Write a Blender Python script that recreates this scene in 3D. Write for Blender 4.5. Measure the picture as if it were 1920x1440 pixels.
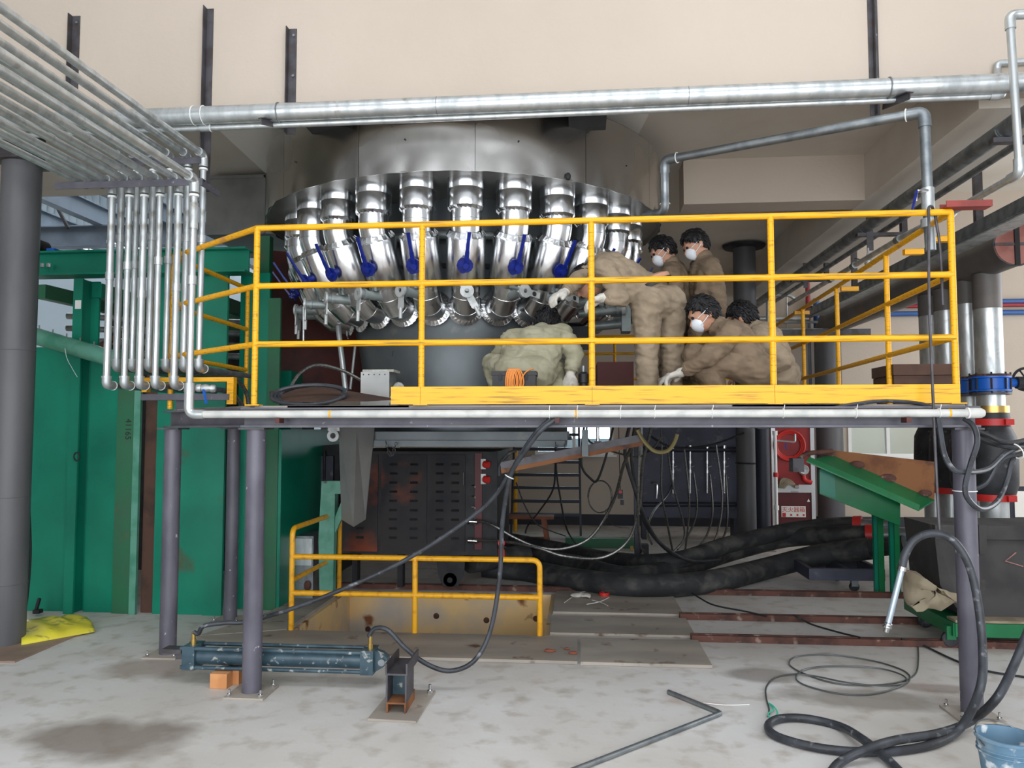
import bpy, bmesh, math, random
from mathutils import Vector as V, Matrix, noise as mnoise
random.seed(7)
R = math.radians
SC = bpy.context.scene
COL = SC.collection
for _o in list(bpy.data.objects):
    bpy.data.objects.remove(_o)

# ------------------------------------------------------------------ camera
FPX, CAMH, PIT, YAW = 1442.0, 1.5, R(3.3), R(5.0)
cam_d = bpy.data.cameras.new('camera')
cam_d.sensor_fit = 'HORIZONTAL'; cam_d.sensor_width = 36.0
cam_d.lens = FPX / 1920.0 * 36.0
cam_d.clip_start = 0.05; cam_d.clip_end = 200
cam = bpy.data.objects.new('camera', cam_d); COL.objects.link(cam)
cam.location = (0, 0, CAMH); cam.rotation_euler = (R(90) + PIT, 0, YAW)
SC.camera = cam

# ------------------------------------------------------------------ daylight (overcast sky) and exposure
world = bpy.data.worlds.new('overcast_sky'); SC.world = world
world.use_nodes = True
_bg = world.node_tree.nodes['Background']
_bg.inputs[0].default_value = (0.91, 0.945, 1.0, 1)
_bg.inputs[1].default_value = 4.9
def portal(name, loc, sx, sy, rot):
    """tells the sampler where the daylight comes in: gives off no light itself"""
    l = bpy.data.lights.new(name, 'AREA'); l.shape = 'RECTANGLE'; l.size = sx; l.size_y = sy
    l.cycles.is_portal = True
    o = bpy.data.objects.new(name, l); COL.objects.link(o); o.location = loc; o.rotation_euler = rot
portal('daylight_front_door', (0.5, -3.2, 2.25), 12.0, 4.5, (R(90), 0, 0))
portal('daylight_added_roof_opening', (0.5, 0.25, 7.45), 7.0, 2.9, (0, 0, 0))  # unseen roof opening, added to brighten the foreground floor
portal('daylight_unseen_side_window', (8.9, 8.0, 2.8), 6.0, 3.2, (R(90), 0, R(90)))  # unseen opening, sized to brighten the right bay
portal('daylight_added_far_opening', (-8.0, 13.0, 7.95), 7.0, 6.0, (0, 0, 0))  # unseen roof opening, added to brighten the far hall
portal('daylight_far_windows', (-9.5, 18.9, 4.2), 9.0, 3.0, (R(-90), 0, 0))
SC.view_settings.view_transform = 'Standard'
SC.view_settings.look = 'None'
SC.view_settings.exposure = 0.0
SC.view_settings.gamma = 1.0
SC.view_settings.use_curve_mapping = False
SC.cycles.max_bounces = 8
SC.cycles.diffuse_bounces = 4
SC.cycles.glossy_bounces = 5
SC.cycles.use_denoising = True
SC.cycles.adaptive_threshold = 0.02
SC.cycles.sample_clamp_indirect = 8.0

# ------------------------------------------------------------------ from a pixel of the photograph to a point at a known depth, height or side
def ray(px, py):
    x = (px - 960) / FPX; z = -(py - 720) / FPX
    y2 = math.cos(PIT) - z * math.sin(PIT); z2 = math.sin(PIT) + z * math.cos(PIT)
    return V((x * math.cos(YAW) - y2 * math.sin(YAW), x * math.sin(YAW) + y2 * math.cos(YAW), z2))
CAM = V((0, 0, CAMH))
def PY(px, py, y): r = ray(px, py); return CAM + r * (y / r.y)
def PZ(px, py, z=0.0): r = ray(px, py); return CAM + r * ((z - CAMH) / r.z)
def PX(px, py, x): r = ray(px, py); return CAM + r * (x / r.x)
def path_y(*pts): return [PY(*p) for p in pts]

# ------------------------------------------------------------------ materials
def lin(c):
    c = c / 255.0
    return c / 12.92 if c <= 0.04045 else ((c + 0.055) / 1.055) ** 2.4
def rgb(c): return (lin(c[0]), lin(c[1]), lin(c[2]), 1)
def mat(name, c1, c2=None, rough=0.6, metal=0.0, scale=6.0, lo=0.45, hi=0.6, stretch=(1, 1, 1), bump=0.0, bscale=None,
        c3=None, s3=2.0, lo3=0.6, hi3=0.66, rough2=None, coat=0.0, spec=0.5, detail=5.0, alpha=1.0, trans=0.0, ior=1.45, st3=(1, 1, 1)):
    m = bpy.data.materials.new(name); m.use_nodes = True
    nt = m.node_tree; N = nt.nodes; L = nt.links
    b = N['Principled BSDF']
    b.inputs['Base Color'].default_value = rgb(c1)
    b.inputs['Roughness'].default_value = rough; b.inputs['Metallic'].default_value = metal
    b.inputs['Coat Weight'].default_value = coat; b.inputs['Specular IOR Level'].default_value = spec
    b.inputs['Alpha'].default_value = alpha; b.inputs['Transmission Weight'].default_value = trans; b.inputs['IOR'].default_value = ior
    if c2 or bump or c3 or rough2 is not None:
        tc = N.new('ShaderNodeTexCoord')
        def noise_fac(sc, st, l, h, off):
            mp = N.new('ShaderNodeMapping'); mp.inputs['Scale'].default_value = st; mp.inputs['Location'].default_value = (off, off * 1.7, off * .6)
            L.new(tc.outputs['Object'], mp.inputs['Vector'])
            nz = N.new('ShaderNodeTexNoise'); nz.inputs['Scale'].default_value = sc; nz.inputs['Detail'].default_value = detail
            L.new(mp.outputs[0], nz.inputs['Vector'])
            mr = N.new('ShaderNodeMapRange'); mr.inputs['From Min'].default_value = l; mr.inputs['From Max'].default_value = h
            L.new(nz.outputs['Fac'], mr.inputs['Value'])
            return nz, mr
        col = None
        nz, mr = noise_fac(scale, stretch, lo, hi, 0.0)
        if c2:
            mx = N.new('ShaderNodeMix'); mx.data_type = 'RGBA'
            mx.inputs[6].default_value = rgb(c1); mx.inputs[7].default_value = rgb(c2)
            L.new(mr.outputs[0], mx.inputs[0]); col = mx.outputs[2]
        if c3:
            n3, m3 = noise_fac(s3, st3, lo3, hi3, 3.7)
            mx3 = N.new('ShaderNodeMix'); mx3.data_type = 'RGBA'
            if col: L.new(col, mx3.inputs[6])
            else: mx3.inputs[6].default_value = rgb(c1)
            mx3.inputs[7].default_value = rgb(c3)
            L.new(m3.outputs[0], mx3.inputs[0]); col = mx3.outputs[2]
        if col: L.new(col, b.inputs['Base Color'])
        if rough2 is not None:
            rr = N.new('ShaderNodeMapRange'); rr.inputs['To Min'].default_value = rough; rr.inputs['To Max'].default_value = rough2
            L.new(mr.outputs[0], rr.inputs['Value']); L.new(rr.outputs[0], b.inputs['Roughness'])
        if bump:
            nb = nz
            if bscale:
                nb, _ = noise_fac(bscale, stretch, 0, 1, 1.3)
            bp = N.new('ShaderNodeBump'); bp.inputs['Strength'].default_value = 1.0; bp.inputs['Distance'].default_value = bump
            L.new(nb.outputs['Fac'], bp.inputs['Height']); L.new(bp.outputs[0], b.inputs['Normal'])
    return m

M = {}
M['cream'] = mat('cream_wall_paint', (192, 179, 164), (184, 171, 156), rough=.85, scale=.7, lo=.35, hi=.7, bump=.002, bscale=30)
M['hall_white'] = mat('hall_lining_white', (222, 224, 226), rough=.8)
M['soffit'] = mat('ceiling_paint', (206, 198, 186), (198, 189, 176), rough=.9, scale=1.2)
M['white_board_lit_patch'] = mat('white_board_and_lit_patch', (240, 236, 228), rough=.8)  # boards, and the painted light patch on the ceiling
M['base_dark'] = mat('skirting_paint', (44, 46, 54), rough=.6)
M['galv'] = mat('galvanised_steel', (206, 210, 210), (176, 181, 181), rough=.30, metal=.75, scale=14, lo=.4, hi=.65, stretch=(1, 1, .35), rough2=.5, c3=(140, 136, 126), s3=9, lo3=.64, hi3=.78)
M['galvd'] = mat('galvanised_steel_dull', (150, 156, 158), (120, 126, 130), rough=.4, metal=.85, scale=10, lo=.4, hi=.65, rough2=.55)
M['steel'] = mat('polished_stainless', (236, 237, 238), (216, 218, 220), rough=.17, metal=1.0, scale=3.0, lo=.3, hi=.7, stretch=(2.2, 2.2, .3), bump=.0035, bscale=3.0, rough2=.30, detail=3.0)
M['hood'] = mat('dented_stainless', (206, 205, 202), (186, 185, 182), rough=.20, metal=1.0, scale=2.0, lo=.3, hi=.7, bump=.030, bscale=1.5, rough2=.32, detail=1.5)
M['alu'] = mat('aluminium_profile', (196, 198, 200), rough=.35, metal=.8)
M['yellow'] = mat('yellow_brushed_paint', (236, 170, 8), (166, 126, 18), rough=.42, scale=9, lo=.53, hi=.7, stretch=(1, 6, 14), c3=(190, 120, 90), s3=3.2, lo3=.7, hi3=.76, detail=6)
M['yellowx'] = mat('yellow_brushed_paint_rail', (236, 170, 8), (152, 116, 22), rough=.42, scale=5, lo=.52, hi=.68, stretch=(.8, 16, 16), c3=(196, 140, 96), s3=3.0, lo3=.68, hi3=.76, detail=6)
M['yellow2'] = mat('yellow_gloss_paint', (236, 172, 30), (206, 140, 24), rough=.35, scale=20, lo=.5, hi=.7, c3=(120, 70, 30), s3=30, lo3=.72, hi3=.78)
M['grey_steel'] = mat('grey_painted_steel', (92, 90, 98), (76, 75, 83), rough=.45, scale=7, lo=.4, hi=.65, c3=(150, 148, 152), s3=26, lo3=.68, hi3=.76, bump=.001)
M['grey_post'] = mat('grey_post_paint', (98, 96, 106), (80, 78, 88), rough=.42, scale=6, lo=.4, hi=.62, stretch=(1, 1, .5), c3=(186, 184, 186), s3=22, lo3=.68, hi3=.74, bump=.001)
M['col_grey'] = mat('thick_column_paint', (92, 92, 93), (80, 80, 82), rough=.5, scale=3, lo=.4, hi=.6, stretch=(1, 1, .3))
M['iron'] = mat('raw_angle_iron', (86, 84, 88), (70, 66, 66), rough=.5, metal=.4, scale=8, c3=(104, 70, 52), s3=5, lo3=.64, hi3=.75)
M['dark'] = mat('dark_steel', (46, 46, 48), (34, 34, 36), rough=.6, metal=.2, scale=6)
M['dark_rust'] = mat('soot_and_rust_sheet', (50, 46, 46), (34, 34, 40), rough=.65, metal=.2, scale=2.5, c3=(128, 62, 38), s3=1.7, lo3=.6, hi3=.72)
M['black'] = mat('black_rubber', (34, 35, 38), (46, 47, 50), rough=.5, scale=10, c3=(108, 108, 106), s3=14, lo3=.64, hi3=.78)
M['hose'] = mat('grey_black_hose', (58, 61, 66), (44, 46, 50), rough=.42, scale=12, c3=(134, 136, 138), s3=20, lo3=.62, hi3=.75)
M['bigblack'] = mat('dusty_rubber_hose', (44, 45, 46), (32, 33, 35), rough=.75, scale=6, c3=(84, 82, 78), s3=5, lo3=.5, hi3=.75, st3=(1, 1.5, 1.5), bump=.006, bscale=9)
M['green'] = mat('green_paint', (16, 132, 104), (10, 108, 86), rough=.32, scale=1.6, lo=.35, hi=.65, c3=(86, 74, 52), s3=2.6, lo3=.68, hi3=.8)
M['green_dull'] = mat('green_paint_worn', (36, 104, 70), (50, 96, 70), rough=.5, scale=2.6, lo=.35, hi=.65, c3=(98, 92, 62), s3=3.5, lo3=.62, hi3=.8)
M['green_pale'] = mat('pale_green_paint', (92, 150, 130), (66, 132, 108), rough=.45, scale=5, c3=(60, 70, 60), s3=9, lo3=.66, hi3=.74)
M['green_lav'] = mat('bright_green_enamel', (20, 112, 66), (16, 100, 58), rough=.35, scale=3, c3=(120, 150, 120), s3=18, lo3=.72, hi3=.78)
M['brown_dark'] = mat('dark_brown_board', (84, 60, 48), (66, 48, 40), rough=.8, scale=4, c3=(140, 104, 70), s3=5, lo3=.66, hi3=.74)
M['duct'] = mat('smoky_duct_steel', (112, 107, 102), (90, 87, 85), rough=.5, metal=.2, scale=2.5, lo=.35, hi=.65, c3=(120, 98, 82), s3=1.8, lo3=.58, hi3=.72)
M['rust'] = mat('brown_rust', (140, 92, 56), (112, 70, 44), rough=.75, scale=4, c3=(70, 50, 44), s3=7, lo3=.6, hi3=.7)
M['rust_dark'] = mat('dark_rust', (96, 62, 52), (70, 46, 40), rough=.8, scale=9, c3=(150, 132, 116), s3=12, lo3=.6, hi3=.72)
M['primer'] = mat('red_oxide_primer', (92, 44, 38), (70, 36, 32), rough=.6, scale=3)
M['primer_red'] = mat('red_primer_bright', (142, 60, 54), (120, 52, 46), rough=.6, scale=5)
M['pit'] = mat('rusted_yellow_pit_lining', (228, 194, 138), (184, 176, 166), rough=.65, scale=1.5, lo=.45, hi=.62, c3=(128, 78, 42), s3=4.2, lo3=.6, hi3=.68)
M['plate'] = mat('checker_plate_dusty', (172, 163, 151), (148, 140, 130), rough=.6, metal=.05, scale=2.2, lo=.38, hi=.62, stretch=(.5, 1.4, 1), c3=(100, 76, 62), s3=6, lo3=.64, hi3=.72, bump=.001)
M['plate_brown'] = mat('brown_steel_plate', (150, 128, 112), (132, 112, 98), rough=.6, scale=2)
M['drum'] = mat('grey_sheet_drum', (104, 110, 112), (86, 92, 94), rough=.45, metal=.5, scale=2.5, lo=.35, hi=.65, c3=(130, 126, 118), s3=5, lo3=.64, hi3=.75)
M['sheet'] = mat('galvanised_sheet', (150, 150, 147), (132, 133, 131), rough=.38, metal=.6, scale=2.2)
M['blue'] = mat('blue_enamel', (22, 40, 132), (16, 30, 104), rough=.35, scale=30)
M['blue2'] = mat('bright_blue_casting', (26, 96, 190), rough=.35)
M['bluepipe'] = mat('blue_pipe_paint', (54, 92, 150), rough=.45)
M['redpipe'] = mat('red_pipe_paint', (150, 40, 46), rough=.45)
M['red'] = mat('red_clamp_paint', (196, 46, 42), rough=.4)
M['red_cab'] = mat('red_cabinet_paint', (150, 34, 34), (128, 28, 30), rough=.4, scale=3)
M['maroon'] = mat('maroon_lacquer', (84, 26, 30), rough=.5)
M['port'] = mat('light_grey_casting', (186, 188, 186), (160, 164, 162), rough=.45, metal=.3, scale=14)
M['portd'] = mat('grey_casting_pipe', (140, 148, 146), (120, 128, 126), rough=.45, metal=.4, scale=10)
M['pvc'] = mat('pale_painted_pipe', (196, 196, 190), (176, 178, 174), rough=.4, scale=9, c3=(140, 80, 66), s3=5, lo3=.7, hi3=.74, st3=(1, 4, 4))
M['white'] = mat('white_plastic', (232, 232, 228), rough=.5)
M['cloth'] = mat('khaki_workwear', (150, 134, 113), (134, 119, 99), rough=.85, scale=10, bump=.003, bscale=14)
M['cloth2'] = mat('green_khaki_workwear', (160, 156, 132), (144, 140, 116), rough=.85, scale=10, bump=.003, bscale=14)
M['cloth3'] = mat('brown_khaki_workwear', (128, 110, 90), (112, 96, 78), rough=.85, scale=10, bump=.003, bscale=14)
M['skin'] = mat('skin', (198, 150, 124), (188, 138, 112), rough=.55, scale=9)
M['hair'] = mat('black_hair', (9, 8, 10), (18, 17, 19), rough=.55, scale=40, bump=.006, bscale=50)
M['maskw'] = mat('white_face_mask', (226, 230, 234), rough=.8)
M['glove'] = mat('white_work_glove', (206, 202, 192), (190, 186, 176), rough=.9, scale=30)
M['belt'] = mat('black_leather', (26, 25, 26), rough=.45)
M['wood'] = mat('raw_timber', (178, 122, 78), (160, 106, 66), rough=.7, scale=4, stretch=(1, 1, 8))
M['brown_wood'] = mat('stained_timber', (132, 74, 46), (112, 62, 38), rough=.6, scale=5)
M['brick'] = mat('fire_brick', (206, 148, 98), (192, 132, 84), rough=.9, scale=8)
M['hyd'] = mat('teal_hydraulic_paint', (62, 84, 94), (48, 68, 78), rough=.35, scale=8, c3=(176, 178, 172), s3=24, lo3=.6, hi3=.7)
M['brass'] = mat('brass_fitting', (196, 164, 96), rough=.3, metal=.9)
M['chrome'] = mat('chrome', (205, 205, 205), rough=.18, metal=1)
M['conduit'] = mat('braided_conduit', (120, 120, 116), (92, 92, 90), rough=.35, metal=.8, scale=60)
M['goldhose'] = mat('olive_gold_hose', (128, 118, 78), rough=.35, metal=.3)
M['orange'] = mat('orange_cable', (222, 138, 58), rough=.5)
M['panel_blue'] = mat('blue_grey_panel', (66, 68, 82), (56, 58, 70), rough=.5, metal=.2, scale=3, c3=(96, 98, 106), s3=9, lo3=.62, hi3=.75)
M['navy'] = mat('navy_steel', (40, 42, 54), rough=.5)
M['bluegrey'] = mat('blue_grey_roof_steel', (112, 124, 136), (100, 112, 124), rough=.5, scale=2)
M['corr'] = mat('pale_blue_cladding', (206, 222, 230), rough=.6)
M['glass'] = mat('window_glass', (215, 232, 236), rough=.03, trans=1.0, ior=1.1)
M['yellow_bag'] = mat('yellow_plastic_bag', (226, 214, 66), (206, 194, 60), rough=.35, scale=5, c3=(150, 146, 70), s3=7, lo3=.52, hi3=.6, st3=(1, 2.2, 1))
M['tarp'] = mat('khaki_tarpaulin', (150, 138, 116), (126, 114, 94), rough=.85, scale=6)
M['bin'] = mat('dusty_black_bin', (64, 62, 61), (50, 49, 49), rough=.8, scale=3, c3=(104, 98, 92), s3=5, lo3=.62, hi3=.76)
M['bucket'] = mat('paint_stained_plastic', (92, 124, 146), (120, 144, 160), rough=.55, scale=7, c3=(206, 212, 214), s3=13, lo3=.58, hi3=.66)
M['teal'] = mat('teal_tie', (70, 190, 160), rough=.5)
M['wire'] = mat('steel_wire', (110, 114, 114), rough=.35, metal=.7)
M['claybit'] = mat('clay_fragment', (136, 78, 60), rough=.9)
M['wool'] = mat('mineral_wool', (190, 190, 180), (170, 170, 160), rough=.95, scale=20, bump=.01)
M['sign_red'] = mat('red_sign_print', (190, 40, 44), rough=.6)
M['sign_white'] = mat('sign_white', (226, 224, 218), rough=.5)
M['text_yellow'] = mat('yellow_hose_print', (196, 176, 60), rough=.6)
M['marker'] = mat('black_marker', (40, 42, 42), rough=.7)
M['chalk'] = mat('pink_chalk', (176, 120, 116), rough=.9)

def floor_material():
    m = bpy.data.materials.new('worn_concrete'); m.use_nodes = True
    nt = m.node_tree; N = nt.nodes; L = nt.links; b = N['Principled BSDF']
    tc = N.new('ShaderNodeTexCoord')
    def nz(sc, det, lo, hi, dist=0.0):
        n = N.new('ShaderNodeTexNoise'); n.inputs['Scale'].default_value = sc; n.inputs['Detail'].default_value = det
        n.inputs['Distortion'].default_value = dist
        L.new(tc.outputs['Object'], n.inputs['Vector'])
        r = N.new('ShaderNodeMapRange'); r.inputs['From Min'].default_value = lo; r.inputs['From Max'].default_value = hi
        L.new(n.outputs['Fac'], r.inputs['Value']); return n, r
    def mix(a, fac, c):
        x = N.new('ShaderNodeMix'); x.data_type = 'RGBA'
        if isinstance(a, tuple): x.inputs[6].default_value = a
        else: L.new(a, x.inputs[6])
        x.inputs[7].default_value = c; L.new(fac, x.inputs[0]); return x.outputs[2]
    n1, r1 = nz(.8, 6, .35, .65, .3)
    c = mix(rgb((214, 213, 211)), r1.outputs[0], rgb((195, 190, 182)))
    n2, r2 = nz(7, 8, .52, .75); c = mix(c, r2.outputs[0], rgb((174, 166, 155)))
    n3, r3 = nz(1.3, 4, .6, .78, .5); c = mix(c, r3.outputs[0], rgb((170, 138, 118)))
    # damp oil stains with shapes of their own
    for (p, rx, ry, col, amt) in ((PZ(190, 1385), .55, .30, (118, 104, 92), .75), (PZ(1640, 1310), .62, .22, (128, 120, 110), .7),
                                  (PZ(1420, 1265), .30, .16, (128, 120, 112), .7), (PZ(300, 1250), .45, .25, (134, 112, 96), .6),
                                  (PZ(1740, 1290), .30, .10, (120, 96, 84), .5)):
        mp = N.new('ShaderNodeMapping'); mp.vector_type = 'POINT'
        mp.inputs['Location'].default_value = (-p.x / rx, -p.y / ry, 0); mp.inputs['Scale'].default_value = (1 / rx, 1 / ry, 0)
        L.new(tc.outputs['Object'], mp.inputs['Vector'])
        nn = N.new('ShaderNodeTexNoise'); nn.inputs['Scale'].default_value = 3.0; nn.inputs['Detail'].default_value = 5
        L.new(tc.outputs['Object'], nn.inputs['Vector'])
        le = N.new('ShaderNodeVectorMath'); le.operation = 'LENGTH'; L.new(mp.outputs[0], le.inputs[0])
        ad = N.new('ShaderNodeMath'); ad.operation = 'MULTIPLY_ADD'; ad.inputs[1].default_value = 1.3
        L.new(nn.outputs['Fac'], ad.inputs[0]); L.new(le.outputs['Value'], ad.inputs[2])
        rr = N.new('ShaderNodeMapRange'); rr.inputs['From Min'].default_value = 1.62; rr.inputs['From Max'].default_value = 1.2
        rr.inputs['To Max'].default_value = amt
        L.new(ad.outputs[0], rr.inputs['Value']); c = mix(c, rr.outputs[0], rgb(col))
    L.new(c, b.inputs['Base Color'])
    b.inputs['Roughness'].default_value = .55
    bp = N.new('ShaderNodeBump'); bp.inputs['Distance'].default_value = .004
    L.new(n2.outputs['Fac'], bp.inputs['Height']); L.new(bp.outputs[0], b.inputs['Normal'])
    return m
M['floor'] = floor_material()

# ------------------------------------------------------------------ mesh building
def frame(d, up=V((0, 0, 1))):
    d = d.normalized()
    if abs(d.dot(up)) > .97: up = V((0, 1, 0))
    u = d.cross(up).normalized(); w = u.cross(d).normalized()
    return u, w
class MB:
    def __init__(s): s.v = []; s.f = []
    def add(s, vs, fs):
        n = len(s.v); s.v += [V(p) for p in vs]; s.f += [tuple(i + n for i in f) for f in fs]; return s
    def box(s, lo, hi, rz=0.0, c=None, tilt=None):
        x0, y0, z0 = lo; x1, y1, z1 = hi
        p = [V(q) for q in ((x0, y0, z0), (x1, y0, z0), (x1, y1, z0), (x0, y1, z0), (x0, y0, z1), (x1, y0, z1), (x1, y1, z1), (x0, y1, z1))]
        if rz or tilt is not None:
            o = V(c) if c is not None else (p[0] + p[6]) / 2
            m = tilt if tilt is not None else Matrix.Rotation(rz, 3, 'Z')
            p = [o + m @ (q - o) for q in p]
        return s.add(p, [(0, 3, 2, 1), (4, 5, 6, 7), (0, 1, 5, 4), (1, 2, 6, 5), (2, 3, 7, 6), (3, 0, 4, 7)])
    def bar(s, a, b, w, h, up=V((0, 0, 1))):
        a = V(a); b = V(b); u, q = frame(b - a, up)
        p = [e + u * (i * w / 2) + q * (j * h / 2) for e in (a, b) for i, j in ((-1, -1), (1, -1), (1, 1), (-1, 1))]
        return s.add(p, [(3, 2, 1, 0), (4, 5, 6, 7), (0, 1, 5, 4), (1, 2, 6, 5), (2, 3, 7, 6), (3, 0, 4, 7)])
    def cyl(s, a, b, r0, r1=None, n=16, caps=True):
        a = V(a); b = V(b); r1 = r0 if r1 is None else r1
        u, w = frame(b - a); ring = [(math.cos(2 * math.pi * k / n), math.sin(2 * math.pi * k / n)) for k in range(n)]
        vs = [a + (u * c + w * q) * r0 for c, q in ring] + [b + (u * c + w * q) * r1 for c, q in ring]
        fs = [(k, k + n, (k + 1) % n + n, (k + 1) % n) for k in range(n)]
        if caps: fs += [tuple(range(n)), tuple(reversed(range(n, 2 * n)))]
        return s.add(vs, fs)
    def lathe(s, prof, o=(0, 0, 0), axis=(0, 0, 1), n=24, a0=0.0, a1=2 * math.pi, ref=None):
        """prof: list of (radius, height along axis)"""
        o = V(o); ax = V(axis).normalized(); u, w = frame(ax)
        if ref is not None:
            u = (V(ref) - ax * V(ref).dot(ax)).normalized(); w = ax.cross(u)
        full = abs(a1 - a0 - 2 * math.pi) < 1e-6
        m = n if full else n + 1
        vs = []
        for r, h in prof:
            for k in range(m):
                a = a0 + (a1 - a0) * k / n
                vs.append(o + ax * h + (u * math.cos(a) + w * math.sin(a)) * max(r, 1e-4))
        fs = []
        for i in range(len(prof) - 1):
            for k in range(n):
                k2 = (k + 1) % m
                fs.append((i * m + k, i * m + k2, (i + 1) * m + k2, (i + 1) * m + k))
        return s.add(vs, fs)
    def tube(s, pts, r, n=10, caps=True, closed=False):
        pts = [V(p) for p in pts]; N = len(pts)
        rr = r if isinstance(r, (list, tuple)) else [r] * N
        t0 = (pts[1] - pts[0]).normalized(); u, w = frame(t0)
        vs = []; prev = t0
        for i, p in enumerate(pts):
            if closed: t = (pts[(i + 1) % N] - pts[i - 1]).normalized()
            else: t = ((pts[min(i + 1, N - 1)] - pts[max(i - 1, 0)])).normalized()
            if t.length < 1e-6: t = prev
            u = (u - t * u.dot(t)).normalized(); w = t.cross(u); prev = t
            vs += [p + (u * math.cos(2 * math.pi * k / n) + w * math.sin(2 * math.pi * k / n)) * rr[i] for k in range(n)]
        fs = []
        for i in range(N if closed else N - 1):
            j = (i + 1) % N
            fs += [(i * n + k, i * n + (k + 1) % n, j * n + (k + 1) % n, j * n + k) for k in range(n)]
        if caps and not closed: fs += [tuple(reversed(range(n))), tuple(range((N - 1) * n, N * n))]
        return s.add(vs, fs)
    def prism(s, poly, vec):
        poly = [V(p) for p in poly]; vec = V(vec); n = len(poly)
        nm = V((0, 0, 0))
        for i in range(n): nm += poly[i].cross(poly[(i + 1) % n])
        if nm.dot(vec) > 0: poly = poly[::-1]
        vs = poly + [p + vec for p in poly]
        fs = [tuple(range(n)), tuple(reversed(range(n, 2 * n)))] + [(i, i + n, (i + 1) % n + n, (i + 1) % n) for i in range(n)]
        return s.add(vs, fs)
    def ball(s, c, rx, ry=None, rz=None, n=14, m=9, rot=None):
        c = V(c); ry = rx if ry is None else ry; rz = rx if rz is None else rz
        vs = []; fs = []
        for i in range(m + 1):
            t = math.pi * i / m
            for k in range(n):
                a = 2 * math.pi * k / n
                q = V((rx * max(math.sin(t), 1e-4) * math.cos(a), ry * max(math.sin(t), 1e-4) * math.sin(a), rz * math.cos(t)))
                vs.append(c + (rot @ q if rot else q))
        for i in range(m):
            for k in range(n):
                fs.append((i * n + k, (i + 1) * n + k, (i + 1) * n + (k + 1) % n, i * n + (k + 1) % n))
        return s.add(vs, fs)
    def torus(s, c, axis, R_, r, n=28, m=8, a0=0, a1=2 * math.pi, ref=None):
        ax = V(axis).normalized(); u, w = frame(ax)
        if ref is not None: u = V(ref).normalized(); w = ax.cross(u)
        full = abs(a1 - a0 - 2 * math.pi) < 1e-6
        pts = [V(c) + (u * math.cos(a0 + (a1 - a0) * k / n) + w * math.sin(a0 + (a1 - a0) * k / n)) * R_ for k in range(n if full else n + 1)]
        return s.tube(pts, r, m, closed=full)
def curve(pts, sub=8):
    """smooth path through the points"""
    pts = [V(p) for p in pts]; n = len(pts); out = []
    for i in range(n - 1):
        p0, p1, p2, p3 = pts[max(i - 1, 0)], pts[i], pts[i + 1], pts[min(i + 2, n - 1)]
        for k in range(sub):
            t = k / sub
            out.append(.5 * ((2 * p1) + (p2 - p0) * t + (2 * p0 - 5 * p1 + 4 * p2 - p3) * t * t + (3 * p1 - p0 - 3 * p2 + p3) * t ** 3))
    out.append(pts[-1]); return out
def rounded(pts, r, k=6):
    """polyline with its corners rounded"""
    pts = [V(p) for p in pts]; out = [pts[0]]
    for i in range(1, len(pts) - 1):
        a = pts[i - 1] - pts[i]; b = pts[i + 1] - pts[i]; q = min(r, a.length * .49, b.length * .49)
        p = pts[i] + a.normalized() * q; s = pts[i] + b.normalized() * q
        for j in range(k + 1):
            t = j / k; out.append(p * (1 - t) ** 2 + pts[i] * 2 * t * (1 - t) + s * t * t)
    out.append(pts[-1]); return out

def mesh_of(mb, name, off=V((0, 0, 0)), smooth=True, angle=38):
    me = bpy.data.meshes.new(name)
    me.from_pydata([tuple(p - off) for p in mb.v], [], mb.f)
    me.validate(); me.update()
    if smooth:
        me.shade_smooth(); me.set_sharp_from_angle(angle=R(angle))
    return me
def tag(o, label=None, cat=None, group=None, kind=None):
    if label: o['label'] = label
    if cat: o['category'] = cat
    if group: o['group'] = group
    if kind: o['kind'] = kind
    return o
def thing(name, label, cat, loc=(0, 0, 0), group=None):
    o = bpy.data.objects.new(name, None); COL.objects.link(o); o.location = loc; o.empty_display_size = .1
    return tag(o, label, cat, group)
def wloc(o):
    p = V(o.location)
    while o.parent: o = o.parent; p += V(o.location)
    return p
def part(mb, name, m, parent=None, world=True, label=None, smooth=True, angle=38):
    """one mesh object; world=True: the builder holds world coordinates"""
    off = wloc(parent) if (parent is not None and world) else V((0, 0, 0))
    o = bpy.data.objects.new(name, mesh_of(mb, name, off, smooth, angle)); COL.objects.link(o)
    o.data.materials.append(M[m] if isinstance(m, str) else m)
    if parent is not None: o.parent = parent
    if label: o['label'] = label
    return o
def solo(mb, name, m, label, cat, group=None, smooth=True, angle=38):
    """a thing that is one mesh; its origin goes to the middle of its base"""
    lo = V((min(p.x for p in mb.v), min(p.y for p in mb.v), min(p.z for p in mb.v))); hi = V((max(p.x for p in mb.v), max(p.y for p in mb.v), max(p.z for p in mb.v)))
    off = V(((lo.x + hi.x) / 2, (lo.y + hi.y) / 2, lo.z))
    o = bpy.data.objects.new(name, mesh_of(mb, name, off, smooth, angle)); COL.objects.link(o); o.location = off
    o.data.materials.append(M[m] if isinstance(m, str) else m)
    return tag(o, label, cat, group)
def struct(mb, name, m, smooth=False):
    o = bpy.data.objects.new(name, mesh_of(mb, name, smooth=smooth)); COL.objects.link(o)
    o.data.materials.append(M[m]); o['kind'] = 'structure'; return o
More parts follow.
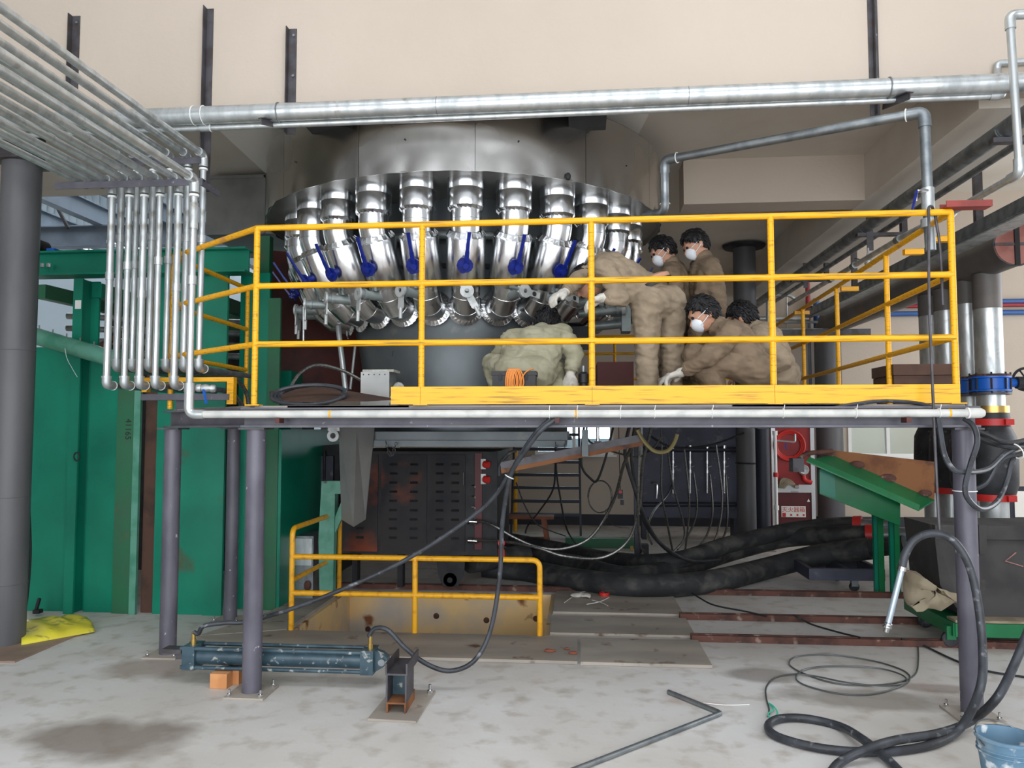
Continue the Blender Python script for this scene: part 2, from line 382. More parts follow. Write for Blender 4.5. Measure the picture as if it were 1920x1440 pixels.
def text_mesh(body, size, m, parent, mw, name='lettering', depth=.0008):
    """lettering as a mesh; mw = world matrix of the text plane (local x right, y up, z out)"""
    cu = bpy.data.curves.new(name, 'FONT'); cu.body = body; cu.size = size; cu.align_x = 'CENTER'; cu.align_y = 'CENTER'; cu.extrude = depth
    t = bpy.data.objects.new(name, cu); COL.objects.link(t)
    dg = bpy.context.evaluated_depsgraph_get()
    me = bpy.data.meshes.new_from_object(t.evaluated_get(dg))
    bpy.data.objects.remove(t)
    off = wloc(parent) if parent is not None else V((0, 0, 0))
    me.transform(Matrix.Translation(-off) @ mw)
    o = bpy.data.objects.new(name, me); COL.objects.link(o); me.materials.clear(); me.materials.append(M[m])
    if parent is not None: o.parent = parent
    return o
def plane_mat(o, x, z):
    x = V(x).normalized(); z = V(z).normalized(); y = z.cross(x)
    m = Matrix((x, y, z)).transposed().to_4x4(); m.translation = V(o); return m
# ================================================================== THE SETTING
PX0, PX1, PY0, PY1 = -2.12, -0.26, 5.60, 7.05          # pit opening
ZC, ZB, YB = 3.93, 3.52, 4.92                          # ceiling, underside of beams, face of the upper front wall
b = MB()
for lo, hi in (((-16, -3.2), (PX0 - .03, 19)), ((PX1 + .03, -3.2), (9, 19)), ((PX0 - .03, -3.2), (PX1 + .03, PY0 - .03)), ((PX0 - .03, PY1 + .03), (PX1 + .03, 19))):
    b.box((lo[0], lo[1], -.15), (hi[0], hi[1], 0))
struct(b, 'floor', 'floor')
b = MB()
for lo, hi in (((PX0 - .03, PY0 - .03), (PX0, PY1 + .03)), ((PX1, PY0 - .03), (PX1 + .03, PY1 + .03)), ((PX0, PY0 - .03), (PX1, PY0)), ((PX0, PY1), (PX1, PY1 + .03))):
    b.box((lo[0], lo[1], -.95), (hi[0], hi[1], -.001))
pit = struct(b, 'pit_lining', 'pit')
b = MB().box((PX0 - .1, PY0 - .1, -1.05), (PX1 + .1, PY1 + .1, -.95)); struct(b, 'pit_floor', 'base_dark')
# bolt bosses and a seam on the far face of the pit
for i, (px, py) in enumerate(((690, 1180), (818, 1155), (912, 1163), (1005, 1160))):
    p = PY(px, py, PY1); k = MB().lathe([(0, -.02), (.016, -.02), (.02, -.008), (.028, 0)], p, (0, 1, 0), 10); part(k, 'anchor_bolt', 'rust_dark', pit)

b = MB().box((-16, YB, 3.58), (9, YB + .08, 7.5)); struct(b, 'wall_front_upper', 'cream')
b = MB().box((-16, 1.7, 7.5), (9, YB + .08, 7.6)); b.box((-16, -3.3, 7.5), (-3, 1.7, 7.6)); b.box((4, -3.3, 7.5), (9, 1.7, 7.6)); b.box((-3, -3.3, 7.5), (4, -1.2, 7.6))  # gap left between the slabs is the added opening for light
for x in (-1.25, .5, 2.25): b.box((x - .06, -1.2, 7.5), (x + .06, 1.7, 7.6))
struct(b, 'roof', 'hall_white')
b = MB().box((-2.95, YB + .08, ZC), (2.53, 12.1, ZC + .1)); b.box((-16, YB + .08, ZC), (-2.95, 7.4, ZC + .1)); struct(b, 'ceiling', 'soffit')
b = MB().box((2.53, YB + .08, ZB), (3.08, 12.1, 5.1)); struct(b, 'ceiling_beam', 'soffit')
b = MB().box((.95, 6.95, ZB), (2.53, 7.25, ZC)); struct(b, 'ceiling_crossbeam', 'cream')
b = MB().box((3.08, YB + .08, 5.1), (9, 12.1, 5.2)); struct(b, 'ceiling_side_bay', 'soffit')
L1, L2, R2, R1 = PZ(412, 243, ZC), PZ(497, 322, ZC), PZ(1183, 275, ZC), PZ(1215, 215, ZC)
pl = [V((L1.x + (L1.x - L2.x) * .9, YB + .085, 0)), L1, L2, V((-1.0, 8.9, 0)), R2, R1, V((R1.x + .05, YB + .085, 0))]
b = MB().prism([V((p.x, p.y, ZC - .012)) for p in pl], (0, 0, .012)); struct(b, 'ceiling_lit_patch', 'white_board_lit_patch')  # flat patch whose white stands for light thrown on the ceiling

# back wall with a window to the right and a window behind the ladder
YW = 12.1
w1a, w1b = PY(1588, 755, YW), PY(1742, 857, YW)
w2a, w2b = PY(1003, 755, YW), PY(1150, 853, YW)
def wall_with_holes(x0, x1, z0, z1, y, t, holes):
    m = MB(); xs = x0
    for (hx0, hx1, hz0, hz1) in sorted(holes):
        m.box((xs, y, z0), (hx0, y + t, z1)); m.box((hx0, y, z0), (hx1, y + t, hz0)); m.box((hx0, y, hz1), (hx1, y + t, z1)); xs = hx1
    m.box((xs, y, z0), (x1, y + t, z1)); return m
holes = [(w2a.x, w2b.x, w2b.z, 1.84), (w1a.x, w1b.x, w1b.z, 1.84)]
struct(wall_with_holes(-2.95, 9, 0, 5.1, YW, .2, holes), 'wall_back', 'cream')
struct(MB().box((-2.95, YW - .015, 0), (9, YW - .002, .17)), 'baseboard_back', 'base_dark')
for i, (x0, x1, z0, z1) in enumerate(holes):
    f = MB(); t = .05
    f.box((x0, YW - .02, z0), (x0 + t, YW + .1, z1)); f.box((x1 - t, YW - .02, z0), (x1, YW + .1, z1))
    f.box((x0 + t, YW - .02, z0), (x1 - t, YW + .1, z0 + t)); f.box((x0 + t, YW - .02, z1 - t), (x1 - t, YW + .1, z1))
    xm = (x0 + x1) / 2; f.box((xm - t / 2, YW - .01, z0 + t), (xm + t / 2, YW + .08, z1 - t))
    wdw = struct(f, 'window_%d' % (i + 1), 'white')
    for a, c in ((x0 + t, xm - t / 2), (xm + t / 2, x1 - t)):
        part(MB().box((a, YW + .03, z0 + t), (c, YW + .04, z1 - t)), 'pane', 'glass', wdw)
    part(MB().box((x0 - .05, YW - .08, z0 - .03), (x1 + .05, YW + .02, z0)), 'window_sill', 'white', wdw)
# a pale hoarding with small drilled dots beyond the right window
b = MB().box((w1a.x - 2, YW + 1.2, 0), (w1b.x + 3, YW + 1.25, 3.4)); ho = struct(b, 'wall_outside', 'white_board_lit_patch')
b = MB().box((w2a.x - 2.0, YW + 3.2, 0), (w2b.x + .6, YW + 3.25, 1.3)); struct(b, 'wall_outside_low', 'bluegrey')
# right wall with an unseen opening sized to brighten the bay, left hall
b = MB()
b.box((9, -3.2, 0), (9.15, 5, 7.5)); b.box((9, 11, 0), (9.15, 12.3, 5.2)); b.box((9, 5, 0), (9.15, 11, 1.2)); b.box((9, 5, 4.4), (9.15, 11, 7.5))
struct(b, 'wall_right', 'hall_white')
b = MB().box((-16.1, -3.2, 0), (-16, 19, 7.6)); struct(b, 'wall_left', 'hall_white')
# front of the hall: wall above and beside the wide open door behind the camera
b = MB().box((-16, -3.3, 4.5), (9, -3.2, 7.6)); b.box((-16, -3.3, 0), (-5.5, -3.2, 4.5)); b.box((6.5, -3.3, 0), (9, -3.2, 4.5)); struct(b, 'wall_door_front', 'hall_white')
b = MB().box((-9, 6.35, 0), (-5.06, 6.45, ZC)); struct(b, 'wall_left_stub', 'cream')
# far hall behind the left side: partition beside the furnace, cladding wall with strip windows, roof steel
b = MB().box((-2.95, 8.6, 0), (-2.85, 19, 8)); struct(b, 'wall_partition', 'soffit')
cl = wall_with_holes(-16, -2.95, 0, 8, 19, .12, [(-14.5, -11.2, 5.6, 6.75), (-10.6, -8.9, 5.6, 6.75), (-8.4, -6.4, 5.6, 6.75), (-5.9, -3.6, 5.6, 6.75), (-15.8, -14.8, 1, 3)])
wf = struct(cl, 'wall_far_cladding', 'corr')
for k in range(60):
    x = -15.8 + k * .21
    if x > -3: break
    part(MB().box((x, 18.965, 6.78), (x + .05, 19, 8)), 'cladding_rib', 'corr', wf)
for i, (x0, x1) in enumerate(((-14.5, -11.2), (-10.6, -8.9), (-8.4, -6.4), (-5.9, -3.6))):
    f = MB()
    for x in (x0, (x0 + x1) / 2 - .03, x1 - .06): f.box((x, 18.97, 5.6), (x + .06, 19.1, 6.75))
    f.box((x0, 18.97, 5.6), (x1, 19.1, 5.66)); f.box((x0, 18.97, 6.69), (x1, 19.1, 6.75))
    wd = struct(f, 'window_%d' % (i + 3), 'white')
    for xa, xb in ((x0 + .06, (x0 + x1) / 2 - .03), ((x0 + x1) / 2 + .03, x1 - .06)):
        part(MB().box((xa, 19.03, 5.66), (xb, 19.04, 6.69)), 'pane', 'glass', wd)
b = MB().box((-16, 7.4, 8.0), (-2.85, 10, 8.1)); b.box((-16, 16, 8.0), (-2.85, 19.2, 8.1)); b.box((-16, 10, 8.0), (-11.5, 16, 8.1)); b.box((-4.5, 10, 8.0), (-2.85, 16, 8.1)); rf = struct(b, 'roof_far_hall', 'bluegrey')  # middle gap is an opening added to light the far hall
b = MB().box((-16, 7.4, ZC), (-2.95, 7.5, 8.0)); struct(b, 'wall_far_hall_gable', 'soffit')
xp = PY(190, 402, 13.8).x
for k, x in enumerate((xp - 2.6, xp - 1.3, xp, xp + 1.3, xp + 2.6, xp + 3.9, xp + 5.2)):
    q = MB().box((x, 7.5, 5.42), (x + .03, 19, 5.70)); q.box((x - .16, 7.5, 5.40), (x + .03, 19, 5.42)); q.box((x, 7.5, 5.70), (x + .1, 19, 5.72))
    part(q, 'purlin', 'bluegrey', rf)
q = MB().box((-16, 13.9, 5.02), (-2.95, 13.94, 5.40)); q.box((-16, 13.8, 5.38), (-2.95, 14.05, 5.40)); q.box((-16, 13.8, 5.0), (-2.95, 14.05, 5.02)); part(q, 'roof_beam', 'bluegrey', rf)
q = MB().bar(PY(108, 390, 13.7), PY(128, 428, 13.7), .05, .05); part(q, 'brace', 'dark', rf)
q = MB().bar(PY(168, 438, 15), PY(330, 510, 11), .06, .06); part(q, 'cable_tray', 'corr', rf)

# rusty rails let into the floor and steel plates beside the pit
for i, (y, x0) in enumerate(((5.63, .78), (6.26, .78), (7.19, -2.9))):
    q = MB().box((x0, y - .035, .001), (6.5, y - .015, .045)); q.box((x0, y + .015, .001), (6.5, y + .035, .045)); q.box((x0, y - .015, .001), (6.5, y + .015, .03))
    solo(q, 'floor_rail', 'rust_dark', ('rusty floor rail nearest the camera beside the coiled wire', 'rusty floor rail in the middle of three', 'rusty floor rail furthest back, under the thick black hoses')[i], 'rail', 'floor rails', smooth=False)
def plate(name, pts, label, z0=.002, t=.02, m='plate'):
    q = MB().prism([V((p[0], p[1], z0)) for p in pts], (0, 0, t)); return solo(q, name, m, label, 'steel plate', 'floor plates around the pit', smooth=False)
plate('floor_plate', [(-2.72, 5.36), (-2.33, 5.0), (-.02, 5.0), (-.02, 5.58), (-2.14, 5.58)], 'long grey steel floor plate in front of the yellow pit rail')
plate('floor_plate', [(0.0, 4.99), (.82, 4.99), (.82, 5.57), (0.0, 5.57)], 'blotchy steel floor plate with brown clay lumps on it')
plate('floor_plate', [(-.22, 5.68), (.82, 5.68), (.82, 6.2), (-.22, 6.2)], 'narrow steel floor plate between two rails right of the pit')
plate('floor_plate', [(-.22, 6.32), (.82, 6.32), (.82, 7.12), (-.22, 7.12)], 'dusty floor plate with a red ring and gloves lying on it')
plate('floor_plate', [(-2.72, 5.38), (-2.16, 5.60), (-2.16, 6.75), (-2.5, 6.75), (-2.5, 6.1)], 'sloping grey floor plate left of the pit beside the green wall')
# round plate beside the wall, thick column standing on it
q = MB().prism([PZ(-60, 1243), PZ(28, 1243), PZ(155, 1188), PZ(20, 1183), PZ(-120, 1195)], (0, 0, .012)); solo(q, 'column_base_sheet', 'plate_brown', 'flat brown steel sheet on the floor under the thick grey column', 'steel sheet', smooth=False)
c0, c1 = PZ(9, 1205, .012), PY(41, 290, 5.12)
cb = V(((c0.x + c1.x) / 2, 5.12, 0)); t = thing('round_column', 'thick dark grey round column at the left edge of the hall', 'column', (cb.x, cb.y, .012))
part(MB().cyl((cb.x, cb.y, .012), (cb.x, cb.y, 3.40), .127, n=32), 'shaft', 'col_grey', t)
for z in (.42, 1.02, 2.05): part(MB().torus((cb.x, cb.y, z), (0, 0, 1), .127, .003, 32, 6), 'weld_seam', 'col_grey', t)
part(MB().box((cb.x - .16, cb.y - .16, 3.40), (cb.x + .16, cb.y + .16, 3.43)), 'cap_plate', 'iron', t)
part(MB().box((cb.x - .1, cb.y - .1, 3.43), (cb.x + .1, cb.y + .1, ZC)), 'head_beam', 'iron', t)
for z in (.2,):
    part(MB().tube(curve(path_y((54, 960, 5.3), (56, 1040, 5.3), (50, 1120, 5.3), (42, 1160, 5.3))), .012), 'drain_pipe', 'dark', t)

# ------------------------------------------------------------------ green steel enclosure on the left
YG = 6.0
def gx(px, y=YG): return PY(px, 1100, y).x
gr = thing('green_steel_enclosure', 'tall green painted steel enclosure with vertical panels on the left', 'enclosure', (-3.5, YG, 0))
def gpanel(px0, px1, z1, dy, m, name='panel', z0=0.0, t=.03):
    part(MB().box((gx(px0), YG + dy, z0), (gx(px1), YG + dy + t, z1)), name, m, gr, smooth=False)
gpanel(40, 124, 2.18, .06, 'green'); gpanel(148, 206, 2.16, .06, 'green'); gpanel(206, 242, 2.14, .03, 'green_dull')
gpanel(242, 254, 2.6, .0, 'green_pale', 'flange_strip'); gpanel(254, 280, 2.6, .08, 'brown_dark', 'recessed_strip')
gpanel(280, 376, 2.82, .05, 'green'); gpanel(376, 412, 2.82, .03, 'green', 'flange_strip'); gpanel(412, 470, 2.82, .27, 'green'); gpanel(470, 494, 2.6, .25, 'green_dull', 'corner_strip')
part(MB().box((gx(500) - .03, YG + .26, 0), (gx(500), 8.0, 1.49)), 'side_panel', 'green', gr, smooth=False)
for pa, pb in ((118, 152),):
    q = MB().box((gx(pa) + .02, YG - .02, 0), (gx(pb) - .055, YG, 2.74)); q.box((gx(pa) + .07, YG, 0), (gx(pa) + .085, YG + .12, 2.74)); q.box((gx(pa) - .01, YG + .12, 0), (gx(pb), YG + .14, 2.74))
    part(q, 'column', 'green', gr, smooth=False)
q = MB().box((-4.6, YG - .05, 2.77), (-2.66, YG - .03, 2.94)); q.box((-4.6, YG - .12, 2.94), (-2.66, YG + .06, 2.955)); q.box((-4.6, YG - .12, 2.755), (-2.66, YG + .06, 2.77)); part(q, 'top_beam', 'green', gr, smooth=False)
for px in (79, 91):
    part(MB().cyl(PY(px, 501, YG - .13), PY(px, 501, YG - .13) + V((0, 0, .03)), .016, n=6), 'bolt', 'chrome', gr)
part(MB().bar((-4.55, YG + .1, 2.66), (-4.3, 9.4, 2.66), .09, .12), 'cross_beam', 'green_dull', gr, smooth=False)
part(MB().bar((-4.05, YG + .1, 2.66), (-4.0, 9.4, 2.66), .09, .12), 'cross_beam', 'green', gr, smooth=False)
part(MB().bar((-3.3, YG + .1, 2.66), (-3.3, 9.4, 2.66), .09, .12), 'cross_beam', 'green', gr, smooth=False)
part(MB().box((-4.6, 9.2, 2.1), (-2.96, 9.3, 2.3)), 'rear_beam', 'green_dull', gr, smooth=False)
part(MB().box((-3.9, 8.0, 2.5), (-3.0, 8.06, 2.75)), 'rear_panel', 'green_dull', gr, smooth=False)
ga, gb_ = PY(60, 628, 5.86), PY(222, 676, 5.86)
part(MB().cyl(ga, gb_, .068, n=20), 'sloping_pipe', 'green_pale', gr)
for k in range(6):
    p = ga.lerp(gb_, .08 + k * .16); part(MB().cyl(p + V((0, 0, .065)), p + V((0, 0, .095)), .006, n=6), 'stud', 'chrome', gr)
part(MB().torus(PY(144, 856, 5.92), (.3, 1, 0), .033, .006, 20, 6), 'lifting_ring', 'dark', gr)
text_mesh('41165', .07, 'marker', gr, plane_mat(PY(240, 805, YG + .028), (0, 0, -1), (0, -1, 0)))
part(MB().box(PY(141, 563, YG - .025), PY(152, 579, YG - .022)), 'paper_note', 'white', gr, smooth=False)
part(MB().tube(curve(path_y((120, 640, 5.8), (125, 670, 5.8), (135, 690, 5.85), (145, 707, 5.9)), 5), .002, 5), 'loose_string', 'white', gr)
# dark machinery seen through the frame
mc = thing('conveyor_machine', 'dark machine with pale rollers seen through the green frame', 'machine', (-4.6, 8.3, 0))
part(MB().box((-5.6, 7.9, 0), (-3.1, 8.8, 2.2)), 'body', 'dark', mc, smooth=False)
for k in range(4): part(MB().cyl((-5.5, 7.8, 2.32 + k * .13), (-3.2, 7.9, 2.25 + k * .12), .035, n=10), 'roller', 'galvd', mc)
part(MB().box((-5.7, 8.9, 2.2), (-3.0, 9.0, 3.0)), 'back_cover', 'dark', mc, smooth=False)
part(MB().bar((-5.4, 7.7, 2.2), (-4.6, 7.75, 2.62), .05, .05), 'brace', 'rust_dark', mc)
p = PY(80, 452, YG + .02); q = MB().cyl(V((p.x, YG - .08, 3.015)), V((p.x, YG + .05, 3.015)), .058, n=20); mt = solo(q, 'motor', 'dark', 'round black motor above the green top beam by the thick column', 'motor')
p = PY(104, 461, YG); q = MB().box((p.x - .035, YG - .06, 2.956), (p.x + .035, YG + .03, 2.99)); q.box((p.x - .05, YG - .05, 2.956), (p.x + .06, YG + .0, 2.97)); solo(q, 'blue_box', 'blue2', 'small blue box on the green beam at the left', 'box')
q = MB().bar(PY(65, 1146, 5.9), PY(77, 1146, 5.9), .05, .03); q.bar(PY(68, 1143, 5.9), PY(74, 1122, 5.9), .02, .02); solo(q, 'clamp_foot', 'dark', 'small dark clamp foot on the floor at the green panel', 'clamp')
# yellow bag
def bag():
    m = MB(); nx, ny = 22, 10
    A, B_, C_, D = PZ(40, 1208, .02), PZ(178, 1183, .02), PZ(160, 1158, .02), PZ(40, 1166, .02)
    top = []; bot = []
    for j in range(ny + 1):
        for i in range(nx + 1):
            u, v = i / nx, j / ny
            p = A.lerp(B_, u).lerp(D.lerp(C_, u), v)
            e = math.sin(math.pi * min(1, max(0, v))) ** .6 * math.sin(math.pi * min(1, max(0, .06 + u * .92))) ** .35
            h = .016 + e * (.052 + .022 * mnoise.noise(V((u * 5, v * 3, 2))) + .015 * math.sin(u * 17 + v * 9))
            top.append(p + V((0, 0, max(h, .012) - .005))); bot.append(V((p.x, p.y, .0135)))
    n = len(top); f = []
    for j in range(ny):
        for i in range(nx):
            a = j * (nx + 1) + i; f.append((a, a + 1, a + nx + 2, a + nx + 1)); f.append((n + a, n + a + nx + 1, n + a + nx + 2, n + a + 1))
    rim = list(range(nx + 1)) + [j * (nx + 1) + nx for j in range(1, ny + 1)] + [ny * (nx + 1) + i for i in range(nx - 1, -1, -1)] + [j * (nx + 1) for j in range(ny - 1, 0, -1)]
    for k in range(len(rim)):
        a, c = rim[k], rim[(k + 1) % len(rim)]; f.append((a, n + a, n + c, c))
    m.add(top + bot, f); return m
solo(bag(), 'plastic_bag', 'yellow_bag', 'crumpled yellow plastic bag lying beside the thick grey column', 'bag', angle=80)
# ================================================================== PLATFORM
ZD = 1.63; YF = 4.28; XL, XR = -1.86, 2.03; XLL = -2.73
YBK = 9.85
VC = V((-1.005, 6.75, 0))                                 # vertical axis of the furnace
pf = thing('steel_platform', 'grey steel work platform on round posts around the furnace', 'platform', (0, 6.5, 0))
XIN = -2.42
outer = [(XL, YF), (XR, YF), (XR + .1, YBK), (XIN, YBK), (XIN, 5.96), (XLL, 5.96), (XLL, 4.98)]
def deck():
    """deck sheet with a round opening for the furnace"""
    m = MB(); n = 48; ri = .98
    inner = [VC + V((ri * math.cos(2 * math.pi * k / n), ri * math.sin(2 * math.pi * k / n), 0)) for k in range(n)]
    out = []
    for p in inner:
        d = (p - VC).normalized(); best = 1e9
        for i in range(len(outer)):
            a = V((*outer[i], 0)); c = V((*outer[(i + 1) % len(outer)], 0)); e = c - a
            den = d.x * e.y - d.y * e.x
            if abs(den) < 1e-9: continue
            w = a - VC; s = (w.x * e.y - w.y * e.x) / den; q = (w.x * d.y - w.y * d.x) / den
            if s > 0 and -1e-6 <= q <= 1 + 1e-6: best = min(best, s)
        out.append(VC + d * best)
    for z in (ZD - .012, ZD):
        pass
    vs = [V((p.x, p.y, ZD)) for p in inner] + [V((p.x, p.y, ZD)) for p in out] + [V((p.x, p.y, ZD - .012)) for p in inner] + [V((p.x, p.y, ZD - .012)) for p in out]
    f = []
    for k in range(n):
        j = (k + 1) % n
        f += [(k, n + k, n + j, j), (2 * n + k, 2 * n + j, 3 * n + j, 3 * n + k), (k, j, 2 * n + j, 2 * n + k), (n + k, 3 * n + k, 3 * n + j, n + j)]
    return m.add(vs, f)
part(deck(), 'deck', 'plate', pf, smooth=False)
part(MB().prism([(XR - 1.2, YF, ZD - .012), (XR + .012, YF, ZD - .012), (XR + .03, YF + 1.0, ZD - .012)], (0, 0, .011)), 'deck_corner', 'plate', pf, smooth=False)
part(MB().prism([(XL, YF, ZD - .012), (XL + .9, YF, ZD - .012), (XLL, 4.98, ZD - .012)], (0, 0, .011)), 'deck_corner', 'plate', pf, smooth=False)
def channel(a, b_, z0, z1, fl, side):
    """steel channel between two plan points: web, and two flanges pointing to side"""
    a = V((*a, 0)); c = V((*b_, 0)); d = (c - a).normalized(); nrm = V((d.y, -d.x, 0)) * side
    m = MB()
    def slab(o0, o1, q0, q1):
        p = [a + nrm * o0, c + nrm * o0, c + nrm * o1, a + nrm * o1]
        m.prism([V((v.x, v.y, q0)) for v in p], (0, 0, q1 - q0))
    slab(-.008, 0, z0, z1); slab(0, fl, z1 - .012, z1); slab(0, fl, z0, z0 + .012); return m
Z0B = 1.505
part(channel((XL - .06, YF), (XR + .06, YF), Z0B, ZD - .013, .055, 1), 'front_beam', 'grey_steel', pf, smooth=False)
part(channel((XLL - .03, 5.0), (XL - .05, YF), Z0B, ZD - .013, .05, 1), 'corner_beam', 'grey_steel', pf, smooth=False)
part(channel((XLL, 5.96), (XLL, 5.0), Z0B, ZD - .013, .05, 1), 'left_beam', 'grey_steel', pf, smooth=False)
part(channel((XR + .04, YF), (XR + .1, YBK), Z0B, ZD - .013, .05, 1), 'right_beam', 'grey_steel', pf, smooth=False)
for y in (5.55, 8.5): part(MB().box((XIN, y, Z0B + .01), (XR + .05, y + .05, ZD - .013)), 'joist', 'grey_steel', pf, smooth=False)
for x in (-.55, .75, 1.4): part(MB().box((x, YF + .01, Z0B + .01), (x + .05, 5.55, ZD - .013)), 'joist', 'grey_steel', pf, smooth=False)
def post(x, y, r=.054, pl=.115, z1=Z0B - .012, rot=.0, m='grey_post'):
    c = MB().cyl((x, y, .012), (x, y, z1), r, n=24); o = part(c, 'post', m, pf)
    part(MB().box((x - pl, y - pl, 0.001), (x + pl, y + pl, .012), rz=rot), 'base_plate', 'plate', o, smooth=False)
    part(MB().box((x - .075, y - .075, z1), (x + .075, y + .075, z1 + .01)), 'cap_plate', 'iron', o, smooth=False)
    for sx in (-1, 1):
        for sy in (-1, 1):
            bx = V((sx * pl * .78, sy * pl * .78, 0)); bx.rotate(Matrix.Rotation(rot, 3, 'Z'))
            k = MB().cyl((x + bx.x, y + bx.y, .012), (x + bx.x, y + bx.y, .05), .006, n=8); k.cyl((x + bx.x, y + bx.y, .012), (x + bx.x, y + bx.y, .026), .013, n=6); part(k, 'anchor_bolt', 'chrome', o)
post(XL, YF + .03); post(XR + .01, YF + .03); post(XLL, 4.98 + .0); post(XLL, 5.9, r=.05); post(2.26, 9.8, r=.085, m='navy'); post(XIN, 9.7)
# small yellow and grey pipe support on the chamfered corner
ps = thing('pipe_support_frame', 'small yellow frame carrying the pipe ends at the platform corner', 'pipe support', (-2.5, 5.2, 1.5))
YS = 4.90
a, c = PY(266, 708, YS), PY(438, 708, YS)
part(MB().box((a.x, YS, a.z - .03), (c.x, YS + .05, a.z)), 'top_bar', 'yellowx', ps, smooth=False)
part(MB().box((c.x - .045, YS, PY(430, 758, YS).z), (c.x, YS + .05, a.z - .03)), 'leg', 'yellow', ps, smooth=False)
part(MB().box((a.x, YS, PY(266, 735, YS).z), (a.x + .035, YS + .05, a.z - .03)), 'leg', 'yellow', ps, smooth=False)
a2, c2 = PY(266, 739, YS), PY(430, 750, YS)
part(MB().box((a2.x, YS - .01, c2.z), (c2.x, YS + .06, a2.z)), 'shelf_bar', 'grey_steel', ps, smooth=False)
part(MB().box((PY(322, 760, YS).x, YS + .05, 1.6), (PY(345, 760, YS).x, YS + .09, c2.z)), 'stub', 'grey_steel', ps, smooth=False)

# ================================================================== YELLOW GUARDRAIL
ZT, ZM1, ZM2 = 2.665, 2.325, 1.985; RR = .0175
gd = thing('guardrail', 'yellow tubular guardrail with brushed paint around the platform', 'guardrail', (0, YF, ZD))
px_posts = [PY(x, 700, YF).x for x in (790, 1110, 1450)]
corners = [V((XL - .005, YF, 0)), V((XLL - .01, 4.95, 0)), V((XLL - .03, 6.17, 0))]
rt = [V((2.0, YF, 0)), V((2.05, 5.29, 0)), V((2.12, 6.50, 0)), V((2.17, 7.64, 0)), V((2.23, 8.9, 0))]
for x in [corners[0].x] + px_posts + [rt[0].x]:
    o = part(MB().cyl((x, YF, ZD), (x, YF, ZT), RR, n=14), 'rail_post', 'yellow', gd)
    part(MB().box((x - .04, YF - .03, ZD), (x + .04, YF + .03, ZD + .006)), 'foot_plate', 'yellow', o, smooth=False)
for p in corners[1:] + rt[1:-1]: part(MB().cyl((p.x, p.y, ZD), (p.x, p.y, ZT), RR, n=12), 'rail_post', 'yellow', gd)
for z, nm in ((ZT, 'top_rail'), (ZM1, 'middle_rail'), (ZM2, 'lower_rail')):
    xs = [corners[0].x] + px_posts + [rt[0].x]
    if nm == 'top_rail':
        part(MB().tube(rounded([(xs[0], YF, z), (xs[-1], YF, z)], .02), RR, 14), nm, 'yellowx', gd)
    else:
        for i in range(4):
            part(MB().tube([(xs[i], YF, z), (xs[i] + .03, YF, z), (xs[i + 1] - .03, YF, z), (xs[i + 1], YF, z)], [.022, RR, RR, .022], 12), nm, 'yellowx', gd)
    for s in (corners, rt):
        for i in range(len(s) - 1):
            a, c = s[i], s[i + 1]; part(MB().cyl((a.x, a.y, z), (c.x, c.y, z), RR, n=12), nm, 'yellow', gd)
tb = [PY(735, 735, YF).x] + px_posts + [rt[0].x + .01]
for i in range(4):
    part(MB().box((tb[i] + (.001 if i else 0), YF - .024, ZD + .004), (tb[i + 1] - .001, YF - .018, ZD + .104)), 'toe_board', 'yellowx', gd, smooth=False)
for (pa, pb, py, y) in ((1738, 1782, 427, 4.78), (1694, 1727, 457, 5.12), (1576, 1606, 531, 6.45), (1489, 1515, 583, 7.75)):
    a = PY(pa, py, y); c = PY(pb, py, y); part(MB().box((a.x, y - .02, ZT - .045), (c.x + .01, y + .02, ZT - .01)), 'side_bracket', 'yellowx', gd, smooth=False)
# red channel lying on the corner of the rail
a, c = PY(1768, 383, YF), PY(1854, 383, YF)
q = MB().box((a.x, YF - .04, ZT + .018), (c.x, YF + .04, ZT + .024)); q.box((a.x, YF - .04, ZT + .024), (c.x, YF - .034, ZT + .052)); q.box((a.x, YF + .034, ZT + .024), (c.x, YF + .04, ZT + .052))
solo(q, 'steel_channel_offcut', 'primer_red', 'short red primed steel channel lying on the yellow rail corner', 'steel offcut', smooth=False)
# hooked steel rod hanging over the rail
x1 = PY(1735, 390, YF).x; x2 = PY(1757, 400, YF).x
pts = [PY(1768, 572, YF + .06), PY(1763, 470, YF + .05), V((x2 + .012, YF + .04, ZT - .04)), V((x2 - .01, YF + .02, ZT + .022)), V(((x1 + x2) / 2, YF, ZT + .034)), V((x1 + .005, YF - .026, ZT + .012)), V((x1, YF - .036, ZT - .08)), PY(1742, 560, YF - .07), PY(1750, 760, YF - .105), PY(1757, 920, YF - .11), PY(1762, 1008, YF - .11)]
solo(MB().tube(curve(pts, 6), .0075, 8), 'hooked_rod', 'iron', 'thin rusty steel rod hooked over the yellow top rail at the right', 'rod')

# pale pipe along the front of the platform
YP = YF - .105; zp = PY(900, 776, YP).z
xa, xb = PY(354, 776, YP).x, PY(1828, 774, YP).x
fp = thing('front_pipe', 'pale pipe with cable ties running along the front edge of the platform', 'pipe', ((xa + xb) / 2, YP, zp))
part(MB().cyl((xa + .06, YP, zp), (xb, YP, zp), .0215, n=18), 'pipe_run', 'pvc', fp)
part(MB().lathe([(.0215, -.035), (.027, -.034), (.0275, 0), (.026, .03), (.018, .045), (0, .05)], (xb, YP, zp), (1, 0, 0), 18), 'end_cap', 'pvc', fp)
part(MB().cyl((xb - .04, YP, zp), (xb - .033, YP, zp), .029, n=18), 'seal_ring', 'white', fp)
ze = PY(353, 735, YP).z
part(MB().tube(rounded([(xa, YP, ze), (xa, YP, zp), (xa + .09, YP, zp)], .055), .027, 16), 'elbow', 'galv', fp)
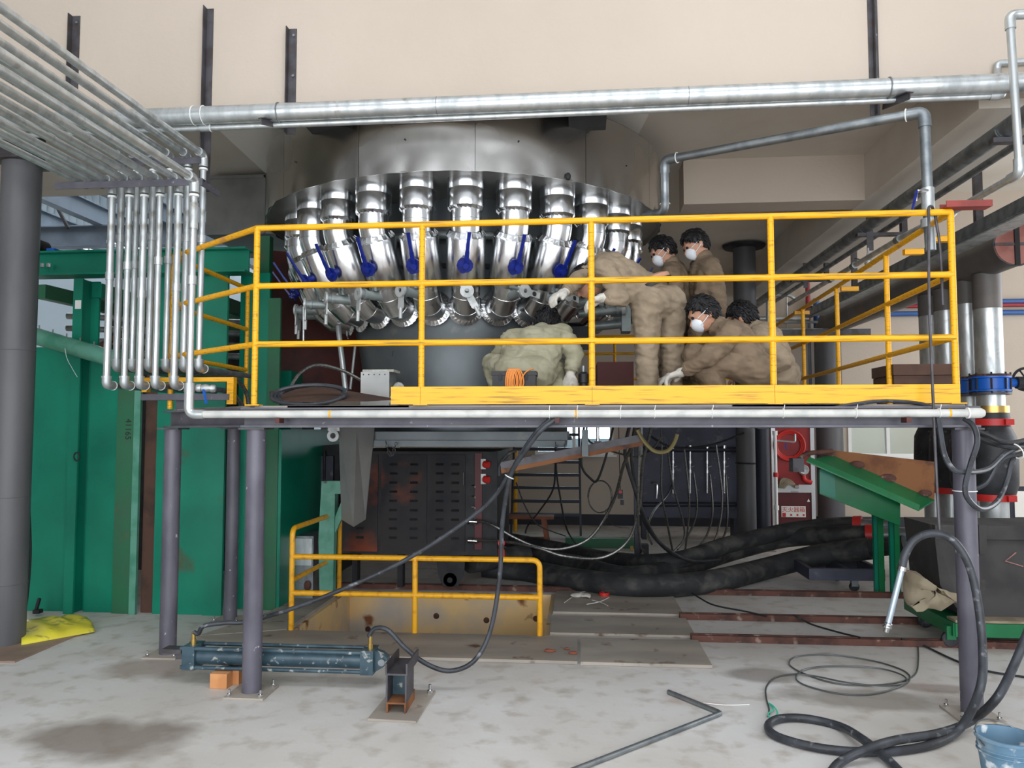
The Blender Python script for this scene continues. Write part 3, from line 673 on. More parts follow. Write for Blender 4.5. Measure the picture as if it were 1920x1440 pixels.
for px in (1163, 1227, 1335, 1468, 1604, 1760, 1082, 1030): 
    x = PY(px, 776, YP).x
    o = part(MB().torus((x, YP, zp), (1, .04, 0), .0245, .002, 16, 5), 'cable_tie', 'white', fp)
    part(MB().cyl((x, YP - .02, zp + .018), (x + .004, YP - .025, zp + .045), .0018, n=5), 'tie_tail', 'white', o)
for px in (1045, 1702, 522):
    x = PY(px, 800, YP).x; part(MB().box((x - .012, YP - .02, zp - .05), (x + .012, YF - .052, zp - .022)), 'pipe_bracket', 'primer', fp, smooth=False)
for px in (1780, 1080, 620):
    x = PY(px, 776, YP).x; part(MB().cyl((x - .005, YP, zp), (x + .005, YP, zp), .0222, n=18), 'paint_band', 'yellow2', fp)

# ================================================================== LEFT PIPE RACK
rk = thing('pipe_rack_bracket', 'grey angle-iron hanger carrying the galvanised pipes on the left', 'bracket', (-2.73, 4.9, 3.0))
YH = YB - .035
ha, hb = PY(393, 12, YH), PY(379, 357, YH)
xh = (ha.x + hb.x) / 2
q = MB().box((xh - .025, YH + .028, hb.z), (xh + .025, YH + .034, ha.z)); q.box((xh - .025, YH - .022, hb.z), (xh - .019, YH + .028, ha.z)); part(q, 'hanger', 'iron', rk, smooth=False)
YR1, YR2 = 4.72, 4.84
zb1 = PY(250, 348, YR1 - .06).z; zb2 = PY(290, 308, YR2 + .02).z
x0, x1 = PY(111, 350, YR1 - .06).x, PY(385, 350, YR1 - .06).x
q = MB().box((x0, YR1 - .10, zb1 - .022), (x1, YR1 - .094, zb1 + .022)); q.box((x0, YR1 - .094, zb1 + .016), (x1, YR1 - .05, zb1 + .022)); part(q, 'cross_bar', 'grey_steel', rk, smooth=False)
x2, x3 = PY(205, 308, YR2).x, PY(381, 308, YR2).x
q = MB().box((x2, YR2 - .03, zb2 - .022), (x3, YR2 - .024, zb2 + .022)); q.box((x2, YR2 - .024, zb2 + .016), (x3, YR2 + .02, zb2 + .022)); part(q, 'cross_bar', 'grey_steel', rk, smooth=False)
part(MB().box((x1 - .02, YR1 - .09, zb1 - .02), (x1 - .012, YH + .0, zb1 + .02)), 'side_arm', 'grey_steel', rk, smooth=False)
part(MB().box((x3 - .03, YR2 - .02, zb2 - .02), (x3 - .022, YH - .02, zb2 + .02)), 'side_arm', 'grey_steel', rk, smooth=False)
ordn = ['first', 'second', 'third', 'fourth', 'fifth', 'sixth']
rp = .0225
def riser(row, i, pt, pb, yb, last=False):
    """run coming from the camera side, bend at the bracket, riser, bend, run going back"""
    Y = YP if last else YR1 if row == 0 else YR2
    top = PY(pt, 362, Y); bot = PY(pb, 722 if row == 0 else 690, Y)
    x = xa if last else (top.x + bot.x) / 2; zr = PY(360, 336, YP).z if last else (zb1 if row == 0 else zb2) + .022 + rp
    nm = 'galvanised_pipe'
    t = thing(nm, ('%s front galvanised riser pipe from the left in the pipe rack' if row == 0 else '%s rear galvanised riser pipe from the left in the pipe rack') % ordn[i], 'pipe', (x, Y, bot.z), 'galvanised riser pipes')
    part(MB().cyl((x, -1.0, zr), (x, Y - .05, zr), rp, n=14), 'upper_run', 'galv', t)
    part(MB().tube(rounded([(x, Y - .07, zr), (x, Y, zr), (x, Y, zr - .08)], .05), rp + .006, 14), 'elbow', 'galv', t)
    zl = zr - .09
    part(MB().cyl((x, Y, zl), (x, Y, zl - .012), rp + .005, n=14), 'seal_tape', 'white', t)
    zbm = bot.z if not last else ze
    part(MB().cyl((x, Y, zl), (x, Y, zbm), rp - (.003 if i % 2 else 0), n=14), 'riser', 'galv', t)
    if not last:
        part(MB().tube(rounded([(x, Y, zbm + .05), (x, Y, zbm), (x, Y + .07, zbm)], .045), rp + .006, 14), 'elbow', 'galv', t)
        part(MB().cyl((x, Y, zbm + .045), (x, Y, zbm + .058), rp + .009, n=14), 'coupling_ring', 'galv', t)
        part(MB().torus((x, Y + .072, zbm), (0, 1, 0), rp + .005, .004, 14, 5), 'seal_ring', 'white', t)
        part(MB().cyl((x, Y + .06, zbm), (x, yb, zbm), rp - .004, n=12), 'lower_run', 'galvd', t)
    else:
        part(MB().tube(rounded([(x, Y, zl - .05), (x, Y, zl - .2)], .1), rp + .003, 14), 'coupling', 'galv', t)
        part(MB().cyl((x, Y, PY(353, 718, Y).z), (x, Y, PY(353, 735, Y).z), rp + .007, n=14), 'tee', 'galv', t)
    k = .35 + .3 * random.random(); zc = zl + (zbm - zl) * k
    part(MB().cyl((x, Y, zc), (x, Y, zc + .05), rp + .004, n=14), 'coupling', 'galv', t)
for i, (pt, pb) in enumerate(((213, 197), (242, 234), (273, 259), (304, 287), (338, 323), (367, 353))): riser(0, i, pt, pb, 5.55, last=(i == 5))
for i, (pt, pb) in enumerate(((228, 218), (257, 247), (289, 276), (320, 309), (354, 341), (383, 370))): riser(1, i, pt, pb, 5.7)
for i, px in enumerate((142, 172)):
    p = PY(px, 340, YR1 - .07); t = thing('galvanised_pipe', ('outermost' if i == 0 else 'second outermost') + ' overhead galvanised pipe ending on the rack bar at the left', 'pipe', (p.x, YR1, zb1), 'galvanised riser pipes')
    part(MB().cyl((p.x, -1.0, zb1 + .022 + rp), (p.x, YR1 + .0, zb1 + .022 + rp), rp, n=14), 'upper_run', 'galv', t)
    part(MB().lathe([(.0, 0), (rp + .005, 0), (rp + .005, .04), (0, .045)], (p.x, YR1, zb1 + .022 + rp), (0, 1, 0), 14), 'end_cap', 'galvd', t)
for row, Y, zz in ((0, YR1, zb1), (1, YR2, zb2)):
    pass
# ball valve with a blue lever on the lower pipe ends
p = PY(386, 728, 4.66); t = thing('ball_valve', 'small ball valve with blue lever beside the pale pipe corner', 'valve', p)
part(MB().lathe([(.018, -.06), (.026, -.05), (.026, -.03), (.02, -.028), (.024, -.015), (.028, 0), (.024, .015), (.02, .028), (.026, .03), (.026, .05), (.018, .06)], p, (1, .3, -.03), 14), 'body', 'galv', t)
part(MB().bar(p + V((0, -.03, -.01)), PY(387, 757, 4.62), .016, .006), 'lever', 'blue2', t, smooth=False)
# braided hoses leaving the pipe ends
for i, (pts, lb) in enumerate(((((425, 696, 5.7), (445, 712, 5.6), (463, 740, 5.5), (466, 775, 5.4)), 'braided hose curving off the upper pipe ends behind the yellow post'), (((420, 735, 5.5), (440, 742, 5.4), (455, 765, 5.3), (440, 790, 5.2)), 'braided hose curving down from the lower pipe ends'))):
    solo(MB().tube(curve(path_y(*pts), 6), .016, 8), 'braided_hose', 'conduit', lb, 'hose')

# ================================================================== WALL ANGLES AND OVERHEAD PIPES
for i, (px, py0, py1, lb) in enumerate(((140, 28, 205, 'dark angle iron on the cream wall behind the slanting pipes'), (547, 52, 250, 'dark angle iron on the cream wall above the left of the hood'), (1636, -30, 215, 'long dark angle iron with bolts on the cream wall at the right'))):
    t0, t1 = PY(px, py0, YB - .02), PY(px - 2, py1, YB - .02); x = t0.x; w = .03
    t = thing('wall_angle', lb, 'angle iron', (x, YB, t1.z), 'wall angle irons')
    q = MB().box((x - w, YB - .007, t1.z), (x + w, YB - .001, t0.z)); q.box((x - w if i < 2 else x - .003, YB - .05, t1.z), (x - w + .006 if i < 2 else x + .003, YB - .007, t0.z)); part(q, 'profile', 'iron', t, smooth=False)
    for k in range(3):
        z = t0.z - .05 - k * .28; part(MB().cyl((x + .012, YB - .018, z), (x + .012, YB - .007, z), .009, n=6), 'bolt', 'galvd', t)
    if i:
        xx = x + (-.03 if i == 1 else .03)
        q = MB().bar((xx, YB - .05, t1.z + .04), (xx + (-.05 if i == 1 else .06), 4.62, PY(1668 if i == 2 else 517, 176 if i == 2 else 222, 4.66).z - .03), .006, .045); q.bar((xx, YB - .05, t1.z + .06), (xx + (-.05 if i == 1 else .06), 4.62, PY(1668 if i == 2 else 517, 176 if i == 2 else 222, 4.66).z - .01), .045, .006)
        part(q, 'bracket_arm', 'iron', t, smooth=False)
YQ = 4.72
z1 = PY(900, 186, YQ).z; z2 = PY(900, 214, YQ).z
za, zbq = PY(365, 217, YQ).z, PY(1860, 157, YQ).z
xa1, xb1 = -4.2, 4.2
def zz(x, A=PY(365, 217, YQ), B=PY(1860, 157, YQ)): return A.z + (B.z - A.z) * (x - A.x) / (B.x - A.x)
t = thing('overhead_main_pipe', 'thick galvanised pipe running across below the cream wall', 'pipe', (0, YQ, zz(0)))
part(MB().cyl((xa1, YQ, zz(xa1)), (xb1, YQ, zz(xb1)), .057, n=24), 'pipe_run', 'galv', t)
xc = PY(373, 216, YQ).x
part(MB().cyl((xc - .03, YQ, zz(xc)), (xc + .03, YQ, zz(xc)), .0605, n=24), 'coupling', 'galv', t)
for dx in (-.032, .036): part(MB().torus((xc + dx, YQ, zz(xc)), (1, 0, 0), .0605, .0035, 24, 6), 'seal_ring', 'white', t)
for px in (523, 1667):
    x = PY(px, 190, YQ).x; part(MB().torus((x, YQ, zz(x)), (1, 0, 0), .06, .005, 24, 6), 'u_clamp', 'galvd', t)
for px in (820, 1290):
    x = PY(px, 190, YQ).x; part(MB().cyl((x - .002, YQ, zz(x)), (x + .002, YQ, zz(x)), .0582, n=24), 'weld_line', 'galvd', t)
A2, B2 = PY(390, 240, YQ + .04), PY(1862, 180, YQ + .04)
t = thing('overhead_thin_pipe', 'thin galvanised pipe just below the thick overhead pipe', 'pipe', (0, YQ + .04, A2.z))
d2 = (B2 - A2).normalized()
part(MB().cyl(A2 - d2 * 1.7, B2, .0195, n=16), 'pipe_run', 'galv', t)
part(MB().cyl(A2 + d2 * -.05, A2 + d2 * .03, .024, n=16), 'coupling', 'galv', t)
part(MB().torus(A2 + d2 * .02, d2, .024, .003, 18, 6), 'seal_ring', 'white', t)
el = [B2 - d2 * .02, B2 + d2 * .06, B2 + d2 * .06 + V((0, .05, .14)), B2 + d2 * .06 + V((0, .12, .30))]
part(MB().tube(rounded(el[:3], .05), .0245, 14), 'elbow', 'galv', t)
pe = PY(1870, 128, YB - .03)
part(MB().tube(rounded([el[2], V((pe.x, YB - .03, pe.z - .02)), V((pe.x, YB - .03, pe.z + .03)), V((pe.x + .5, YB - .03, pe.z + .05))], .04), .021, 14), 'return_pipe', 'galv', t)
# the bent pipe at the far right edge
pts = [PY(1960, 30, 4.3), PY(1893, 28, 4.3), PY(1912, 325, 4.3), PY(1790, 395, 5.0), PY(1700, 440, 5.6), PY(1480, 570, 8.2)]
t = thing('right_bent_pipe', 'galvanised pipe dropping at the right edge and running back beside the rail', 'pipe', pts[2])
part(MB().tube(rounded(pts, .05), .021, 14), 'pipe_run', 'galv', t)
part(MB().tube(rounded([pts[1] + V((.07, 0, .0)), pts[1], pts[1] + (pts[2] - pts[1]).normalized() * .08], .045), .027, 14), 'elbow', 'galv', t)
part(MB().tube(rounded([pts[2] + (pts[1] - pts[2]).normalized() * .08, pts[2], pts[2] + (pts[3] - pts[2]).normalized() * .09], .045), .028, 14), 'elbow', 'galv', t)
d = (pts[4] - pts[3]).normalized()
for k in range(5):
    part(MB().cyl(pts[3] + d * (.05 + k * .05), pts[3] + d * (.075 + k * .05), .029, n=14), 'hex_fitting', 'galvd', t)
part(MB().torus(pts[3] + d * .03, d, .03, .004, 16, 6), 'seal_ring', 'white', t)
d = (pts[5] - pts[4]).normalized()
for k in (0, .8, 1.3): part(MB().cyl(pts[4] + d * (.1 + k), pts[4] + d * (.16 + k), .028, n=14), 'hex_fitting', 'galvd', t)
# feed pipe from the furnace hood to the platform corner
hd = [PY(1247, 398, 5.5), PY(1246, 300, 5.4), PY(1733, 210, 4.55), PY(1740, 385, 4.55), PY(1745, 470, 4.55)]
t = thing('hood_feed_pipe', 'galvanised pipe sloping from the hood edge to a riser at the platform corner', 'pipe', hd[3])
part(MB().tube(rounded([PY(1210, 402, 5.75), hd[0], hd[1], hd[2], hd[3], hd[4]], .06), .029, 16), 'pipe_run', 'galvd', t)
for k, (p0, p1, p2) in enumerate(((hd[0], hd[1], hd[2]), (hd[1], hd[2], hd[3]))):
    part(MB().tube(rounded([p1 + (p0 - p1).normalized() * .09, p1, p1 + (p2 - p1).normalized() * .09], .06), .035, 16), 'elbow', 'galvd', t)
    dd = (p2 - p1).normalized() if k == 0 else (p0 - p1).normalized()
    part(MB().torus(p1 + dd * .095, dd, .035, .004, 18, 6), 'seal_ring', 'white', t)
part(MB().torus(hd[0] + V((0, 0, .06)), (0, 0, 1), .034, .004, 18, 6), 'seal_ring', 'white', t)
part(MB().cyl(hd[3] + V((0, 0, .1)), hd[3] + V((0, 0, -.03)), .035, n=16), 'reducer', 'galv', t)
part(MB().cyl(hd[3] + V((0, 0, -.08)), hd[3] + V((0, 0, -.13)), .041, n=16), 'union_nut', 'galv', t)
vp = PY(1728, 358, 4.5)
part(MB().tube(rounded([hd[3] + V((0, -.02, .08)), vp, vp + V((-.03, 0, 0)), vp + V((-.03, 0, -.06))], .015), .009, 8), 'side_tap', 'chrome', t)
part(MB().bar(vp + V((-.03, -.01, .0)), PY(1708, 405, 4.46), .012, .008), 'tap_lever', 'blue', t, smooth=False)
# ================================================================== FURNACE
HR, HZ0, HZ1 = 1.715, 3.235, 3.76
CA = math.atan2(-VC.y, -VC.x)                            # angle of the camera seen from the furnace axis
fu = thing('furnace', 'large round furnace under a dented polished steel hood', 'furnace', (VC.x, VC.y, 0))
def hood_sheet(a0, a1):
    m = MB(); n, h = 26, 12; vs = []; f = []
    for sgn in (0, 1):
        for j in range(h + 1):
            for i in range(n + 1):
                u, v = i / n, j / h; a = a0 + (a1 - a0) * u; z = HZ0 + (HZ1 - HZ0) * v
                e = .010 * mnoise.noise(V((a * 2.2, z * 2.0, 3.1))) + .006 * mnoise.noise(V((a * 6, z * 5, 9)))
                sc = math.exp(-((z - HZ0) / .07) ** 2) * .006 * math.sin(a * 46 + 2 * mnoise.noise(V((a * 5, 0, 1))))
                edge = min(1, u * 12, (1 - u) * 12)
                r = HR - sgn * .004 + (e + sc) * edge
                vs.append(VC + V((r * math.cos(a), r * math.sin(a), z)))
    N_ = (n + 1) * (h + 1)
    for j in range(h):
        for i in range(n):
            q = j * (n + 1) + i
            f.append((q, q + 1, q + n + 2, q + n + 1)); f.append((N_ + q, N_ + q + n + 1, N_ + q + n + 2, N_ + q + 1))
    for i in range(n):
        f.append((i, N_ + i, N_ + i + 1, i + 1)); q = h * (n + 1) + i; f.append((q, q + 1, N_ + q + 1, N_ + q))
    for j in range(h):
        q = j * (n + 1); f.append((q, q + n + 1, N_ + q + n + 1, N_ + q)); q += n; f.append((q, N_ + q, N_ + q + n + 1, q + n + 1))
    return m.add(vs, f)
st = 2 * math.pi / 13
for k in range(13):
    a = CA + R(2) + k * st
    part(hood_sheet(a + .0011, a + st - .0011), 'hood_sheet', 'hood', fu, angle=60)
part(MB().lathe([(.9, HZ0 + .03), (HR - .03, HZ0 + .03), (HR - .008, HZ0 + .004), (HR - .004, HZ0 + .004), (HR - .012, HZ0 + .05), (HR - .02, HZ1 - .02), (.9, HZ1 - .02)], VC, n=64), 'hood_liner', 'sheet', fu)
part(MB().lathe([(HR - .002, HZ1 - .004), (HR - .002, HZ1 + .006), (.6, HZ1 + .012)], VC, n=48), 'hood_lid', 'sheet', fu)
for an in (-47, -14, 12, 44):
    a = CA + R(an); p = VC + V(((HR + .006) * math.cos(a), (HR + .006) * math.sin(a), 3.46)); part(MB().ball(p, .006), 'rivet', 'dark', fu)
a = CA + R(24.5); p = VC + V(((HR + .004) * math.cos(a), (HR + .004) * math.sin(a), 3.26))
part(MB().ball(p, .02, .02, .028), 'hole_patch', 'dark', fu)
# body
part(MB().lathe([(.90, ZD - .2), (.90, 2.0), (.93, 2.2), (.99, 2.42), (.995, HZ0 + .04)], VC, n=64), 'body_shell', 'drum', fu)
part(MB().torus(VC + V((0, 0, 2.95)), (0, 0, 1), 1.12, .032, 64, 10), 'ring_main', 'portd', fu)
part(MB().lathe([(.99, 2.72), (1.01, 2.72), (1.01, 2.76), (.99, 2.76)], VC, n=64), 'body_band', 'dark', fu)
# lower part hanging below the deck
part(MB().lathe([(.90, ZD - .2), (.94, ZD - .2), (.94, 1.40), (.2, 1.40)], VC, n=48), 'bottom_flange', 'drum', fu)
# hatch sheet standing out from the body, small handle
p0 = PY(893, 606, 5.75); p1 = PY(893, 724, 5.92)
q = MB().prism([p1, PY(893, 640, 5.92), PY(897, 607, 5.93), PY(907, 640, 6.06), PY(912, 724, 6.1)], (.006, .003, 0)); part(q, 'hatch_sheet', 'sheet', fu, smooth=False)
part(MB().tube(rounded(path_y((892, 706, 5.9), (861, 706, 5.9), (859, 730, 5.9)), .02), .008, 8), 'grab_handle', 'portd', fu)
for tx, px, py, sz in (('<<<<', 838, 636, .05), ('<<', 815, 636, .05), ('////', 843, 623, .045), ('/', 737, 664, .06)):
    dq = PY(px, py, 5.7); aq = math.atan2(dq.y - VC.y, dq.x - VC.x)
    for _i in range(4):
        dq = PY(px, py, VC.y + .918 * math.sin(aq)); aq = math.atan2(dq.y - VC.y, dq.x - VC.x)
    nq = V((math.cos(aq), math.sin(aq), 0)); text_mesh(tx, sz, 'marker', fu, plane_mat(V((VC.x + .925 * nq.x, VC.y + .925 * nq.y, dq.z)), V((0, 0, 1)).cross(nq), nq), 'marker_strokes')
# dark blocks between hood and ceiling
for px in (1102, 600):
    p = PY(px, 222, 5.08); part(MB().box((p.x - .13, 5.02, 3.62), (p.x + .13, 5.4, ZC)), 'hood_dark_block', 'dark', fu, smooth=False)

# ------------------------------------------------------------------ feed nozzles
def crimp(o, ax, r0, r1, h, n=22, tip=.006):
    """ring of folded tabs from radius r0 at height 0 to r1 at height h"""
    m = MB(); ax = V(ax).normalized(); u, w = frame(ax); o = V(o)
    for k in range(n):
        a, c = 2 * math.pi * k / n, 2 * math.pi * (k + 1.12) / n
        d0 = u * math.cos(a) + w * math.sin(a); d1 = u * math.cos(c) + w * math.sin(c)
        s = .002; t_ = tip
        vs = [o + d0 * r0, o + d1 * r0 + ax * s, o + d1 * r1 + ax * (h + t_), o + d0 * r1 + ax * h]
        nrm = (vs[1] - vs[0]).cross(vs[3] - vs[0]).normalized() * .0012
        m.add(vs + [v + nrm for v in vs], [(0, 1, 2, 3), (7, 6, 5, 4), (0, 4, 5, 1), (1, 5, 6, 2), (2, 6, 7, 3), (3, 7, 4, 0)])
    return m
RN = 1.44; TA = R(27)
T1 = V((-math.sin(TA), 0, -math.cos(TA))); O1 = V((math.cos(TA), 0, -math.sin(TA)))
T2 = V((-math.sin(R(50)), 0, -math.cos(R(50)))); T3 = V((-math.sin(R(84)), 0, -math.cos(R(84))))
BEND = V((RN, 0, 2.94)); BO0 = BEND + T1 * .045; BO1 = BEND + T1 * .42
E0 = BO1 + T1 * .085; E1 = E0 + T2 * .10; E2 = E1 + T3 * .10
rnd = random.Random(3)
def nozzle(k):
    a = CA + R(360.0 / 26 * k); s = abs(k)
    words = {0: 'shiny feed nozzle at the front centre of the furnace, facing the camera'}
    o9 = ['', 'first', 'second', 'third', 'fourth', 'fifth', 'sixth']
    lb = words.get(k) or 'shiny feed nozzle, %s to the %s of the front centre one' % (o9[s], 'right' if k > 0 else 'left')
    t = thing('feed_nozzle', lb, 'nozzle', (VC.x, VC.y, 2.3), 'feed nozzles around the furnace'); t.rotation_euler = (0, 0, a)
    Z = V((0, 0, 2.3))
    def P(mb, name, m, par=None, **kw):
        for i in range(len(mb.v)): mb.v[i] = mb.v[i] - Z
        return part(mb, name, m, par or t, world=False, **kw)
    up = MB().lathe([(.130, 3.185), (.1325, 3.19), (.1325, HZ0 + .03)], (RN, 0, 0), n=28); P(up, 'upper_collar', 'steel')
    sl = P(MB().lathe([(.1285, 3.055), (.130, 3.06), (.130, 3.19), (.1285, 3.192)], (RN, 0, 0), n=28), 'sleeve', 'steel')
    P(crimp((RN, 0, 3.057), (0, 0, -1), .131, .110, .014, 22, .010), 'crimped_edge', 'steel', sl, smooth=False)
    nk = MB().tube([V((RN, 0, 3.07)), V((RN, 0, 2.97)), BEND + V((-.004, 0, 0.01)), BEND + T1 * .08], .110, 28, caps=False); P(nk, 'neck', 'steel')
    P(MB().torus((RN, 0, 2.97), (0, 0, 1), .1105, .0025, 28, 5), 'neck_seam', 'steel')
    bd = P(MB().lathe([(.114, -.002), (.139, .028), (.141, .032), (.141, .373), (.1385, .377), (.10, .377)], BO0, T1, 32), 'valve_jacket', 'steel')
    P(crimp(BO0 - T1 * .012, T1, .118, .143, .034, 20, .012), 'crimped_edge', 'steel', bd, smooth=False)
    P(MB().bar(BO0 + O1 * .141 + T1 * .05, BO0 + O1 * .141 + T1 * .365, .003, .002), 'lap_seam', 'sheet', bd, smooth=False)
    el = MB().tube([BO1 - T1 * .02, E0, E1, E2], .104, 28, caps=False); P(el, 'elbow', 'steel', angle=20)
    for q, d in ((E0, T1 + T2), (E1, T2 + T3)): P(MB().torus(q, d, .1045, .0022, 28, 5), 'elbow_seam', 'steel')
    P(crimp(E2, T3, .103, .138, .016, 26, .010), 'wall_collar', 'steel', smooth=False)
    # blue lever
    c = BO0 + T1 * .20 + O1 * .13
    vl = P(MB().cyl(c, c + O1 * .055, .03, n=14), 'valve_stem', 'blue')
    g = MB(); cc = c + O1 * .05; side = V((0, 1, 0)); n = 26; rim = []
    for i in range(n):
        th = 2 * math.pi * i / n; rr = .05 + (.012 if (1.9 < th < 4.4) else 0) + (.003 if i % 2 else 0)
        rim.append(cc + (side * math.cos(th) + T1 * -math.sin(th)) * rr)
    g.prism(rim, O1 * .010); P(g, 'gear_plate', 'blue', vl, smooth=False)
    sw = (-.12 if k == 0 else (.06 if k > 0 else -.05)) + rnd.uniform(-.04, .04)
    ld = (-T1 + side * -sw * 1.0 + O1 * .12).normalized()
    if k > 0: ld = (-T1 + side * .03 + O1 * .10).normalized()
    lv = MB().bar(cc + O1 * .02 - ld * .02, cc + O1 * .03 + ld * .11, .03, .014, up=O1); lv.bar(cc + O1 * .03 + ld * .1, cc + O1 * .035 + ld * .25, .024, .012, up=O1); lv.cyl(cc + O1 * .008, cc + O1 * .036, .02, n=12)
    P(lv, 'lever', 'blue', vl, smooth=False)
    # sampling port with a sliding gate
    q0 = E0 + V((.03, 0, -.02)); pd = V((1, (-.55 if k < 0 else .30 if k > 0 else .05), .03)).normalized(); q1 = q0 + pd * (.235 if k else .15)
    po = P(MB().cyl(q0, q1, .034, n=16), 'sample_port', 'portd')
    pu, pw = frame(pd)
    P(MB().cyl(q1 - pd * .05, q1 - pd * .03, .042, n=16), 'port_ring', 'portd', po)
    fl = MB().lathe([(.016, .016), (.05, .016), (.05, 0), (.016, 0), (.016, .016)], q1, pd, 20); P(fl, 'flange', 'port', po)
    P(MB().cyl(q1 + pd * .002, q1 + pd * .006, .0165, n=14), 'bore', 'dark', po)
    if k < 0: ang = R(-90 + rnd.uniform(-4, 4))
    elif k == 0: ang = R(-62)
    else: ang = R(-8 + rnd.uniform(-14, 6))
    gd_ = pu * -1 if (pu.y < 0) else pu
    dirv = (gd_ * math.cos(ang) + V((0, 0, 1)) * math.sin(ang)).normalized(); dirv = (dirv - pd * dirv.dot(pd)).normalized(); sd = pd.cross(dirv)
    gate = MB(); b0 = q1 + pd * -.004
    L_ = .135
    if k > 0:
        gate.prism([b0 - dirv * .06 - sd * .024, b0 + dirv * L_ - sd * .024, b0 + dirv * L_ + sd * .024, b0 - dirv * .06 + sd * .024], pd * .010)
    else:
        gate.prism([b0 - dirv * (.085 if k == 0 else .03) - sd * .024, b0 + dirv * (L_ - .01) - sd * .026, b0 + dirv * L_ - sd * .016, b0 + dirv * L_ + sd * .016, b0 + dirv * (L_ - .01) + sd * .026, b0 - dirv * (.085 if k == 0 else .03) + sd * .024], pd * .010)
    gp = P(gate, 'gate_plate', 'port', po, smooth=False)
    if k > 0:
        P(MB().cyl(b0 + dirv * .085 + pd * .0085, b0 + dirv * .085 + pd * .0108, .018, n=16), 'gate_hole', 'dark', po)
        P(MB().cyl(b0 - dirv * .055 + pd * .005, b0 - dirv * .125 + pd * .005, .012, n=12), 'handle', 'portd', po)
    else:
        P(MB().cyl(b0 + dirv * (L_ - .01) + pd * .005, b0 + dirv * (L_ + .065) + pd * .005, .013, n=12), 'handle', 'port', po)
for k in range(-6, 7): nozzle(k)

# gas pipes at the right of the ring, small valves
t = thing('burner_manifold', 'pair of grey burner pipes with flanges at the right of the nozzle ring', 'manifold', PY(1150, 600, 6.3))
for (p0, p1, r) in (((1085, 588, 6.1), (1172, 580, 6.1), .035), ((1110, 612, 6.25), (1178, 606, 6.25), .038)):
    a_, c_ = PY(*p0), PY(*p1); d = (c_ - a_).normalized(); o = part(MB().cyl(a_, c_, r, n=16), 'pipe', 'portd', t)
    part(MB().cyl(c_ - d * .07, c_ - d * .05, r + .012, n=16), 'flange', 'portd', o); part(MB().cyl(c_ - d * .03, c_, r + .01, n=16), 'end_flange', 'port', o)
part(MB().box((PY(1165, 560, 6.15).x, 6.12, PY(1165, 622, 6.15).z), (PY(1182, 560, 6.15).x, 6.3, PY(1165, 560, 6.15).z)), 'end_block', 'portd', t, smooth=False)
part(MB().box((PY(1062, 640, 6.2).x, 6.2, PY(1062, 655, 6.2).z), (PY(1110, 600, 6.2).x, 6.25, PY(1062, 612, 6.2).z)), 'louvre_box', 'dark', t, smooth=False)
# left: pale pipes leaning under the ring
for i, (pts, r, lb) in enumerate(((((634, 612, 6.1), (648, 730, 5.95)), .022, 'thick galvanised pipe leaning under the left nozzles'), (((667, 640, 6.3), (657, 730, 6.2)), .012, 'thin galvanised rod leaning beside the thick leaning pipe'), (((569, 575, 6.0), (569, 645, 6.0)), .009, 'short vertical tap pipe under the leftmost nozzle'))):
    solo(MB().cyl(PY(*pts[0]), PY(*pts[1]), r, n=12), 'leaning_pipe', 'galv', lb, 'pipe')

# ------------------------------------------------------------------ duct and panels left of the furnace
d0, d1 = PY(388, 332, 6.9), PY(500, 438, 6.9)
t = thing('side_duct', 'grey sheet metal duct joining the hood from the left', 'duct', (d0.x, 7.0, d1.z))
part(MB().box((d0.x, 6.9, d1.z), (-2.78, 7.9, d0.z)), 'duct_box', 'sheet', t, smooth=False)
part(MB().box((d0.x - .0, 6.885, d0.z - .025), (-2.74, 6.9, d0.z + .005)), 'upper_flange', 'sheet', t, smooth=False)
part(MB().box((-2.95, 6.885, d1.z), (-2.93, 6.9, d0.z)), 'seam', 'sheet', t, smooth=False)
b0, b1 = PY(508, 432, 7.2), PY(720, 700, 7.9)
t = thing('primed_panel', 'dark red primed steel panel standing behind the left nozzles', 'panel', (b0.x, 7.2, 0))
q = MB().prism([V((b0.x, 7.0, 1.9)), V((-1.75, 7.75, 1.78)), V((-1.75, 7.75, 3.2)), V((b0.x, 7.0, 3.2))], (.0, .03, 0)); part(q, 'sheet', 'primer', t, smooth=False)
part(MB().box((b0.x - .03, 6.96, 0), (b0.x + .03, 7.02, 3.2)), 'edge_angle', 'iron', t, smooth=False)
part(MB().box((-1.8, 7.75, ZD), (-1.72, 7.82, 3.2)), 'edge_angle', 'iron', t, smooth=False)
x0, x1 = PY(481, 600, 6.5).x, PY(503, 600, 6.5).x
solo(MB().box((x0, 6.5, 0), (x1, 6.58, 3.2)), 'olive_post', 'green_dull', 'olive painted square post between guardrail corner and red panel', 'post', smooth=False)
# green steel seen on the deck left of the coil
solo(MB().box((PY(505, 700, 6.6).x + .02, 6.62, 0), (PY(545, 700, 6.6).x, 6.9, PY(520, 695, 6.6).z)), 'green_plinth', 'green', 'green steel plinth rising beside the deck below the red panel', 'plinth', smooth=False)

# ------------------------------------------------------------------ small things on the deck
def coil(c, R_, r, turns, n=26, jit=.02, ry=1.0, seed=1, dz=None):
    g = random.Random(seed); pts = []
    for i in range(int(turns * n) + 1):
        a_ = 2 * math.pi * i / n; rr = R_ + jit * math.sin(a_ * .37 + seed) + jit * .5 * math.sin(a_ * 1.3 + seed)
        pts.append(V((c[0] + rr * math.cos(a_), c[1] + ry * rr * math.sin(a_), c[2] + r + (dz if dz is not None else r * 1.9) * i / n)))
    return pts
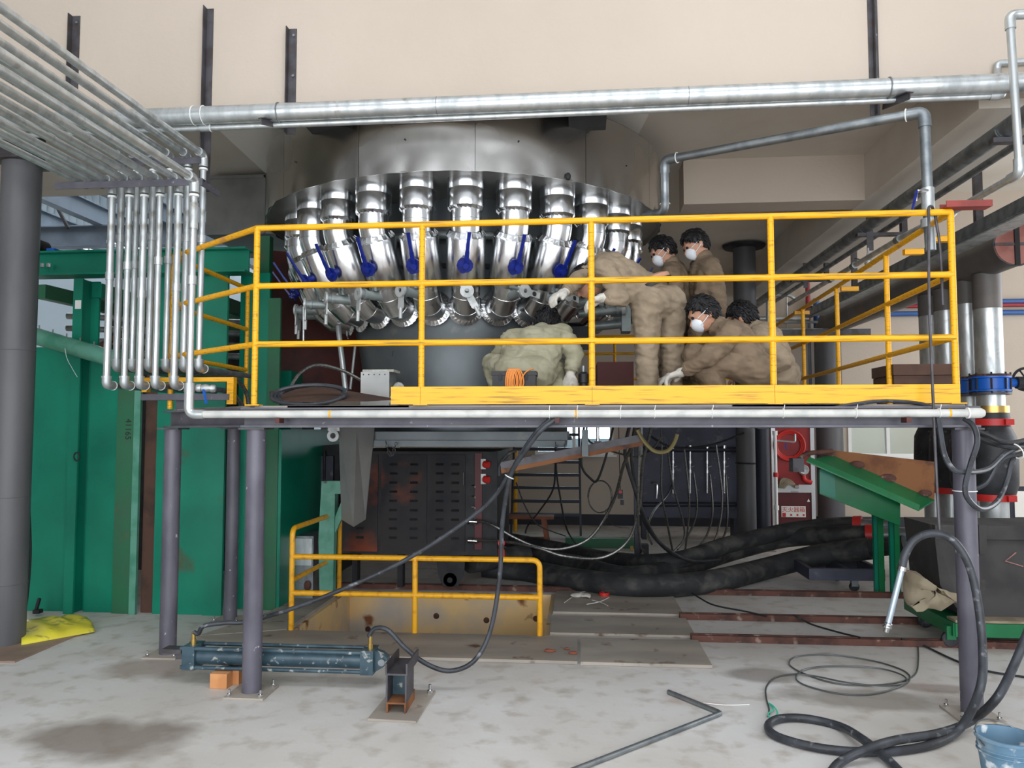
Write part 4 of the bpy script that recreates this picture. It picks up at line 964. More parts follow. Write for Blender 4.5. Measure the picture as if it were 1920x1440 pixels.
# loops of dark hose standing on edge behind the front beam
pc = PY(582, 765, 4.62)
q = []
for i in range(75):
    a_ = 2 * math.pi * i / 25; rr = .235 - .016 * (i // 25) + .006 * math.sin(a_ * 2)
    q.append(V((pc.x + rr * math.cos(a_), 4.58 + .02 * i / 25 + .1 * math.sin(a_), ZD + .012 + .13 * (1 + math.sin(a_)) * .5)))
solo(MB().tube(q, .012, 8), 'coiled_hose', 'hose', 'coil of dark hose lying on the deck at the left front', 'hose')
q = MB().prism([PY(505, 737, 4.9), PY(592, 726, 5.0), PY(735, 750, 4.65), PY(690, 762, 4.5), PY(520, 755, 4.6)], (0, 0, .012))
for i in range(len(q.v)): q.v[i].z = max(q.v[i].z, ZD + .03)
solo(q, 'brown_board', 'brown_dark', 'brown rusty board lying tilted on the deck by the hose coil', 'board', smooth=False)
p0, p1 = PY(676, 742, 5.5), PY(730, 697, 5.5)
t = thing('insulated_box', 'grey riveted box with pale mineral wool at its side on the deck', 'box', (p0.x, 5.55, ZD))
part(MB().box((p0.x, 5.5, ZD + .002), (p1.x, 5.72, p1.z)), 'box_body', 'sheet', t, smooth=False)
for i in range(5): part(MB().ball((p0.x + .02 + i * .04, 5.498, p1.z - .02), .004), 'rivet', 'dark', t)
q = MB(); 
for i in range(9):
    q.ball((p1.x + .03 + rnd.uniform(-.01, .01), 5.52 + rnd.uniform(0, .16), ZD + .04 + rnd.uniform(0, .14)), .045, n=8, m=6)
part(q, 'mineral_wool', 'wool', t)
part(MB().box((p0.x + .01, 5.51, p1.z), (p1.x + .03, 5.71, p1.z + .018)), 'wool_top', 'wool', t)
solo(MB().tube(curve(path_y((540, 735, 5.4), (563, 700, 5.5), (595, 685, 5.6), (640, 694, 5.7), (676, 712, 5.75)), 8), .013, 8), 'flexible_conduit', 'conduit', 'grey flexible conduit arching over the deck in front of the red panel', 'conduit')
# tool case with orange cable
c0, c1 = PY(923, 730, 4.72), PY(1004, 697, 4.72)
t = thing('tool_case', 'black scuffed tool case behind the toe board', 'case', ((c0.x + c1.x) / 2, 4.8, ZD))
part(MB().box((c0.x, 4.72, ZD + .001), (c1.x, 4.88, c1.z)), 'case_body', 'belt', t, smooth=False)
part(MB().box((c0.x - .006, 4.712, c1.z - .02), (c1.x + .006, 4.888, c1.z + .006)), 'case_lid', 'belt', t, smooth=False)
for i in range(3): part(MB().box((c0.x + .04 + i * .08, 4.708, c1.z - .05), (c0.x + .06 + i * .08, 4.714, c1.z - .01)), 'latch', 'dark', t, smooth=False)
q = []
for i in range(84):
    a_ = 2 * math.pi * i / 12; q.append(V((PY(955, 700, 4.7).x + .009 * (i // 12) + (.022 + .004 * (i // 24)) * math.cos(a_), 4.695 - .004 * math.sin(i * .5), ZD + .145 + .088 * math.sin(a_))))
q += path_y((975, 728, 4.69), (979, 708, 4.69), (988, 696, 4.70), (1000, 692, 4.75))
solo(MB().tube(curve(q, 3), .0045, 6), 'orange_cable', 'orange', 'bundle of orange cable draped over the black tool case', 'cable')
# small hydraulic jack
p = PY(1094, 735, 5.0); t = thing('bottle_jack', 'black bottle jack on the deck beside the glove of the kneeling worker', 'jack', (p.x, 5.0, ZD))
part(MB().lathe([(.0, .001), (.04, .001), (.04, .06), (.028, .07), (.028, .16), (.035, .165), (.035, .22), (.02, .235), (.0, .235)], (p.x, 5.0, ZD), n=18), 'body', 'belt', t)
part(MB().cyl((p.x, 5.0, ZD + .235), (p.x, 5.0, ZD + .275), .012, n=10), 'ram', 'galvd', t)
a_, c_ = PY(1120, 730, 5.9), PY(1188, 678, 5.9)
solo(MB().box((a_.x, 5.9, ZD), (c_.x, 6.3, c_.z)), 'maroon_chest', 'primer', 'maroon steel chest on the deck behind the legs of the bending worker', 'chest', smooth=False)
# stack of brown blocks behind the right rail
a_, c_ = PY(1672, 722, 5.3), PY(1785, 686, 5.3)
t = thing('board_stack', 'stack of dark brown boards on the deck behind the right end of the rail', 'board stack', (a_.x, 5.4, ZD))
for k in range(4): part(MB().box((a_.x + .02 - k * .01, 5.3 - .02 * k, ZD + .001 + k * .073), (a_.x + .42, 5.62, ZD + .072 + k * .073)), 'board', 'brown_dark', t, smooth=False)
# loose dark cable on the platform edge at the right
solo(MB().tube(curve(path_y((1550, 768, 4.24), (1600, 758, 4.25), (1660, 752, 4.25), (1720, 756, 4.25), (1755, 765, 4.24)), 6), .010, 8), 'loose_cable', 'hose', 'dark cable lying along the platform edge below the toe board at the right', 'cable')
# handrails at the far side of the platform
t = thing('rear_guardrail', 'yellow guardrail at the back of the platform behind the workers', 'guardrail', (1, YBK - .1, ZD))
for z in (2.12, 2.44, 2.66): part(MB().cyl((-.3, YBK - .1, z), (2.1, YBK - .1, z), .0175, n=10), 'rail', 'yellowx', t)
for x in (-.3, .45, 1.3, 2.1): part(MB().cyl((x, YBK - .1, ZD), (x, YBK - .1, 2.66), .0175, n=10), 'rail_post', 'yellow', t)
# ================================================================== UNDER THE PLATFORM
# flange plate below the furnace with a lifting lug
a, c = PY(618, 808, 5.72), PY(1064, 833, 5.72)
t = thing('furnace_base_plate', 'pale grey steel base ring plate under the furnace at deck level', 'base plate', ((a.x + c.x) / 2, 6.4, c.z))
part(MB().box((a.x, 5.72, c.z + .03), (c.x, 6.9, 1.475)), 'plate', 'drum', t, smooth=False)
part(MB().box((a.x + .1, 5.70, c.z - .02), (c.x - .02, 6.9, c.z + .028)), 'lower_flange', 'drum', t, smooth=False)
lug = PY(625, 817, 5.66)
q = MB().lathe([(.022, -.012), (.045, -.012), (.045, .012), (.022, .012), (.022, -.012)], lug, (0, 1, 0), 20); q.box((lug.x - .045, 5.648, lug.z), (lug.x + .045, 5.672, lug.z + .06)) if False else None
part(q, 'lifting_lug', 'port', t)
part(MB().box((lug.x - .04, 5.65, lug.z + .035), (lug.x + .05, 5.67, lug.z + .08)), 'lug_stem', 'port', t, smooth=False)
for i, (px, y0) in enumerate(((732, 826), (1050, 828))):
    ch = []
    for k in range(13):
        u = k / 12; ch.append(PY(px - 9 + 20 * u, y0 + 26 * math.sin(math.pi * u) + 3 * u, 5.66))
    for k in range(12):
        m = (ch[k] + ch[k + 1]) / 2; d = (ch[k + 1] - ch[k]).normalized()
        part(MB().torus(m, (0, 1, 0) if k % 2 else (d.z, 0, -d.x), .011, .0025, 10, 5), 'chain_link', 'iron', t)
# grey chute
t = thing('v_chute', 'grey V-shaped sheet metal chute hanging under the platform', 'chute', PY(665, 985, 5.5))
tl, tr, tm = PY(635, 800, 5.68), PY(702, 800, 5.68), PY(669, 800, 5.5)
bl, br, bm = PY(640, 974, 5.68), PY(685, 974, 5.68), PY(663, 988, 5.5)
q = MB().add([tl, tm, bm, bl, tl + V((0, .012, 0)), tm + V((0, .012, 0)), bm + V((0, .012, 0)), bl + V((0, .012, 0))], [(0, 3, 2, 1), (4, 5, 6, 7), (0, 1, 5, 4), (2, 3, 7, 6), (3, 0, 4, 7)]); part(q, 'left_face', 'sheet', t, smooth=False)
q = MB().add([tm, tr, br, bm, tm + V((0, .012, 0)), tr + V((0, .012, 0)), br + V((0, .012, 0)), bm + V((0, .012, 0))], [(0, 3, 2, 1), (4, 5, 6, 7), (0, 1, 5, 4), (2, 3, 7, 6), (1, 2, 6, 5)]); part(q, 'right_face', 'sheet', t, smooth=False)
q = MB().add([tl + V((0, .02, 0)), tr + V((0, .02, 0)), br + V((0, .02, 0)), bm + V((0, .19, .0)), bl + V((0, .02, 0))], [(0, 1, 2, 3, 4)]); part(q, 'back_face', 'dark', t, smooth=False)
# dark louvred cabinets
YLC = 6.95
def cab(px0, px1, py0, py1, Y, name, label, m, depth=.7):
    a, c = PY(px0, py0, Y), PY(px1, py1, Y)
    t = thing(name, label, 'cabinet', ((a.x + c.x) / 2, Y, c.z)); part(MB().box((a.x, Y, c.z), (c.x, Y + depth, a.z)), 'body', m, t, smooth=False); return t, a, c
t, a, c = cab(640, 932, 846, 1042, YLC, 'louvred_cabinet', 'dark rust-stained cabinet with rows of louvres under the furnace', 'dark', 1.2)
for (x0, x1) in ((716, 800), (808, 872), (645, 708)):
    pa, pb = PY(x0, 852, YLC), PY(x1, 1034, YLC)
    dr = part(MB().box((pa.x, YLC - .012, pb.z), (pb.x, YLC, pa.z)), 'door', 'dark_rust', t, smooth=False)
    w = pb.x - pa.x
    for u in ((.27, .72) if x0 > 700 else (.5,)):
        for k in range(9):
            z = pa.z - .09 - k * .083; x = pa.x + w * u
            q = MB().add([V((x - .035, YLC - .012, z + .012)), V((x + .035, YLC - .012, z + .012)), V((x + .035, YLC - .026, z - .008)), V((x - .035, YLC - .026, z - .008)), V((x + .035, YLC - .012, z - .01)), V((x - .035, YLC - .012, z - .01))], [(0, 3, 2, 1), (3, 5, 4, 2), (0, 5, 3), (1, 2, 4)])
            part(q, 'louvre', 'dark', dr, smooth=False)
p0 = PY(869, 885, YLC - .03); part(MB().tube(rounded([p0 + V((0, .02, .0)), p0, p0 - V((0, 0, .12)), p0 + V((0, .02, -.12))], .01), .007, 6), 'handle', 'iron', t)
p0 = PY(891, 850, YLC); p1 = PY(904, 1030, YLC); part(MB().box((p0.x, YLC - .02, p1.z), (p1.x, YLC, p0.z)), 'socket_panel', 'maroon', t, smooth=False)
for i in range(4):
    p = PY(884, 910 + i * 20, YLC - .03); part(MB().tube(rounded([p, p + V((.03, 0, 0)), p + V((.03, 0, -.02))], .008), .005, 6), 'latch', 'chrome', t)
for i, py in enumerate((870, 898)):
    p = PY(908, py, YLC - .02); o = part(MB().box((p.x - .03, YLC - .03, p.z - .045), (p.x + .015, YLC, p.z + .045)), 'socket_box', 'port', t, smooth=False); part(MB().lathe([(.0, .05), (.03, .05), (.036, .02), (.03, 0), (0, 0)], p, (1, -.6, -.2), 14), 'plug', 'red', o)
# wheel bogie below
p = PY(845, 1086, 6.98); o = part(MB().lathe([(0, -.03), (.04, -.03), (.062, -.02), (.062, .03), (0, .03)], p, (0, -1, 0), 22), 'wheel', 'iron', t); part(MB().cyl(p + V((0, -.05, 0)), p, .025, n=12), 'axle_cap', 'dark', o)
part(MB().prism([PY(818, 1042, 6.96), PY(873, 1042, 6.96), PY(870, 1078, 6.96), PY(858, 1100, 6.96), PY(832, 1100, 6.96), PY(822, 1078, 6.96)], (0, -.01, 0)), 'wheel_fork', 'dark', t, smooth=False)
for x in (660, 745): pa = PY(x, 1060, 7.0); part(MB().box((pa.x, 7.0, .05), (pa.x + .05, 7.1, .45)), 'leg', 'dark', t, smooth=False)
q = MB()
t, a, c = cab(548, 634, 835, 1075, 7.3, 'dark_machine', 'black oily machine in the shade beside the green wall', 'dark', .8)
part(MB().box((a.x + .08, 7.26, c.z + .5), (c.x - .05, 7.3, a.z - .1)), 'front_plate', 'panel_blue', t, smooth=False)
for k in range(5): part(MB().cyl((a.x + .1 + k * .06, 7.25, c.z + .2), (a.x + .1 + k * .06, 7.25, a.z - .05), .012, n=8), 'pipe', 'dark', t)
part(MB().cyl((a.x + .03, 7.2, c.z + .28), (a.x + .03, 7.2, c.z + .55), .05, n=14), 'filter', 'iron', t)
# bright metal cabinet beside green wall
t, a, c = cab(538, 586, 1005, 1132, 6.62, 'bright_metal_cabinet', 'scratched bright metal cabinet behind the yellow pit rail post', 'galvd', .4)
part(MB().box((a.x + .01, 6.61, c.z + .33), (c.x - .01, 6.62, a.z - .02)), 'door', 'galv', t, smooth=False)
part(MB().ball(PY(576, 1098, 6.6), .03, .008, .045), 'rust_spot', 'rust_dark', t)
# pale green bent frame
t = thing('green_bent_frame', 'pale green steel frame post behind the pit rail', 'frame', PY(612, 1110, 6.35))
q = MB().prism([PY(599, 1112, 6.35), PY(597, 1010, 6.35), PY(603, 902, 6.35), PY(660, 902, 6.35), PY(660, 926, 6.35), PY(628, 926, 6.35), PY(624, 1112, 6.35)], (0, .08, 0)); part(q, 'post', 'green_pale', t, smooth=False)
part(MB().prism([PY(628, 970, 6.37), PY(640, 940, 6.37), PY(655, 940, 6.37), PY(628, 1000, 6.37)], (0, .04, 0)), 'gusset', 'green_pale', t, smooth=False)
# tilted rusty beam and its hanger
t = thing('tilted_beam', 'rusty steel beam hanging tilted under the platform', 'beam', PY(1080, 860, 5.5))
a, c = PY(940, 878, 5.5), PY(1202, 826, 5.5); part(MB().bar(a, c, .10, .07), 'beam', 'rust', t, smooth=False)
part(MB().bar(a + V((0, -.055, .02)), c + V((0, -.055, .02)), .01, .05), 'side_plate', 'iron', t, smooth=False)
p0 = PY(1091, 806, 5.42); p1 = PY(1103, 856, 5.42); part(MB().box((p0.x, 5.41, p1.z), (p1.x, 5.44, 1.49)), 'hanger_plate', 'drum', t, smooth=False)
p = PY(1121, 835, 5.5); part(MB().box((p.x - .025, 5.47, p.z - .03), (p.x + .025, 5.53, p.z + .03)), 'clamp_block', 'iron', t, smooth=False); part(MB().cyl(p + V((0, 0, .03)), p + V((0, 0, .13)), .012, n=10), 'bolt', 'chrome', t)
part(MB().tube(curve(path_y((935, 892, 5.45), (938, 868, 5.45), (955, 850, 5.45), (968, 845, 5.45)), 5), .012, 8), 'end_loop', 'black', t)
# ladder
t = thing('steel_ladder', 'dark steel step ladder against the back wall', 'ladder', PZ(1020, 1000))
YL = 10.9
for (x0, x1) in ((958, 966), (1089, 1085)):
    part(MB().bar(PY(x1, 780, YL + .25), PY(x0 if x0 < 1000 else x0, 1006, YL), .06, .03, up=V((1, 0, 0))), 'stringer', 'navy', t, smooth=False)
for k, y in enumerate((815, 842, 866, 890, 914, 939, 964)):
    a, c = PY(962, y, YL + .12 - k * .02), PY(1087, y, YL + .12 - k * .02); part(MB().box((a.x, a.y - .05, a.z - .02), (c.x, a.y + .05, a.z + .02)), 'step', 'navy', t, smooth=False)
part(MB().cyl(PY(967, 795, YL + .4), PY(966, 1000, YL + .4), .03, n=10), 'yellow_stay', 'yellow', t)
# bench
t = thing('wooden_bench', 'low reddish wooden bench on the floor in front of the ladder', 'bench', PZ(960, 1012))
a, c = PY(890, 980, 9.3), PY(1038, 970, 9.3); zt = .42
part(MB().box((a.x, 9.2, zt), (c.x, 9.45, zt + .035)), 'seat', 'brown_wood', t, smooth=False)
for x, s in ((a.x + .06, -1), (c.x - .12, 1)):
    for y in (9.22, 9.42): part(MB().bar((x, y, zt), (x + s * .07, y, .0), .05, .035), 'leg', 'brown_wood', t, smooth=False)
part(MB().box((a.x + .1, 9.3, .16), (c.x - .1, 9.33, .2)), 'stretcher', 'brown_wood', t, smooth=False)
# valve panel
YV = 10.6
a, c = PY(1205, 800, YV), PY(1385, 972, YV)
t = thing('valve_panel', 'blue-grey steel panel with a row of chrome valves', 'valve panel', ((a.x + c.x) / 2, YV, c.z))
part(MB().box((a.x, YV, c.z), (c.x, YV + .3, 1.75)), 'panel', 'panel_blue', t, smooth=False)
part(MB().box((a.x - .02, YV + .02, .0), (a.x + .04, YV + .28, c.z)), 'leg', 'navy', t, smooth=False); part(MB().box((c.x - .06, YV + .02, .0), (c.x, YV + .28, c.z)), 'leg', 'navy', t, smooth=False)
for y, r in ((843, .035), (946, .03)):
    pa, pb = PY(1205, y, YV - .08), PY(1392, y, YV - .08); part(MB().cyl(pa, pb, r, n=14), 'header_pipe', 'navy', t); part(MB().cyl(pb - V((.03, 0, 0)), pb, r + .03, n=16), 'header_flange', 'port', t)
for i, px in enumerate((1262, 1294, 1326, 1358)):
    pt, pb = PY(px, 845, YV - .09), PY(px, 925, YV - .09)
    o = part(MB().cyl(pt, pb, .014, n=10), 'valve_pipe', 'chrome', t)
    for y in (838, 866, 884): p = PY(px, y, YV - .09); part(MB().cyl(p + V((0, 0, .02)), p - V((0, 0, .02)), .024, n=10), 'nut', 'chrome', o)
    p = PY(px, 876, YV - .09); part(MB().bar(p + V((0, -.03, 0)), p + V((.05, -.05, .02)), .012, .01), 'tap', 'galvd', o)
for k in range(14):
    p = PY(1215 + (k % 7) * 25, 860 + (k // 7) * 36, YV); part(MB().ball(p, .009, .006, .009, 8, 5), 'bolt_head', 'galvd', t)
part(MB().tube(curve(path_y((1222, 905, YV - .05), (1232, 908, YV - .08), (1231, 935, YV - .08)), 4), .015, 8), 'side_tap', 'chrome', t)
# grey round column beside the panel, up to the ceiling
px0 = PZ(1402, 1024).x; t = thing('inner_column', 'grey round column with a ragged collar at the ceiling behind the workers', 'column', (2.18, 10.28, 0))
part(MB().cyl((2.18, 10.28, 0.02), (2.18, 10.28, ZC - .02), .145, n=28), 'shaft', 'col_grey', t)
part(MB().lathe([(.15, ZC - .06), (.26, ZC - .05), (.28, ZC - .02), (.15, ZC - .005)], (2.18, 10.28, 0), n=17), 'ceiling_collar', 'dark', t, smooth=False)
part(MB().box((1.97, 10.08, .0), (2.39, 10.48, .02)), 'base_plate', 'dark', t, smooth=False)
part(MB().torus((2.18, 10.28, 1.05), (0, 0, 1), .148, .012, 24, 6), 'strap', 'black', t)
part(MB().box((1.98, 10.05, .02), (2.36, 10.13, .12)), 'foot_box', 'green_dull', t, smooth=False)
# ---- fire cabinet
YX = 11.2
a, c = PY(1445, 803, YX), PY(1530, 1001, YX); zmid = PY(1480, 916, YX).z; ztop = 1.72
t = thing('fire_cabinet', 'red fire hose cabinet with aluminium frame above an extinguisher box', 'cabinet', ((a.x + c.x) / 2, YX, 0))
part(MB().box((a.x, YX + .02, .02), (c.x, YX + .34, ztop)), 'carcass', 'red_cab', t, smooth=False)
f = .055
def frame_rect(x0, x1, z0, z1, nm):
    for lo, hi in (((x0, z0), (x0 + f, z1)), ((x1 - f, z0), (x1, z1)), ((x0 + f, z0), (x1 - f, z0 + f)), ((x0 + f, z1 - f), (x1 - f, z1))):
        part(MB().box((lo[0], YX - .02, lo[1]), (hi[0], YX + .02, hi[1])), nm, 'alu', t, smooth=False)
frame_rect(a.x, c.x, .02, zmid, 'lower_frame'); frame_rect(a.x, c.x, zmid, ztop, 'upper_frame')
part(MB().box((a.x + f, YX - .004, .02 + f), (c.x - f, YX + .004, zmid - f)), 'lower_door', 'maroon', t, smooth=False)
p = PY(1490, 922, YX - .03); part(MB().box((p.x - .05, YX - .035, p.z - .012), (p.x + .05, YX - .02, p.z + .012)), 'door_handle', 'chrome', t, smooth=False)
s0, s1 = PY(1465, 949, YX - .012), PY(1511, 970, YX - .012)
sg = part(MB().box((s0.x, YX - .012, s1.z), (s1.x, YX - .006, s0.z)), 'sign', 'sign_white', t, smooth=False)
text_mesh('灭火器箱', (s0.z - s1.z) * .52, 'sign_red', t, plane_mat(V(((s0.x + s1.x) / 2, YX - .013, s1.z + (s0.z - s1.z) * .66)), (1, 0, 0), (0, -1, 0)), 'sign_lettering')
zl = s1.z + (s0.z - s1.z) * .2
part(MB().box((s0.x + .012, YX - .0135, zl - .028), (s0.x + .06, YX - .0125, zl + .028)), 'sign_mark', 'sign_red', t, smooth=False)
for k in range(3): part(MB().box((s0.x + .12 + k * .085, YX - .0135, zl - .012), (s0.x + .145 + k * .085, YX - .0125, zl + .014)), 'sign_mark', 'sign_red', t, smooth=False)
part(MB().prism([PY(1513, 941, YX - .01), PY(1519, 941, YX - .01), PY(1516, 935, YX - .01)], (0, -.002, 0)), 'warning_triangle', 'white', t, smooth=False)
for px in (1471, 1500):
    p = PY(px, 985, YX - .005); part(MB().box((p.x - .05, YX - .007, p.z - .05), (p.x + .05, YX - .0045, p.z + .09)), 'reflection_card', 'red_cab', t, smooth=False) if False else None
# hose reel coil in the upper part
pc = PY(1480, 835, YX - .02)
for k in range(3): part(MB().torus((pc.x, YX - .03 + .012 * k, pc.z), (0, 1, 0), .21 - .02 * k, .016, 28, 8), 'reel_hose', 'red', t)
part(MB().box((a.x + f, YX + .006, zmid + .02), (c.x - f, YX + .012, ztop - f)), 'red_backing', 'red_cab', t, smooth=False)
part(MB().tube(rounded([PY(1505, 880, YX - .02), PY(1508, 900, YX - .02), PY(1522, 905, YX - .02)], .03), .03, 10), 'hydrant_elbow', 'red', t)
part(MB().lathe([(0, .02), (.03, .02), (.06, .03), (.075, 0), (0, 0)], PY(1507, 881, YX - .05), (0, -1, 0), 18), 'hydrant_ring', 'port', t)
q = MB()
for k in range(5): q.tube(curve([PY(1461 + k * 2, 915, YX - .06), PY(1466 + k * 3, 899 + k * 2, YX - .06 - k * .004), PY(1482 + k * 2, 902 + k * 2, YX - .06), PY(1492, 914, YX - .06)], 4), .02, 6)
part(q, 'canvas_hose', 'tarp', t)
part(MB().cyl(PY(1490, 912, YX - .07), PY(1497, 912, YX - .07), .03, n=12), 'hose_coupling', 'chrome', t)
# white water pipe with taps in front of the cabinet
t = thing('white_water_pipe', 'thin white pipe with taps standing in front of the fire cabinet', 'pipe', PZ(1457, 1012, 0))
pb = PZ(1457, 1012, 0); YY = pb.y
part(MB().cyl(pb, (pb.x, YY, 1.45), .022, n=12), 'pipe', 'white', t)
for y in (812, 890, 952): p = PY(1457, y, YY); part(MB().cyl((pb.x, YY, p.z - .03), (pb.x, YY, p.z + .03), .034, n=12), 'coupling', 'white' if y != 890 else 'red', t)
p = PY(1459, 826, YY); part(MB().tube(rounded([(pb.x, YY, p.z), (pb.x + .26, YY - .02, p.z - .02), (pb.x + .26, YY - .02, p.z + .09)], .03), .013, 8), 'side_branch', 'galv', t)
part(MB().bar((pb.x + .13, YY - .04, p.z - .03), (pb.x + .13, YY - .04, p.z - .12), .02, .012), 'tap_handle', 'blue', t)

# hanging pendant control
t = thing('pendant_control', 'small black pendant switch with a red button hanging by the valve panel', 'pendant', PY(1165, 935, 9.0))
p = PY(1163, 925, 9.0); part(MB().box((p.x - .03, 8.97, p.z - .06), (p.x + .03, 9.03, p.z + .04)), 'housing', 'black', t, smooth=False); part(MB().cyl(p + V((0, -.03, .02)), p + V((0, -.05, .02)), .02, n=10), 'button', 'red', t); part(MB().cyl(p + V((0, 0, .04)), PY(1160, 800, 9.0), .005, n=6), 'cord', 'black', t)
part(MB().box((p.x + .0, 8.98, p.z - .13), (p.x + .04, 9.02, p.z - .075)), 'end_plug', 'black', t, smooth=False)

# ---- thick black hoses on the floor
def zr(px, py, z): return PZ(px, py, z)
bh = [
 ([zr(905, 1062, .13), zr(980, 1070, .10), zr(1080, 1088, .10), zr(1200, 1100, .10), zr(1330, 1092, .10), zr(1440, 1065, .12), zr(1540, 1040, .26), zr(1632, 1028, .36)], .105, 'thick dusty black rubber hose nearest the floor rails'),
 ([zr(985, 1045, .11), zr(1080, 1058, .11), zr(1170, 1080, .1), zr(1270, 1066, .12), zr(1370, 1035, .2), zr(1470, 1010, .33), zr(1560, 1004, .41), zr(1630, 1003, .44)], .095, 'thick dusty black rubber hose in the middle of the bundle, with a red clamp'),
 ([zr(930, 1008, .2), zr(1050, 1030, .12), zr(1150, 1050, .12), zr(1260, 1052, .2), zr(1370, 1020, .31), zr(1480, 995, .42), zr(1560, 986, .48), zr(1607, 985, .5)], .085, 'thick dusty black rubber hose furthest back of the bundle, with a red clamp')]
for i, (pts, r, lb) in enumerate(bh):
    t = thing('rubber_hose', lb, 'hose', (pts[3].x, pts[3].y, 0), 'thick black hoses on the floor')
    cp = curve(pts, 7)
    for v in cp: v.z = max(v.z, r + .001)
    part(MB().tube(cp, r, 16), 'hose_body', 'bigblack', t)
    if i: 
        e = cp[-1]; d = (cp[-1] - cp[-3]).normalized(); part(MB().cyl(e - d * .03, e + d * .05, r + .012, n=18), 'clamp', 'red', t); part(MB().cyl(e, e + d * .35, r - .02, n=16), 'pipe_stub', 'galvd', t)
    else:
        e = cp[-1]; d = (cp[-1] - cp[-3]).normalized(); part(MB().cyl(e, e + d * .3, r - .02, n=16), 'pipe_stub', 'bigblack', t)
# big pipe stub joining hoses on the left, with red shackle
solo(MB().cyl(PZ(880, 1055, .22), PZ(985, 1040, .2), .1, n=18), 'duct_stub', 'bigblack', 'short dusty black pipe end left of the thick hoses', 'pipe')
p = PY(940, 1038, 6.7); t = thing('red_shackle', 'small red shackle hanging behind the pit rail', 'shackle', p)
part(MB().lathe([(0, -.06), (.03, -.05), (.03, .03), (.015, .06), (0, .06)], p, n=12), 'body', 'red', t); part(MB().torus(p + V((0, 0, .09)), (0, 1, 0), .025, .008, 14, 6), 'ring', 'red', t)

